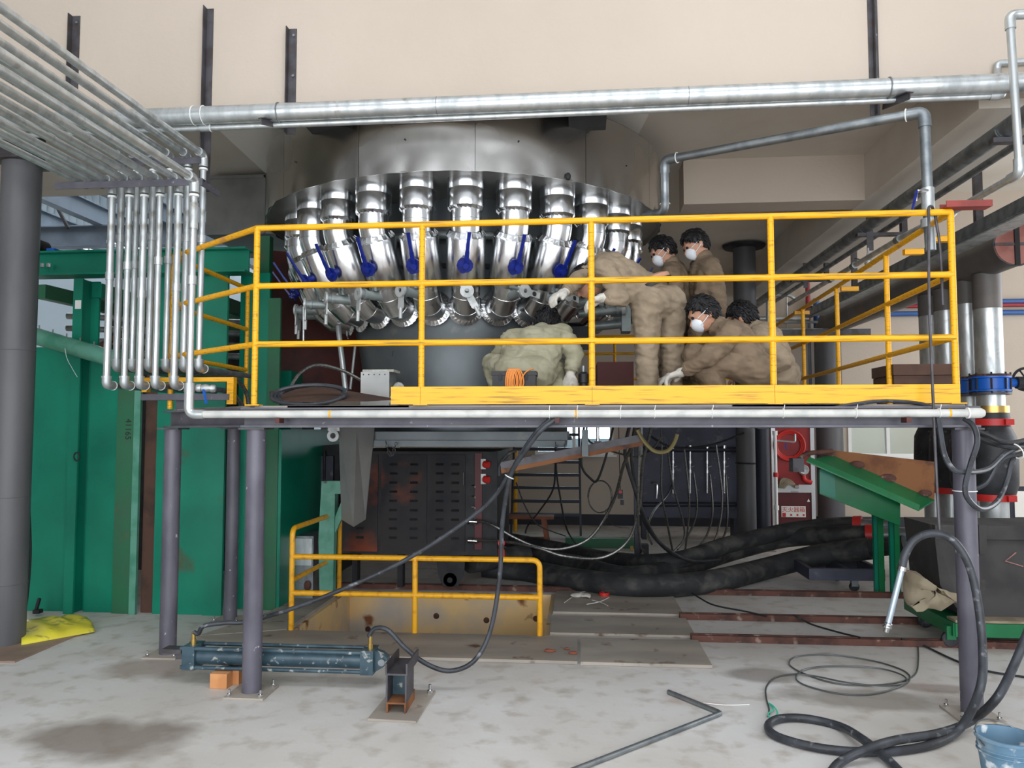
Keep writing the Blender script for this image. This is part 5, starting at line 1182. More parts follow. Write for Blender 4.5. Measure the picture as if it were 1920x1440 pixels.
# ---- hanging hoses and cables
def hoses(lst):
    for pts, r, m, nm, lb in lst:
        solo(MB().tube(curve(path_y(*pts), 7), r, 8), nm, m, lb, 'hose' if 'hose' in nm else 'cable')
hoses([
 (((885, 978, 6.9), (905, 978, 6.85), (930, 988, 6.8), (965, 1008, 6.8), (1010, 1026, 6.8), (1060, 1028, 6.8), (1110, 1005, 6.8), (1150, 940, 6.7), (1170, 870, 6.3), (1195, 815, 5.9), (1200, 795, 5.8)), .013, 'conduit', 'steel_hose', 'upper bright braided steel hose sagging from the cabinet to the platform'),
 (((882, 1014, 6.9), (905, 1013, 6.85), (960, 1017, 6.7), (1010, 1028, 6.6), (1060, 1043, 6.6), (1130, 1045, 6.7), (1180, 1010, 6.7), (1200, 940, 6.6), (1205, 870, 6.4), (1222, 800, 6.2)), .013, 'conduit', 'steel_hose', 'lower bright braided steel hose sagging from the cabinet to the platform'),
 (((1195, 806, 5.4), (1208, 828, 5.4), (1228, 846, 5.4), (1250, 846, 5.4), (1263, 832, 5.4), (1270, 814, 5.4)), .014, 'goldhose', 'olive_hose', 'olive gold hose looped under the platform edge'),
 (((1180, 800, 6.8), (1172, 850, 6.8), (1188, 910, 6.8), (1205, 960, 6.9), (1235, 1015, 7.2), (1290, 1050, 7.5), (1350, 1050, 7.7)), .016, 'black', 'black_hose', 'black hose dropping from the platform and curving over the floor'),
 (((1190, 800, 7.0), (1184, 860, 7.0), (1196, 930, 7.1), (1214, 990, 7.3), (1262, 1040, 7.6), (1320, 1055, 7.9)), .014, 'black', 'black_hose', 'second black hose dropping beside the steel post'),
 (((1041, 820, 8.5), (1041, 880, 8.5), (1036, 920, 8.6), (1010, 960, 8.8), (990, 985, 9.0), (985, 1000, 9.0)), .010, 'black', 'black_hose', 'thin black hose hanging in front of the ladder, bending left'),
 (((1043, 820, 8.4), (1043, 880, 8.4), (1050, 930, 8.5), (1062, 990, 8.7), (1080, 1020, 8.9)), .010, 'black', 'black_hose', 'thin black hose hanging in front of the ladder, bending right'),
 (((1095, 800, 8.0), (1090, 870, 8.0), (1108, 898, 8.0), (1120, 900, 8.0), (1135, 860, 8.0), (1150, 800, 8.0)), .012, 'black', 'black_hose', 'black hose loop hanging between the ladder and valve panel'),
 (((1260, 910, 10.4), (1250, 930, 10.2), (1225, 960, 10.0), (1214, 995, 9.7), (1222, 1020, 9.4)), .013, 'conduit', 'steel_hose', 'braided hose looping left from the first valve of the panel'),
 (((1240, 805, 9.6), (1241, 850, 9.6), (1240, 920, 9.5), (1250, 975, 9.3), (1262, 1038, 8.9)), .012, 'conduit', 'steel_hose', 'straight braided hose hanging left of the valve row'),
 (((1250, 830, 9.8), (1262, 910, 9.7), (1280, 975, 9.5), (1282, 1010, 9.2), (1262, 1035, 8.9)), .012, 'conduit', 'steel_hose', 'braided hose crossing below the first valve'),
 (((1282, 835, 9.9), (1292, 930, 9.8), (1290, 985, 9.5), (1285, 1030, 9.0)), .012, 'conduit', 'steel_hose', 'braided hose hanging below the second valve'),
 (((1300, 885, 10.3), (1307, 950, 10.1), (1295, 995, 9.7), (1270, 1030, 9.2)), .013, 'conduit', 'steel_hose', 'braided hose curving left from the second valve'),
 (((1331, 890, 10.3), (1336, 960, 10.1), (1322, 1010, 9.6), (1290, 1040, 9.1)), .013, 'conduit', 'steel_hose', 'braided hose curving left from the third valve'),
 (((1342, 830, 9.8), (1354, 930, 9.7), (1345, 1000, 9.3), (1320, 1045, 8.8)), .012, 'conduit', 'steel_hose', 'braided hose hanging between third and fourth valve'),
 (((1361, 890, 10.3), (1364, 970, 10.1), (1352, 1015, 9.6), (1310, 1042, 9.1)), .013, 'conduit', 'steel_hose', 'braided hose curving left from the fourth valve'),
 (((1200, 800, 6.4), (1198, 880, 6.4), (1196, 960, 6.5), (1200, 1020, 6.8), (1207, 1032, 7.0)), .010, 'conduit', 'steel_hose', 'thin braided hose hanging along the dark post'),
 (((1215, 815, 8.8), (1260, 838, 8.8), (1330, 835, 8.8), (1395, 812, 8.8)), .012, 'black', 'black_cable', 'black cable sagging above the valve panel'),
 (((1100, 800, 8.2), (1108, 830, 8.2), (1180, 855, 8.2), (1215, 850, 8.2), (1240, 820, 8.2)), .010, 'conduit', 'grey_cable', 'grey cable swagged under the platform in front of the panel'),
 (((968, 905, 6.7), (985, 950, 6.9), (1010, 985, 7.2), (1060, 1005, 7.6)), .006, 'black', 'black_cable', 'thin black cable running from the red plug to the floor')])
q = []
for k in range(56):
    a_ = 2 * math.pi * k / 14; q.append(PY(1125 + (22 + 1.5 * math.sin(k * .7)) * math.cos(a_ + 1.2), 930 + (30 + 2 * math.sin(k * .5)) * math.sin(a_ + 1.2), 8.05))
q += path_y((1135, 960, 8.05), (1150, 985, 8.2), (1180, 990, 8.4))
solo(MB().tube(curve(q, 3), .0035, 6), 'cable_loop', 'conduit', 'loops of thin grey cable hanging beside the ladder', 'cable')
# black box of connectors on the floor, timber block
t = thing('connector_block', 'dark connector block with brass tag where hoses meet the floor', 'connector', PZ(1197, 1040))
p = PZ(1200, 1040); part(MB().box((p.x - .06, p.y - .05, .001), (p.x + .1, p.y + .1, .12)), 'block', 'black', t, smooth=False); pp = PY(1185, 1030, p.y - .06); part(MB().box((pp.x - .02, p.y - .06, pp.z - .02), (pp.x + .015, p.y - .05, pp.z + .04)), 'tag', 'brass', t, smooth=False); part(MB().cyl((p.x + .02, p.y - .05, .06), (p.x + .02, p.y - .12, .03), .018, n=10), 'fitting', 'chrome', t)
p = PZ(1166, 1058); solo(MB().box((p.x - .035, p.y, .001), (p.x + .035, p.y + .08, .12)), 'timber_block', 'wood', 'small pale timber block standing behind the thick hoses', 'block', smooth=False)
# fittings where the steel hoses leave the cabinet
for py, lb in ((978, 'upper'), (1014, 'lower')):
    p = PY(884, py, 6.88); solo(MB().lathe([(.012, -.03), (.024, -.03), (.024, .0), (.018, .0), (.018, .02), (.026, .02), (.026, .05), (.013, .06)], p, (1, 0, -.05), 12), 'hose_fitting', 'chrome', 'chrome hose fitting on the cabinet side, %s of the two' % lb, 'fitting')
# dark vertical post in mid view
a, c = PY(1188, 800, 8.9), PY(1199, 1035, 8.9)
solo(MB().box((a.x, 8.9, 0), (c.x, 8.97, Z0B)), 'steel_post', 'navy', 'dark square post under the platform left of the valve panel', 'post', smooth=False)
solo(MB().box((PY(1060, 1015, 9.8).x, 9.8, .0), (PY(1200, 1015, 9.8).x, 9.95, .12)), 'low_beam', 'green_dull', 'low dark green beam on the floor behind the hanging hoses', 'beam', smooth=False)
# ================================================================== RIGHT SIDE
# long duct with a round cap, its legs, valve and bellows
XD, ZDu, RD = 3.70, 3.06, .18
t = thing('exhaust_duct', 'big dark round duct with a red capped end running back on the right', 'duct', (XD, 9, ZDu))
part(MB().cyl((XD, 6.8, ZDu), (XD, 11.6, ZDu), RD, n=32), 'duct_run', 'duct', t)
part(MB().tube(rounded([(XD, 11.4, ZDu), (XD, 11.8, ZDu), (XD, 11.8, ZDu - .4)], .3), RD, 28), 'bend', 'duct', t)
part(MB().cyl((XD, 11.8, 0), (XD, 11.8, ZDu - .2), RD + .005, n=28), 'down_leg', 'col_grey', t)
cp = part(MB().cyl((XD, 6.79, ZDu), (XD, 6.80, ZDu), RD - .006, n=32), 'end_cap', 'rust', t, label='round reddish end cap')
M['cap'] = mat('reddish_cap', (158, 106, 96), (136, 84, 76), rough=.7, scale=5); cp.data.materials[0] = M['cap']
part(MB().torus((XD, 6.80, ZDu), (0, 1, 0), RD, .009, 36, 6), 'cap_rim', 'iron', t)
part(MB().box((XD - .02, 6.775, ZDu - RD), (XD + .02, 6.79, ZDu + RD)), 'cap_bar', 'dark', t, smooth=False); part(MB().box((XD - RD, 6.78, ZDu - .012), (XD + RD, 6.79, ZDu + .012)), 'cap_bar', 'iron', t, smooth=False)
lab = ['galvanised down pipe with blue hand-wheel valve and black bellows, nearest', 'galvanised down pipe behind the nearest one at the right', 'galvanised down pipe beside the rail end at the right', 'dark streaked down pipe left of the rail end']
for i, Y in enumerate((7.29, 7.65, 8.07, 8.42)):
    r = .115
    t = thing('down_pipe', lab[i], 'pipe', (XD, Y, 0), 'down pipes of the right duct')
    z1 = ZDu - RD + .02
    part(MB().cyl((XD, Y, 1.98), (XD, Y, z1), r, n=24), 'upper_pipe', 'galv', t)
    part(MB().cyl((XD, Y, z1 - (.32 if i == 0 else .22)), (XD, Y, z1), r + .003, n=24), 'painted_top', 'duct', t)
    part(MB().lathe([(r - .01, 1.965), (r + .05, 1.965), (r + .05, 1.985), (r - .01, 1.985)], (XD, Y, 0), n=24), 'flange', 'rust_dark', t)
    vb = part(MB().lathe([(r, 1.83), (r + .055, 1.83), (r + .055, 1.845), (r + .035, 1.85), (r + .035, 1.945), (r + .055, 1.95), (r + .055, 1.965), (r, 1.965)], (XD, Y, 0), n=24), 'valve_body', 'blue2', t)
    for k in range(8):
        a = 2 * math.pi * (k + .5) / 8; part(MB().cyl((XD + (r + .043) * math.cos(a), Y + (r + .043) * math.sin(a), 1.81), (XD + (r + .043) * math.cos(a), Y + (r + .043) * math.sin(a), 2.0), .009, n=6), 'flange_bolt', 'dark', vb)
    if i == 0:
        c = V((XD + r + .16, Y - .03, 1.94)); part(MB().cyl((XD + r + .03, Y, 1.91), (XD + r + .14, Y, 1.91), .04, n=14), 'gearbox', 'blue2', t); part(MB().cyl((XD + r + .1, Y - .02, 1.91), (XD + r + .2, Y - .02, 1.91), .055, n=16), 'gear_cover', 'black', t)
        hw = part(MB().torus(c + V((.02, 0, 0)), (.5, 1, .1), .10, .012, 26, 8), 'hand_wheel', 'black', t)
        for k in range(3):
            a = 2 * math.pi * k / 3; u, w = frame(V((.5, 1, .1))); part(MB().cyl(c + V((.02, 0, 0)), c + V((.02, 0, 0)) + (u * math.cos(a) + w * math.sin(a)) * .1, .008, n=6), 'spoke', 'black', hw)
    part(MB().cyl((XD, Y, 1.58), (XD, Y, 1.83), r, n=24), 'lower_pipe', 'galv', t)
    part(MB().lathe([(r, 1.80), (r + .05, 1.80), (r + .05, 1.825), (r, 1.825)], (XD, Y, 0), n=24), 'flange', 'iron', t)
    part(MB().lathe([(r + .012, 1.70), (r + .03, 1.70), (r + .03, 1.64), (r + .012, 1.64)], (XD, Y, 0), n=24), 'joint_ring', 'brass', t)
    be = MB().lathe([(r + .02, 1.67), (r + .03, 1.60), (r + .03, 1.52), (r + .045, 1.49), (r + .075, 1.42), (r + .085, 1.2), (r + .08, 1.0), (r + .05, .9), (r + .03, .86)], (XD, Y, 0), n=24); part(be, 'rubber_bellows', 'black', t)
    for z in (1.555, .885):
        cl = part(MB().lathe([(r + .02, z - .03), (r + .055, z - .03), (r + .055, z + .03), (r + .02, z + .03)], (XD, Y, 0), n=24), 'clamp', 'red', t)
        part(MB().box((XD + .02, Y - r - .085, z - .025), (XD + .09, Y - r - .04, z + .025)), 'clamp_lug', 'red', cl, smooth=False)
    part(MB().cyl((XD, Y, 0.0), (XD, Y, .88), r, n=24), 'floor_pipe', 'galv', t)
# channel beam along the duct, hangers
t = thing('tray_beam', 'long dark steel channel running back above the duct at the right', 'beam', (3.3, 8, 3.2))
tbp = PY(1908, 385, 6.0); XT, ZTb = tbp.x, tbp.z
q = MB().box((XT, 2.0, ZTb - .05), (XT + .01, 11.5, ZTb + .045)); q.box((XT, 2.0, ZTb - .06), (XT + .1, 11.5, ZTb - .05)); part(q, 'channel', 'galvd', t, smooth=False)
part(MB().box((XT + .02, 2.0, ZTb - .075), (XT + .20, 11.2, ZTb - .062)), 'tray_sheet', 'port', t, smooth=False)
for y in (5.62, 6.6, 9.5): part(MB().box((XT, y, ZTb + .045), (XT + .06, y + .05, 5.1)), 'hanger', 'iron', t, smooth=False)
# pipes under the ceiling beam
for i, (x, z, r, lb) in enumerate(((2.69, 3.385, .056, 'thick dark pipe running back under the ceiling beam'), (2.93, 3.40, .026, 'thin dark pipe running back beside the thick one under the beam'))):
    solo(MB().cyl((x, -2.5, z), (x, 11.9, z), r, n=18), 'beam_pipe', 'galvd', lb, 'pipe')
for i, (y, lb) in enumerate(((4.98, 'grey bracket bar under the dark pipes nearest the camera'), (7.35, 'grey bracket bar under the dark pipes in the middle'), (9.6, 'grey bracket bar under the dark pipes furthest back'))):
    t = thing('pipe_bracket', lb, 'bracket', (2.7, y, 3.3), 'brackets under the ceiling beam')
    part(MB().box((2.60, y, 3.295), (3.05, y + .06, 3.325)), 'bar', 'iron', t, smooth=False)
    part(MB().box((2.98 if i == 0 else 3.0, y, 3.325), (3.05, y + .06, ZB if i == 0 else ZB)), 'upright', 'iron', t, smooth=False)
    part(MB().torus((2.69, y + .03, 3.385), (0, 1, 0), .062, .005, 20, 5, a0=0, a1=math.pi, ref=(1, 0, 0)), 'u_bolt', 'galvd', t)
for px, y0, y1, Y, lb in ((1628, 338, 470, 7.35, 'dark angle hanger on the side of the ceiling beam, longer'), (1509, 443, 540, 9.6, 'dark angle hanger on the side of the ceiling beam, further back')):
    p0, p1 = PX(px, y0, 2.52), PX(px, y1, 2.52); x = 2.5
    solo(MB().box((PY(px, y0, Y).x - .03, Y - .005, PY(px, y1, Y).z), (PY(px, y0, Y).x + .03, Y, PY(px, y0, Y).z)), 'angle_hanger', 'iron', lb, 'angle iron', smooth=False)
p = PY(1628, 485, 7.3); t = thing('hanging_tap', 'small grey tap valve hanging below the angle iron at the right', 'valve', p)
part(MB().lathe([(0, -.09), (.03, -.08), (.035, -.02), (.02, 0), (.02, .03), (.012, .05), (.008, .1)], p, n=12), 'body', 'port', t); part(MB().bar(p + V((-.03, -.03, -.03)), p + V((-.13, -.03, .0)), .02, .006), 'lever', 'navy', t)
# pipes and bars by the back wall
YP2 = 11.75
for i, (x0, x1, y, r, m, lb) in enumerate(((1424, 1516, 597, .03, 'galv', 'upper of three bright pipes by the back wall behind the workers'), (1424, 1533, 604, .02, 'galvd', 'middle of three bright pipes by the back wall behind the workers'), (1440, 1570, 619, .028, 'galv', 'lowest of three bright pipes by the back wall'))):
    solo(MB().cyl(PY(x0, y, YP2 - .2 * i), PY(x1, y, YP2 - .2 * i), r, n=12), 'wall_side_pipe', m, lb, 'pipe')
a, c = PY(1466, 618, 11.2), PY(1633, 627, 11.2)
solo(MB().box((a.x, 11.2, c.z - .03), (c.x, 11.26, a.z + .0)), 'angle_beam', 'iron', 'dark angle bar across the duct leg near the back wall', 'angle iron', smooth=False)
for i, (px, y0, y1, r, m, lb) in enumerate(((1530, 560, 985, .045, 'bluepipe', 'vertical blue pipe on the back wall by the duct leg'), (1514, 530, 600, .035, 'redpipe', 'short vertical red pipe high on the back wall'), (1517, 600, 985, .02, 'bluegrey', 'thin blue-grey pipe beside the vertical blue pipe'), (1543, 615, 985, .018, 'white', 'thin white pipe right of the vertical blue pipe'), (1475, 555, 680, .012, 'galv', 'thin steel rod hanging behind the squatting worker'))):
    a, c = PY(px, y0, 12.0), PY(px, y1, 12.0); solo(MB().cyl((a.x, 12.0, max(c.z, .0)), (a.x, 12.0, a.z), r, n=12), 'wall_riser', m, lb, 'pipe')
solo(MB().tube(rounded(path_y((1440, 610, 11.3), (1440, 553, 11.3), (1480, 553, 11.3), (1490, 560, 11.3)), .05), .028, 10), 'bent_tap_pipe', 'galv', 'bent galvanised pipe with tap end near the back wall', 'pipe')
p = PY(1530, 580, 11.9); t = thing('pressure_switch', 'small black and white switch box on the blue pipe at the back wall', 'switch', p)
part(MB().box((p.x - .07, 11.88, p.z - .05), (p.x + .03, 11.95, p.z + .05)), 'box', 'black', t, smooth=False); part(MB().box((p.x + .03, 11.88, p.z - .05), (p.x + .08, 11.95, p.z + .06)), 'cover', 'white', t, smooth=False)
for i, (y, m, r, lb) in enumerate(((566, 'bluepipe', .035, 'uppermost blue pipe along the back wall at the right'), (573, 'redpipe', .03, 'dark red pipe along the back wall at the right'), (587, 'bluepipe', .04, 'lower blue pipe along the back wall at the right'))):
    a = PY(1600, y, 12.04); c = PY(1900, y, 12.04); z = PY(1800, y, 12.04).z
    solo(MB().cyl((a.x, 12.04, z), (8.8, 12.04, z), r, n=12), 'wall_pipe', m, lb, 'pipe')
t = thing('leaning_board', 'white board in a dark frame at the right edge by the wall', 'board', PZ(1910, 985))
a, c = PY(1893, 912, 10.5), PY(1960, 976, 10.5); 
part(MB().box((a.x, 10.5, 0.0), (c.x, 10.53, a.z)), 'frame', 'navy', t, smooth=False); part(MB().box((a.x + .05, 10.49, c.z + .04), (c.x - .05, 10.5, a.z - .06)), 'panel', 'white_board_lit_patch', t, smooth=False)

# ------------------------------------------------------------------ green chute on legs
t = thing('green_chute_stand', 'green steel chute with a rusty brown side plate on two legs', 'chute', PZ(1665, 1115))
A, B, A2_, B2_ = PY(1512, 864, 6.95), PY(1722, 956, 6.95), PY(1560, 853, 7.25), PY(1752, 937, 7.25)
part(MB().prism([A, B, B2_, A2_], (0, 0, -.012)), 'bottom_plate', 'green_lav', t, smooth=False)
q = MB().prism([A2_, B2_, PY(1753, 866, 7.25), PY(1552, 843, 7.25)], (0, .012, 0)); part(q, 'side_plate', 'rust', t, smooth=False)
part(MB().prism([A, B, B + V((0, 0, .0)) + (B2_ - B) * .12 + V((0, 0, .03)), A + (A2_ - A) * .12 + V((0, 0, .03))], (0, .006, 0)), 'front_lip', 'green_lav', t, smooth=False)
part(MB().tube(rounded(path_y((1500, 860, 7.05), (1512, 850, 7.1), (1560, 846, 7.2)), .03), .022, 10), 'rolled_edge', 'rust_dark', t)
for (px, py, s) in ((1555, 851, .06), (1607, 872, .07), (1665, 897, .075), (1735, 925, .06)):
    p = PY(px, py, 7.23); part(MB().ball(p, s, .02, s * .55, 10, 6), 'weld_patch', 'rust_dark', t)
q = MB().prism(path_y((1537, 882, 7.1), (1565, 876, 7.1), (1688, 944, 7.1), (1688, 986, 7.1), (1537, 926, 7.1)), (0, .05, 0)); part(q, 'support_arm', 'green_lav', t, smooth=False)
part(MB().prism(path_y((1537, 880, 7.09), (1564, 874, 7.09), (1567, 935, 7.09), (1537, 925, 7.09)), (0, .0125, 0)), 'arm_end', 'green', t, smooth=False)
for (x0, x1, y0, Yl) in ((1645, 1660, 955, 7.3), (1675, 1690, 928, 7.2)):
    a, c = PY(x0, y0, Yl), PY(x1, 1115, Yl); part(MB().box((a.x, Yl, 0.0), (c.x, Yl + .07, a.z)), 'leg', 'green_lav', t, smooth=False); part(MB().box((a.x - .03, Yl + .02, 0.0), (a.x, Yl + .06, a.z - .02)), 'leg_flange', 'green', t, smooth=False)
p = PY(1495, 872, 7.0); part(MB().box((p.x - .045, 6.97, p.z - .06), (p.x + .05, 7.1, p.z + .06)), 'junction_box', 'iron', t, smooth=False)
# trolley
t = thing('low_trolley', 'low grey trolley frame with castors on the rails', 'trolley', PZ(1580, 1112))
a, c = PY(1517, 1066, 7.35), PY(1660, 1090, 7.35)
part(MB().box((a.x, 7.35, c.z), (c.x, 7.40, a.z)), 'front_rail', 'panel_blue', t, smooth=False); part(MB().box((a.x, 7.95, c.z), (c.x, 8.0, a.z)), 'rear_rail', 'panel_blue', t, smooth=False)
for x in (a.x, (a.x + c.x) / 2, c.x - .04): part(MB().box((x, 7.4, c.z), (x + .04, 7.95, a.z)), 'cross_rail', 'panel_blue', t, smooth=False)
for x in (a.x + .42,):
    for y in (7.42, 7.9):
        w = part(MB().lathe([(0, -.015), (.04, -.015), (.045, -.008), (.045, .008), (.04, .015), (0, .015)], (x, y, .047), (0, 1, 0), 16), 'castor', 'black', t); part(MB().box((x - .03, y - .025, .05), (x + .03, y + .025, c.z)), 'castor_fork', 'galvd', w, smooth=False)
# cart with bin
t = thing('green_flat_cart', 'low green flat cart with small wheels at the right edge', 'cart', PZ(1800, 1195))
pa = PZ(1705, 1160, .10); YC = 5.55
xa_ = PY(1700, 1140, YC + .75).x + .23
part(MB().box((xa_ - .22, YC, .15), (4.2, YC + .8, .18)), 'deck', 'green_lav', t, smooth=False); part(MB().box((xa_ - .22, YC - .01, .09), (4.2, YC, .18)), 'front_rail', 'green_lav', t, smooth=False); part(MB().box((xa_ - .23, YC, .09), (xa_ - .22, YC + .8, .18)), 'side_rail', 'green_lav', t, smooth=False)
for px, Y in ((1780, YC + .06), (1735, YC + .6), (1990, YC + .06)):
    p = PY(px, 1180, Y); w = part(MB().lathe([(0, -.02), (.045, -.02), (.055, -.012), (.055, .012), (.045, .02), (0, .02)], (p.x, Y, .056), (0, 1, 0), 18), 'wheel', 'black', t); part(MB().box((p.x - .03, Y - .03, .06), (p.x + .03, Y + .03, .15)), 'wheel_fork', 'green_lav', w, smooth=False)
t = thing('black_bin', 'big dusty black box standing on the green cart', 'bin', (xa_ + .6, YC + .5, .18))
xbl = PY(1690, 978, YC + .75).x; zbt = PY(1800, 985, YC + .2).z
part(MB().prism([V((xbl, YC + .2, zbt)), V((4.1, YC + .2, zbt)), V((4.1, YC + .12, .2)), V((xbl + .14, YC + .12, .2)), V((xbl + .02, YC + .17, .4))], (0, .5, 0)), 'body', 'bin', t, smooth=False)
part(MB().box((xbl - .01, YC + .15, zbt - .09), (4.1, YC + .20, zbt + .005)), 'rim', 'bin', t, smooth=False)
a = PY(1838, 985, YC + .1); part(MB().box((a.x, YC + .12, a.z - .2), (a.x + .05, YC + .18, a.z)), 'rim_strap', 'bin', t, smooth=False)
part(MB().tube(path_y((1918, 1062, YC + .15), (1885, 1052, YC + .13), (1905, 1036, YC + .15)), .004, 5), 'chalk_arrow', 'chalk', t)
def tarp():
    m = MB(); pts = [PY(1700, 1068, YC + .1), PY(1702, 1130, YC + .05), PY(1735, 1143, YC + .02), PY(1800, 1130, YC + .06), PY(1790, 1115, YC + .12), PY(1750, 1108, YC + .14), PY(1722, 1080, YC + .16)]
    c = sum(pts, V((0, 0, 0))) / len(pts) + V((0, -.09, .04)); n = len(pts); vs = []
    ring = curve(pts + [pts[0]], 5)[:-1]; n = len(ring)
    for s in (1, .72, .42, .15):
        for k, p in enumerate(ring): q = c.lerp(p, s); vs.append(q + V((.015 * math.sin(k * .9 + s * 5), -.035 * math.sin(k * 1.3) * (1 - s) - .02, .018 * math.sin(k * 1.7 + s * 3))))
    vs += [p + V((0, .05, 0)) for p in ring]
    f = []
    for r_ in range(3):
        for k in range(n): f.append((r_ * n + k, r_ * n + (k + 1) % n, (r_ + 1) * n + (k + 1) % n, (r_ + 1) * n + k))
    f.append(tuple(3 * n + k for k in range(n)))
    for k in range(n): f.append((4 * n + k, 4 * n + (k + 1) % n, (k + 1) % n, k))
    for i, v in enumerate(vs): v.z = max(v.z, .182)
    return m.add(vs, f)
solo(tarp(), 'tarpaulin', 'tarp', 'folded khaki tarpaulin on the cart beside the black box', 'tarpaulin', angle=70)
q = MB(); a = PY(1790, 1135, YC - .0); q.box((a.x, YC - .004, .183), (4.1, YC + .12, .2)); solo(q, 'canvas_strip', 'tarp', 'pale canvas strip lying along the front of the green cart', 'canvas', smooth=False)

# ------------------------------------------------------------------ hoses around the right post
hoses([
 (((1758, 775, 4.19), (1763, 810, 4.15), (1770, 850, 4.13), (1785, 878, 4.13), (1806, 885, 4.15), (1850, 880, 4.35), (1885, 850, 4.5), (1930, 830, 4.6)), .014, 'hose', 'rubber_hose_loop', 'black hose sagging from the platform edge past the right post'),
 (((1808, 785, 4.22), (1826, 800, 4.18), (1832, 830, 4.16), (1820, 870, 4.15), (1810, 910, 4.14), (1815, 935, 4.14), (1840, 955, 4.2), (1870, 940, 4.4), (1888, 900, 4.5), (1900, 860, 4.55), (1930, 845, 4.6)), .014, 'hose', 'rubber_hose_loop', 'black hose looping low around the right post'),
 (((1815, 800, 4.55), (1850, 815, 4.5), (1890, 830, 4.5), (1935, 822, 4.6)), .013, 'black', 'rubber_hose_loop', 'upper black hose going right behind the post top'),
 (((1815, 812, 4.6), (1855, 830, 4.55), (1893, 838, 4.5), (1935, 838, 4.6)), .013, 'black', 'rubber_hose_loop', 'lower black hose with yellow print going right behind the post'),
 (((1818, 920, 4.5), (1850, 905, 4.5), (1880, 860, 4.5), (1930, 850, 4.6)), .013, 'hose', 'rubber_hose_loop', 'black hose rising to the tied bundle at the right edge')])
solo(MB().torus(PY(1905, 846, 4.52), (1, .3, .5), .045, .004, 20, 5), 'bundle_tie', 'white', 'white cable tie around the hose bundle at the right edge', 'cable tie')
solo(MB().torus((XR + .01, YF + .03, PY(1810, 922, 4.25).z), (0, 0, 1), .057, .003, 24, 5), 'post_tie', 'white', 'thin white cable tie around the right platform post', 'cable tie')

# ================================================================== FOREGROUND
# yellow pit rail
t = thing('pit_guardrail', 'low glossy yellow rail around the floor pit', 'guardrail', (-1.2, 5.56, 0))
Yp = 5.585; x0, x1, xm = PY(547, 1100, Yp).x, PY(1012, 1100, Yp).x, PY(778, 1100, Yp).x
rr = .02
part(MB().tube(rounded([(x0, Yp, .022), (x0, Yp, .76), (x0 + .0, 6.72, .76), (x0, 6.72, .022)], .06), rr, 12), 'end_frame', 'yellow2', t)
part(MB().tube(rounded([(x0, Yp, .555), (x1, Yp, .555), (x1, Yp, .022)], .06), rr, 12), 'top_rail', 'yellow2', t)
part(MB().cyl((x0, Yp, .29), (x1, Yp, .29), rr, n=12), 'lower_rail', 'yellow2', t)
part(MB().cyl((xm, Yp, .022), (xm, Yp, .555), rr, n=12), 'middle_post', 'yellow2', t)
part(MB().cyl((x0, Yp, .38), (x0, 6.72, .38), rr - .002, n=12), 'side_rail', 'yellow2', t)
# hydraulic cylinder on bricks
ZH, YHc = .155, 4.47
hx0, hx1 = PY(362, 1245, YHc).x, PY(692, 1245, YHc).x
t = thing('hydraulic_cylinder', 'paint-spattered teal hydraulic cylinder lying on bricks by the left post', 'hydraulic cylinder', ((hx0 + hx1) / 2, YHc, .09))
part(MB().cyl((hx0, YHc, ZH), (hx1, YHc, ZH), .05, n=24), 'barrel', 'hyd', t)
for x, nm in ((hx0, 'end_block'), (hx1, 'end_block')): part(MB().box((x - .035, YHc - .068, ZH - .068), (x + .04, YHc + .068, ZH + .068)), nm, 'hyd', t, smooth=False)
for sy in (-1, 1):
    for sz in (-1, 1): part(MB().cyl((hx0 - .05, YHc + sy * .054, ZH + sz * .054), (hx1 + .03, YHc + sy * .054, ZH + sz * .054), .0115, n=10), 'tie_rod', 'hyd', t)
part(MB().box((hx0 - .10, YHc - .02, ZH - .02), (hx0 - .035, YHc + .02, ZH + .02)), 'rod_end', 'iron', t, smooth=False); part(MB().box((hx0 - .17, YHc - .05, ZH + .02), (hx0 - .05, YHc + .03, ZH + .045)), 'rod_clevis', 'iron', t, smooth=False)
q = MB().prism([(hx1 + .04, YHc - .03, ZH - .06), (hx1 + .085, YHc - .03, ZH - .035), (hx1 + .115, YHc - .03, ZH - .01), (hx1 + .115, YHc - .03, ZH + .02), (hx1 + .085, YHc - .03, ZH + .045), (hx1 + .04, YHc - .03, ZH + .06)], (0, .06, 0)); part(q, 'clevis', 'hyd', t, smooth=False)
part(MB().cyl((hx1 + .085, YHc - .05, ZH), (hx1 + .085, YHc + .05, ZH), .02, n=14), 'pin', 'galvd', t)
for x in (hx0 + .01, hx1 + .012):
    part(MB().lathe([(0, 0), (.016, 0), (.016, .03), (.012, .03), (.012, .075), (0, .075)], (x, YHc - .02, ZH + .068), n=10), 'hose_fitting', 'brass', t)
zf = ZH + .14
hA = [V((hx0 + .01, YHc - .02, zf)), PY(372, 1188, YHc - .02), PY(382, 1174, YHc - .02), PY(420, 1168, YHc), PY(475, 1163, YHc + .02), PY(600, 1122, 4.5), PY(760, 1050, 4.5), PY(900, 957, 4.45), PY(953, 893, 4.35), PY(975, 855, 4.25), PY(1005, 812, 4.2), PY(1032, 786, 4.195)]
hB = [V((hx1 + .012, YHc - .02, zf)), PY(693, 1190, YHc - .02), PY(705, 1178, YHc - .02), PY(728, 1182, YHc - .03), PY(760, 1215, YHc - .05), PY(800, 1245, YHc - .06), PY(845, 1258, YHc - .06), PY(890, 1238, YHc - .05), PY(920, 1180, YHc - .02), PY(937, 1080, 4.45), PY(942, 980, 4.42), PY(957, 893, 4.32), PY(985, 845, 4.22), PY(1015, 806, 4.18), PY(1042, 786, 4.18)]
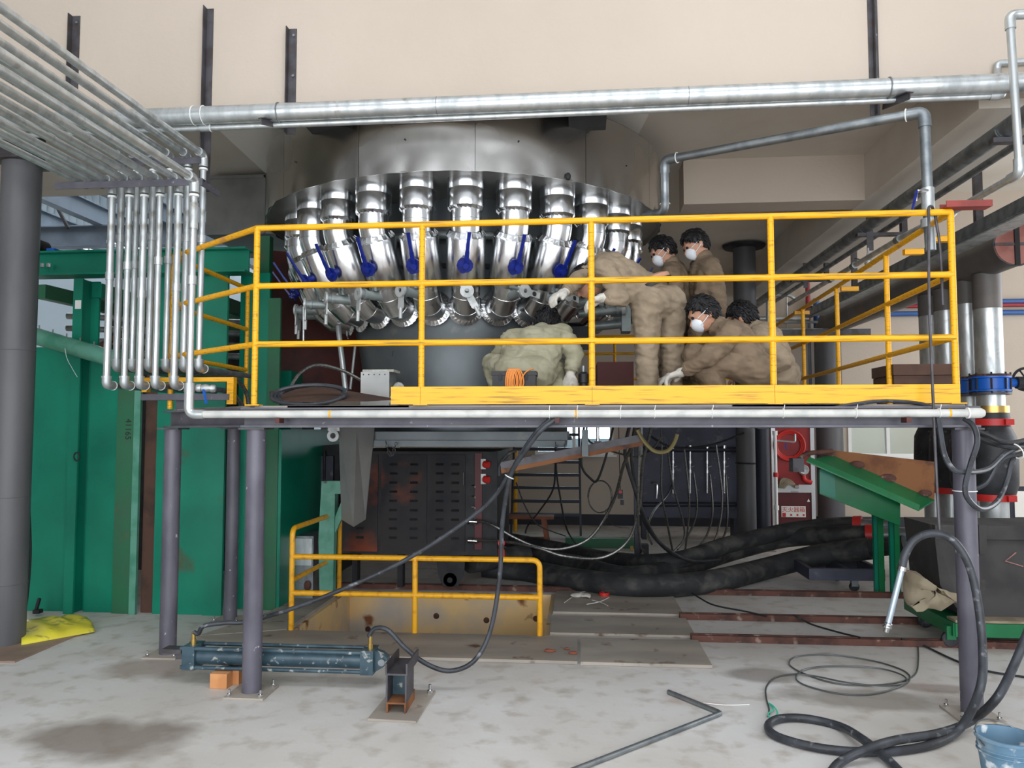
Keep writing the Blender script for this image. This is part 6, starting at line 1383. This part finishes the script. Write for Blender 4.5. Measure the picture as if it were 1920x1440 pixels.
solo(MB().tube(curve(hA, 7), .0135, 10), 'hydraulic_hose', 'hose', 'black hydraulic hose rising diagonally from the cylinder end at the left', 'hose')
solo(MB().tube(curve(hB, 7), .0135, 10), 'hydraulic_hose', 'hose', 'black hydraulic hose making a low loop over the plates from the cylinder', 'hose')
solo(MB().torus(PY(955, 894, 4.33), (.5, 0, 1), .026, .003, 16, 5), 'hose_tie', 'white', 'white cable tie where the two hydraulic hoses meet', 'cable tie')
for i, (px, lb) in enumerate(((409, 'front orange brick under the hydraulic cylinder'), (432, 'rear orange brick under the hydraulic cylinder behind the post'))):
    p = PZ(px, 1292 - i * 8); solo(MB().box((p.x - .05 + .0 * i, p.y + .0, .001), (p.x + .05, p.y + .16, .085)), 'brick', 'brick', lb, 'brick', 'bricks under the cylinder', smooth=False)
# stand of welded channel offcuts
t = thing('welded_stand', 'small stand welded from steel channel offcuts on a floor plate', 'stand', PZ(752, 1330))
bp = [PZ(689, 1352), PZ(780, 1357), PZ(817, 1299), PZ(735, 1296)]
part(MB().prism([p + V((0, 0, .001)) for p in bp], (0, 0, .012)), 'floor_plate', 'plate', t, smooth=False)
zs = .013; cs = PZ(752, 1338, zs); Y0 = cs.y; w = .075; dp = .22
xL, xR = PY(723, 1330, Y0).x, PY(778 - 16, 1330, Y0).x
def U(x0, x1, z0, z1, nm, th=.009, up=True, y0=Y0, y1=Y0 + dp, m='iron'):
    q = MB().box((x0, y0, z0), (x0 + th, y1, z1)); q.box((x1 - th, y0, z0), (x1, y1, z1)); q.box((x0 + th, y0, z0 if up else z1 - th), (x1 - th, y1, z0 + th if up else z1)); part(q, nm, m, t, smooth=False)
U(xL + .003, xR - .003, zs, zs + .055, 'foot_channel', up=False, m='rust')
z1 = zs + .056; z2 = PY(750, 1267, Y0).z
for x in (xL, xR - .009): part(MB().box((x, Y0, z1 - .0), (x + .009, Y0 + dp * .8, z2)), 'side_plate', 'iron', t, smooth=False)
part(MB().box((xL + .009, Y0 + .12, z1), (xR - .009, Y0 + .13, z2)), 'web_plate', 'hyd', t, smooth=False)
U(xL - .004, xR + .004, z2, z2 + .06, 'top_channel', y1=Y0 + dp + .06)
p = PZ(806, 1300, .013); k = MB().cyl(p, p + V((0, 0, .05)), .008, n=8); k.cyl(p, p + V((0, 0, .018)), .016, n=6); part(k, 'anchor_bolt', 'chrome', t)
# spray lance with black hose hooked up at the right post
Yh = YF - .12
n0, n1 = PY(1663, 1178, Yh - .02), PY(1691, 1066, Yh - .02)
t = thing('spray_lance', 'pale blue-grey metal lance on the end of the black hose', 'lance', n0)
part(MB().cyl(n0, n1, .0155, n=14), 'tube', 'bucket', t); d = (n1 - n0).normalized()
M['lance'] = mat('lance_metal', (170, 184, 194), rough=.3, metal=.5); t.children[0].data.materials[0] = M['lance']
part(MB().lathe([(0, -.02), (.012, -.02), (.014, 0), (.022, .004), (.022, .012), (.018, .014), (.022, .018), (.022, .026), (.016, .03)], n0, d, 14), 'tip', 'chrome', t); part(MB().lathe([(.018, -.012), (.024, -.01), (.024, .01), (.018, .012)], n1, d, 14), 'clamp', 'chrome', t)
hp = [n1, PY(1697, 1040, Yh - .02), PY(1715, 1012, Yh - .02), PY(1748, 1000, Yh - .01), PY(1785, 1012, Yh - .02), PY(1815, 1055, Yh - .04), PY(1832, 1120, Yh - .06), PY(1842, 1210, Yh - .12), PY(1838, 1290, Yh - .25), PZ(1800, 1365, .05), PZ(1740, 1398, .022), PZ(1640, 1410, .022), PZ(1540, 1403, .022), PZ(1460, 1382, .022), PZ(1440, 1362, .022), PZ(1460, 1348, .022), PZ(1510, 1347, .022), PZ(1575, 1362, .022), PZ(1620, 1388, .06), PZ(1660, 1420, .03), PZ(1700, 1460, .022)]
solo(MB().tube(curve(hp, 7), .0205, 12), 'black_hose', 'hose', 'thick black hose hooked on the rod and looping over the floor at the right', 'hose')
hq = [PZ(1545, 1475, .022), PZ(1572, 1432, .022), PZ(1625, 1405, .066), PZ(1680, 1388, .064), PZ(1760, 1375, .05), PZ(1820, 1352, .05), PY(1868, 1310, 3.95), PY(1900, 1250, 4.05), PY(1925, 1190, 4.1), PY(1950, 1120, 4.15)]
solo(MB().tube(curve(hq, 7), .0205, 12), 'black_hose', 'hose', 'second thick black hose rising to the right edge of the picture', 'hose')
# coil of thin steel wire with teal tie
wp = [PZ(1720, 1200, .005), PZ(1722, 1235, .006), PZ(1715, 1265, .006), PZ(1680, 1280, .006), PZ(1620, 1285, .006), PZ(1560, 1280, .006), PZ(1505, 1262, .006), PZ(1480, 1245, .006), PZ(1495, 1231, .006), PZ(1560, 1228, .006), PZ(1640, 1240, .006), PZ(1695, 1258, .006), PZ(1705, 1275, .006), PZ(1680, 1290, .010), PZ(1630, 1302, .008), PZ(1570, 1300, .006), PZ(1510, 1285, .008), PZ(1492, 1270, .010), PZ(1510, 1255, .010), PZ(1560, 1249, .010), PZ(1640, 1252, .012), PZ(1690, 1265, .014), PZ(1698, 1280, .014), PZ(1660, 1286, .014), PZ(1590, 1280, .014), PZ(1530, 1268, .012), PZ(1490, 1264, .010), PZ(1455, 1270, .007), PZ(1437, 1288, .006), PZ(1437, 1310, .006), PZ(1442, 1330, .006), PZ(1440, 1343, .006)]
solo(MB().tube(curve(wp, 8), .005, 7), 'wire_coil', 'wire', 'loose coil of thin steel wire on the floor at the right', 'wire')
tp = [PZ(1441, 1318, .012), PZ(1452, 1326, .02), PZ(1458, 1338, .012), PZ(1446, 1346, .014), PZ(1440, 1338, .016), PZ(1450, 1330, .012)]
solo(MB().tube(curve(tp + [tp[0]], 5), .004, 6), 'teal_tie', 'teal', 'teal plastic tie knotted on the end of the steel wire', 'tie')
# bent steel tube
solo(MB().tube(rounded([PZ(1253, 1297, .014), PZ(1352, 1337, .014), PZ(1060, 1450, .014)], .02), .013, 10), 'bent_tube', 'galvd', 'bent thin steel tube lying in a V on the floor', 'tube')
# black cable across the rails
for pts, lb in ((((1275, 1098, .02), (1310, 1120, .05), (1340, 1135, .05), (1400, 1147, .05), (1438, 1156, .052)), 'thin black cable crossing the rear floor rail'), (((1488, 1153, .052), (1520, 1170, .02), (1570, 1185, .02), (1615, 1196, .05)), 'thin black cable between the floor rails'), (((1690, 1198, .052), (1730, 1210, .012), (1790, 1238, .009), (1850, 1258, .009), (1940, 1272, .009)), 'thin black cable on the floor behind the right post')):
    solo(MB().tube(curve([PZ(*p) for p in pts], 6), .007, 7), 'floor_cable', 'black', lb, 'cable')
# bucket
pb = V((1.72, 3.50, 0)); pc = PZ(1885, 1400, .26)
bx, by = PY(1888, 1400, 3.42).x, 3.42
t = thing('paint_bucket', 'blue plastic bucket smeared with white paint at the lower right corner', 'bucket', (bx, by, 0))
zb_ = PY(1888, 1378, 3.42).z
part(MB().lathe([(0, .003), (.085, .003), (.112, zb_ - .012), (.119, zb_ - .012), (.119, zb_), (.108, zb_), (.104, zb_ - .01), (.08, .02), (0, .02)], (bx, by, 0), n=36), 'shell', 'bucket', t)
for z in (zb_ - .05, zb_ - .065): part(MB().torus((bx, by, z), (0, 0, 1), .108, .004, 36, 6), 'rib', 'bucket', t)
part(MB().torus((bx, by, zb_ - .03), (.2, -.5, 1), .118, .003, 30, 6, a0=0, a1=math.pi), 'handle', 'wire', t)
part(MB().lathe([(0, .1), (.09, .1)], (bx, by, 0), n=24), 'paint_fill', 'sheet', t)
# scraps on the plates
for i, (px, py, s) in enumerate(((1030, 1222, .03), (1063, 1217, .016), (1075, 1226, .026))):
    p = PZ(px, py, .023); q = MB().ball(p + V((0, 0, s * .25)), s * 1.3, s * .8, s * .4, 9, 6)
    for v in q.v: v += V((mnoise.noise(v * 40), mnoise.noise(v * 37 + V((5, 0, 0))), 0)) * s * .4; v.z = max(v.z, .0235)
    solo(q, 'clay_lump', 'claybit', ('largest reddish clay lump on the front floor plate', 'smallest reddish clay lump on the front floor plate', 'flat reddish clay lump right of the others on the plate')[i], 'clay lump', 'clay lumps', angle=60)
p = PZ(1133, 1117, .022); solo(MB().lathe([(.03, .001), (.045, .001), (.045, .03), (.03, .03), (.03, .001)], p, n=22), 'red_ring', 'red', 'small red plastic ring on the rear floor plate', 'ring')
q = MB(); p = PZ(1082, 1120, .024)
q.ball(p + V((0, 0, .018)), .06, .04, .02, 12, 7); 
for k in range(4): q.tube(curve([p + V((.04, .02 - k * .017, .018)), p + V((.085, .03 - k * .02, .02)), p + V((.115, .035 - k * .024, .01))], 3), .010, 7)
q.tube(curve([p + V((.0, .03, .018)), p + V((.03, .065, .018)), p + V((.06, .08, .01))], 3), .011, 7)
solo(q, 'work_glove', 'glove', 'grey work glove lying on the rear floor plate', 'glove')
for i, (pts, lb) in enumerate(((((1058, 1130), (1085, 1112), (1110, 1108)), 'thin pale wire scrap beside the glove'), (((1100, 1133), (1125, 1128), (1142, 1120)), 'thin white tie scrap in front of the red ring'), (((1110, 1125), (1128, 1130), (1140, 1136)), 'crossing white tie scrap in front of the red ring'), (((1318, 1318), (1360, 1322), (1405, 1321)), 'white wire scrap on the floor by the bent tube'))):
    z = .025 if i < 3 else .004
    solo(MB().tube(curve([PZ(a_, c_, z) for a_, c_ in pts], 4), .0025, 5), 'wire_scrap', 'white', lb, 'wire scrap')
# ================================================================== PEOPLE
def blob(prims, voxel, name, smooth=4, wrinkle=0.0, wscale=9.0, seed=0.0):
    """one continuous surface grown over tapered capsules (a, b, ra, rb) and ellipsoids (c, rx, ry, rz, rotation)"""
    m = MB()
    for p in prims:
        if len(p) == 4:
            a, b, ra, rb = p; a = V(a); b = V(b)
            m.ball(a, ra, n=12, m=8); m.ball(b, rb, n=12, m=8)
            if (b - a).length > 1e-4: m.cyl(a, b, ra, rb, n=12)
        else:
            c, rx, ry, rz, rot = p; m.ball(c, rx, ry, rz, 16, 10, rot)
    me = bpy.data.meshes.new(name); me.from_pydata([tuple(v) for v in m.v], [], m.f); me.update()
    o = bpy.data.objects.new(name, me); COL.objects.link(o)
    r = o.modifiers.new('r', 'REMESH'); r.mode = 'VOXEL'; r.voxel_size = voxel
    s = o.modifiers.new('s', 'SMOOTH'); s.factor = .5; s.iterations = smooth
    dg = bpy.context.evaluated_depsgraph_get()
    out = bpy.data.meshes.new_from_object(o.evaluated_get(dg))
    bpy.data.objects.remove(o)
    if wrinkle:
        nr = [V(v.normal) for v in out.vertices]
        for v, n in zip(out.vertices, nr):
            q = V(v.co) * wscale + V((seed, seed * .7, 0))
            w1 = mnoise.noise(V((q.x * .8 + q.z * .9, q.y * .8 - q.z * .6, q.z * 1.5)))
            ridge = 1 - abs(w1) * 3.0
            v.co = V(v.co) + n * wrinkle * (max(ridge, -.6) + .7 * mnoise.noise(q * .45))
    out.shade_smooth()
    return out
def mpart(me, name, m, parent, label=None):
    me.transform(Matrix.Translation(-wloc(parent)))
    o = bpy.data.objects.new(name, me); COL.objects.link(o); o.parent = parent
    me.materials.clear(); me.materials.append(M[m])
    if label: o['label'] = label
    return o
def hand_prims(w, tip, grow=0.0, curl=.5, thumb_side=1):
    """palm and five unequal bent fingers from wrist w towards tip"""
    w = V(w); d = (V(tip) - w).normalized(); u, n = frame(d)          # u sideways, n palm normal
    if n.z > 0: n = -n
    g = grow; P = []
    P += [(w, w + d * .03, .026 + g, .028 + g)]
    for k, s in enumerate((-1, -.33, .33, 1)):
        b0 = w + d * .03 + u * s * .018; b1 = w + d * .085 + u * s * .026
        P.append((b0, b1, .018 + g, .014 + g))
        L_ = (.062, .074, .078, .066)[k] * .5
        k1 = b1 + (d * (1 - curl * .3) + n * curl * .5).normalized() * L_; k2 = k1 + (d * (1 - curl) + n * curl * 1.3).normalized() * L_ * .9; k3 = k2 + (d * (.5 - curl) + n * 1.2).normalized() * L_ * .6
        P += [(b1, k1, .0105 + g, .0098 + g), (k1, k2, .0098 + g, .009 + g), (k2, k3, .009 + g, .008 + g)]
    t0 = w + d * .025 + u * thumb_side * .024; t1 = t0 + (d * .8 + u * thumb_side * .7 + n * .3).normalized() * .042; t2 = t1 + (d * 1.0 + u * thumb_side * .1 + n * .5).normalized() * .036
    P += [(t0, t1, .015 + g, .012 + g), (t1, t2, .012 + g, .010 + g)]
    return P
def person(label, J, fwd, up, cloth, mask=True, gloves=True, scale=1.0, hair_len=1.0, belt=False, seed=0.0, skin_gap=False):
    """J: joints in world space"""
    base = (V(J['ankL']) + V(J['ankR'])) / 2
    t = thing('person', label, 'person', (base.x, base.y, ZD + .001), 'workers on the platform')
    g = {k: V(v) for k, v in J.items()}
    f = V(fwd).normalized(); s = f.cross(V(up)).normalized(); u = s.cross(f).normalized()
    rot = Matrix((s, f, u)).transposed()
    H = g['head']; k = scale
    chest = (g['shL'] + g['shR']) / 2; pel = (g['hipL'] + g['hipR']) / 2
    neck0 = chest + (H - chest).normalized() * .02; 
    sk = []
    # inner body, thinner than the clothes
    sk += [(g['hipL'], g['hipR'], .085 * k, .085 * k), (pel, chest - (chest - pel).normalized() * .05, .085 * k, .075 * k), (g['shL'], g['shR'], .05 * k, .05 * k)]
    for sd in 'LR':
        sk += [(g['sh' + sd], g['el' + sd], .045 * k, .036 * k), (g['el' + sd], g['wr' + sd], .036 * k, .025 * k)]
        sk += [(g['hip' + sd], g['kn' + sd], .07 * k, .05 * k), (g['kn' + sd], g['ank' + sd], .048 * k, .035 * k)]
        tip = g.get('tip' + sd, g['wr' + sd] + (g['wr' + sd] - g['el' + sd]))
        sk += hand_prims(g['wr' + sd], tip, 0, .5, 1 if sd == 'L' else -1)
    nb = H - u * .075 * k - f * .02 * k
    sk += [(chest + (nb - chest) * .3, nb, .050 * k, .050 * k)]
    # head: skull, face, jaw, nose, brow, ears
    sk += [(H, .076 * k, .093 * k, .105 * k, rot), (H + f * .022 * k - u * .045 * k, .058 * k, .068 * k, .07 * k, rot), (H + f * .055 * k - u * .085 * k, .026 * k, .03 * k, .022 * k, rot)]
    sk += [(H + f * .09 * k - u * .005 * k, H + f * .108 * k - u * .038 * k, .009 * k, .014 * k), (H + f * .084 * k + u * .02 * k - s * .03 * k, H + f * .084 * k + u * .02 * k + s * .03 * k, .014 * k, .014 * k)]
    sk += [(H + f * .086 * k - u * .066 * k - s * .016 * k, H + f * .086 * k - u * .066 * k + s * .016 * k, .011 * k, .011 * k)]
    for q in (-1, 1):
        sk += [(H + s * q * .079 * k - f * .008 * k - u * .018 * k, .012 * k, .02 * k, .032 * k, rot)]
    body = mpart(blob(sk, .0085, 'body', 3), 'body', 'skin', t)
    for q in (-1, 1):
        e = MB().ball(H + f * .088 * k + s * q * .031 * k + u * .002 * k, .011 * k, n=10, m=7); part(e, 'eye', 'hair', t)
    # jacket
    tdir = (chest - pel).normalized(); side = (g['shR'] - g['shL']).normalized()
    jk = [(g['shL'] * .9 + chest * .1, g['shR'] * .9 + chest * .1, .082 * k, .082 * k), (chest - tdir * .07, pel + tdir * .10, .135 * k, .13 * k)]
    hl, hr = pel.lerp(g['hipL'], 1.0) + tdir * (.07 if not skin_gap else .13), pel.lerp(g['hipR'], 1.0) + tdir * (.07 if not skin_gap else .13)
    jk += [(g['shL'].lerp(chest, .35) - tdir * .05, hl, .10 * k, .098 * k), (g['shR'].lerp(chest, .35) - tdir * .05, hr, .10 * k, .098 * k), (hl, hr, .105 * k, .105 * k)]
    jk += [(chest, chest + (nb - chest) * .55, .082 * k, .070 * k)]
    for sd in 'LR':
        jk += [(g['sh' + sd], g['el' + sd], .074 * k, .060 * k), (g['el' + sd], g['el' + sd].lerp(g['wr' + sd], .80), .060 * k, .046 * k)]
    mpart(blob(jk, .0105, 'jacket', 3, .0085, 15.0, seed), 'jacket', cloth, t)
    cb = chest + (nb - chest) * .62
    part(MB().lathe([(.066 * k, -.012), (.072 * k, .0), (.068 * k, .03), (.062 * k, .032), (.060 * k, 0)], cb, nb - chest, 20, a0=.5, a1=2 * math.pi - .5, ref=f), 'collar', cloth, t)
    for sd in 'LR':
        a = g['el' + sd].lerp(g['wr' + sd], .76); b = g['el' + sd].lerp(g['wr' + sd], .9); part(MB().lathe([(.047 * k, 0), (.049 * k, .004), (.045 * k, (b - a).length), (.036 * k, (b - a).length)], a, b - a, 18), 'cuff', cloth, t)
    # trousers
    tr = [(g['hipL'], g['hipR'], .118 * k, .118 * k), (pel, pel + tdir * .06, .125 * k, .118 * k)]
    for sd in 'LR':
        tr += [(g['hip' + sd], g['kn' + sd], .108 * k, .080 * k), (g['kn' + sd], g['kn' + sd].lerp(g['ank' + sd], .93), .080 * k, .066 * k)]
    mpart(blob(tr, .0105, 'trousers', 3, .0085, 13.0, seed + 5), 'trousers', cloth, t)
    fd = V((f.x, f.y, 0)).normalized()
    for sd in 'LR':
        a = g['ank' + sd]; hd = V((a.x, a.y, ZD + .035)); sh = blob([(hd - fd * .05, hd + fd * .08, .036, .038), (hd + fd * .06 + V((0, 0, -.005)), hd + fd * .15 - V((0, 0, .008)), .036, .028), (hd, hd + V((0, 0, .05)), .036, .04)], .01, 'shoe', 3)
        for v in sh.vertices: v.co.z = max(v.co.z, ZD + .002)
        mpart(sh, 'shoe', 'belt', t)
    # hair
    hm = MB(); hc = H + u * .008 * k - f * .004 * k; n_, m_ = 56, 38; vs = []
    hv = (u * .72 - f * .69).normalized()
    for i in range(m_ + 1):
        th = math.pi * i / m_
        for j in range(n_):
            a = 2 * math.pi * j / n_; d = s * math.sin(th) * math.cos(a) + f * math.sin(th) * math.sin(a) + u * math.cos(th)
            jag = .10 * mnoise.noise(d * 9 + V((seed * 3, 1, 0))) + .06 * mnoise.noise(d * 21 + V((0, seed, 4)))
            e = d.dot(hv) + jag; w = min(1, max(0, (e + .30 * hair_len) / .10)); top = max(0, d.dot(u)); fr = max(0, d.dot(f)) * top
            low = max(0, -d.dot(u) - .55)
            w *= max(0, 1 - low * 5)
            rad = .90 + w * (.23 + .05 * mnoise.noise(d * 5 + V((seed, 0, 0))) + .05 * mnoise.noise(d * 14) + .03 * mnoise.noise(d * 30) + .05 * top + .10 * fr)
            vs.append(hc + s * d.dot(s) * .077 * k * rad + f * d.dot(f) * .094 * k * rad + u * d.dot(u) * .106 * k * rad)
    fs = []
    for i in range(m_):
        for j in range(n_): fs.append((i * n_ + j, (i + 1) * n_ + j, (i + 1) * n_ + (j + 1) % n_, i * n_ + (j + 1) % n_))
    hm.add(vs, fs); rg = random.Random(int(seed * 10)); cnt = 0
    while cnt < 190:
        d = V((rg.gauss(0, 1), rg.gauss(0, 1), rg.gauss(0, 1))).normalized()
        if d.dot(hv) < -.18 or d.dot(u) < -.5: continue
        cnt += 1
        p0 = hc + s * d.dot(s) * .077 * k * 1.08 + f * d.dot(f) * .094 * k * 1.08 + u * d.dot(u) * .106 * k * 1.08
        fall = (-u * .9 + f * (.7 if d.dot(f) > .2 else -.25)); fall = (fall - d * fall.dot(d)); fall = fall.normalized() if fall.length > .05 else -f
        L_ = .012 + .012 * rg.random()
        hm.tube([p0, p0 + (fall * .9 + d * .35) * L_, p0 + (fall * 1.7 + d * .45 + V((rg.uniform(-.3, .3), rg.uniform(-.3, .3), 0))) * L_], [.009, .008, .0015], 5, caps=False)
    part(hm, 'hair', 'hair', t, angle=80)
    if mask:
        vs = []; mc = H + f * .022 * k - u * .045 * k; n_, m_ = 30, 20
        for i in range(m_ + 1):
            th = math.pi * i / m_
            for j in range(n_):
                a = 2 * math.pi * j / n_; d = s * math.sin(th) * math.cos(a) + f * math.sin(th) * math.sin(a) + u * math.cos(th)
                w = min(1, max(0, (d.dot(f) - .30) / .12)); rad = .8 + w * (.29 + .06 * max(0, d.dot(f)) - .12 * max(0, d.dot(u)))
                vs.append(mc + s * d.dot(s) * .057 * k * rad + f * d.dot(f) * .080 * k * rad + u * d.dot(u) * .066 * k * rad)
        fs = []
        for i in range(m_):
            for j in range(n_): fs.append((i * n_ + j, (i + 1) * n_ + j, (i + 1) * n_ + (j + 1) % n_, i * n_ + (j + 1) % n_))
        mk = part(MB().add(vs, fs), 'face_mask', 'maskw', t, angle=80)
        for q in (-1, 1):
            ear = H + s * q * .086 * k - f * .022 * k
            for zz_ in (-.02, .03):
                part(MB().tube(curve([mc + s * q * .055 * k + f * .045 * k + u * (zz_ + .0) * k, H + s * q * .084 * k + f * .02 * k + u * (zz_ * .8 - .022) * k, ear + u * (zz_ * .7) * k], 4), .0028, 5), 'mask_strap', 'maskw', mk)
    if gloves:
        for sd in gloves if isinstance(gloves, str) else 'LR':
            tip = g.get('tip' + sd, g['wr' + sd] + (g['wr' + sd] - g['el' + sd]))
            d = (g['wr' + sd] - g['el' + sd]).normalized()
            mpart(blob([(g['wr' + sd] - d * .05, g['wr' + sd], .034, .031)] + hand_prims(g['wr' + sd], tip, .004, .5, 1 if sd == 'L' else -1), .006, 'glove', 2), 'glove', 'glove', t)
    if belt:
        ax = (V((0, 0, 1)) * .75 + tdir * .55).normalized(); b0 = pel + V((0, 0, .085)) + tdir * .045
        part(MB().lathe([(.134 * k, -.016), (.142 * k, -.015), (.142 * k, .015), (.134 * k, .016)], b0, ax, 30), 'belt', 'belt', t)
        part(MB().lathe([(.136 * k, .010), (.134 * k, .045), (.10 * k, .06)], b0, ax, 30), 'bare_back', 'skin', t)
    return t

def ank(px, Y): p = PY(px, 760, Y); return V((p.x, Y, ZD + .09))
# bending worker
person('worker in khaki bending far forward to the nozzles, back to the camera', dict(
    hipL=PY(1213, 566, 5.20), hipR=PY(1256, 566, 5.32), knL=PY(1212, 655, 5.20), knR=PY(1261, 655, 5.36), ankL=ank(1214, 5.18), ankR=ank(1262, 5.38),
    shL=PY(1136, 504, 5.10), shR=PY(1134, 492, 5.42), elL=PY(1164, 560, 5.02), elR=PY(1088, 522, 5.36), wrL=PY(1136, 557, 5.0), wrR=PY(1060, 548, 5.22), tipL=PY(1115, 562, 5.0), tipR=PY(1038, 556, 5.15),
    head=PY(1100, 528, 5.40)), fwd=(-.75, .15, -.65), up=(-.65, .1, .75), cloth='cloth', mask=False, gloves='LR', belt=True, seed=1.0, skin_gap=True, scale=.98)
# kneeling worker in front of the furnace
person('worker in greenish khaki crouching with back to the camera below the nozzles', dict(
    hipL=PY(958, 700, 5.06), hipR=PY(1012, 700, 5.06), knL=PY(925, 683, 5.32), knR=PY(1045, 690, 5.36), ankL=ank(942, 5.1), ankR=ank(1036, 5.12),
    shL=PY(956, 640, 5.28), shR=PY(1054, 628, 5.28), elL=PY(928, 678, 5.34), elR=PY(1078, 664, 5.22), wrL=PY(950, 712, 5.45), wrR=PY(1070, 700, 5.18), tipL=PY(960, 720, 5.5), tipR=PY(1064, 720, 5.15),
    head=PY(1026, 606, 5.46)), fwd=(.15, .80, -.55), up=(.1, .55, .8), cloth='cloth2', mask=False, gloves='R', seed=2.0, scale=.98)
# two standing workers with masks
person('standing worker with white mask looking down, left of the two standing', dict(
    hipL=PY(1255, 606, 6.12), hipR=PY(1280, 606, 6.30), knL=PY(1250, 676, 6.05), knR=PY(1275, 676, 6.25), ankL=ank(1262, 6.15), ankR=ank(1282, 6.30),
    shL=PY(1258, 512, 6.02), shR=PY(1266, 506, 6.36), elL=PY(1272, 566, 6.0), elR=PY(1248, 560, 6.42), wrL=PY(1252, 596, 5.95), wrR=PY(1235, 590, 6.35),
    head=PY(1243, 471, 6.18)), fwd=(-.86, -.12, -.42), up=(-.4, 0, .9), cloth='cloth3', gloves='LR', seed=3.0)
person('standing worker with white mask looking down, right of the two standing', dict(
    hipL=PY(1318, 606, 6.02), hipR=PY(1340, 606, 6.22), knL=PY(1308, 676, 5.98), knR=PY(1334, 676, 6.2), ankL=ank(1318, 6.05), ankR=ank(1340, 6.22),
    shL=PY(1334, 503, 5.93), shR=PY(1312, 497, 6.27), elL=PY(1347, 560, 5.92), elR=PY(1300, 556, 6.32), wrL=PY(1350, 594, 5.90), wrR=PY(1290, 590, 6.26), tipL=PY(1356, 616, 5.88),
    head=PY(1304, 459, 6.10)), fwd=(-.84, -.20, -.42), up=(-.38, 0, .92), cloth='cloth3', gloves='LR', seed=4.0)
# squatting workers
person('squatting worker with white mask facing left near the rail', dict(
    hipL=PY(1412, 694, 5.02), hipR=PY(1420, 694, 5.24), knL=PY(1306, 668, 4.98), knR=PY(1300, 664, 5.3), ankL=ank(1352, 4.98), ankR=ank(1346, 5.28),
    shL=PY(1372, 628, 4.97), shR=PY(1352, 620, 5.30), elL=PY(1322, 672, 4.86), elR=PY(1298, 676, 5.38), wrL=PY(1284, 696, 4.95), wrR=PY(1262, 704, 5.32), tipL=PY(1262, 704, 4.98), tipR=PY(1244, 712, 5.3),
    head=PY(1319, 588, 5.14)), fwd=(-.86, -.10, -.42), up=(-.40, 0, .9), cloth='cloth3', gloves='LR', seed=5.0, scale=1.0)
person('squatting worker with dark hair turned away, behind the masked squatting one', dict(
    hipL=PY(1462, 704, 5.48), hipR=PY(1470, 704, 5.68), knL=PY(1395, 680, 5.6), knR=PY(1400, 672, 5.85), ankL=ank(1420, 5.6), ankR=ank(1425, 5.85),
    shL=PY(1424, 632, 5.42), shR=PY(1432, 624, 5.74), elL=PY(1470, 676, 5.36), elR=PY(1400, 670, 5.84), wrL=PY(1440, 694, 5.42), wrR=PY(1380, 700, 5.85),
    head=PY(1392, 596, 5.62)), fwd=(-.80, .45, -.40), up=(-.35, .15, .92), cloth='cloth', mask=False, gloves='L', seed=6.0)
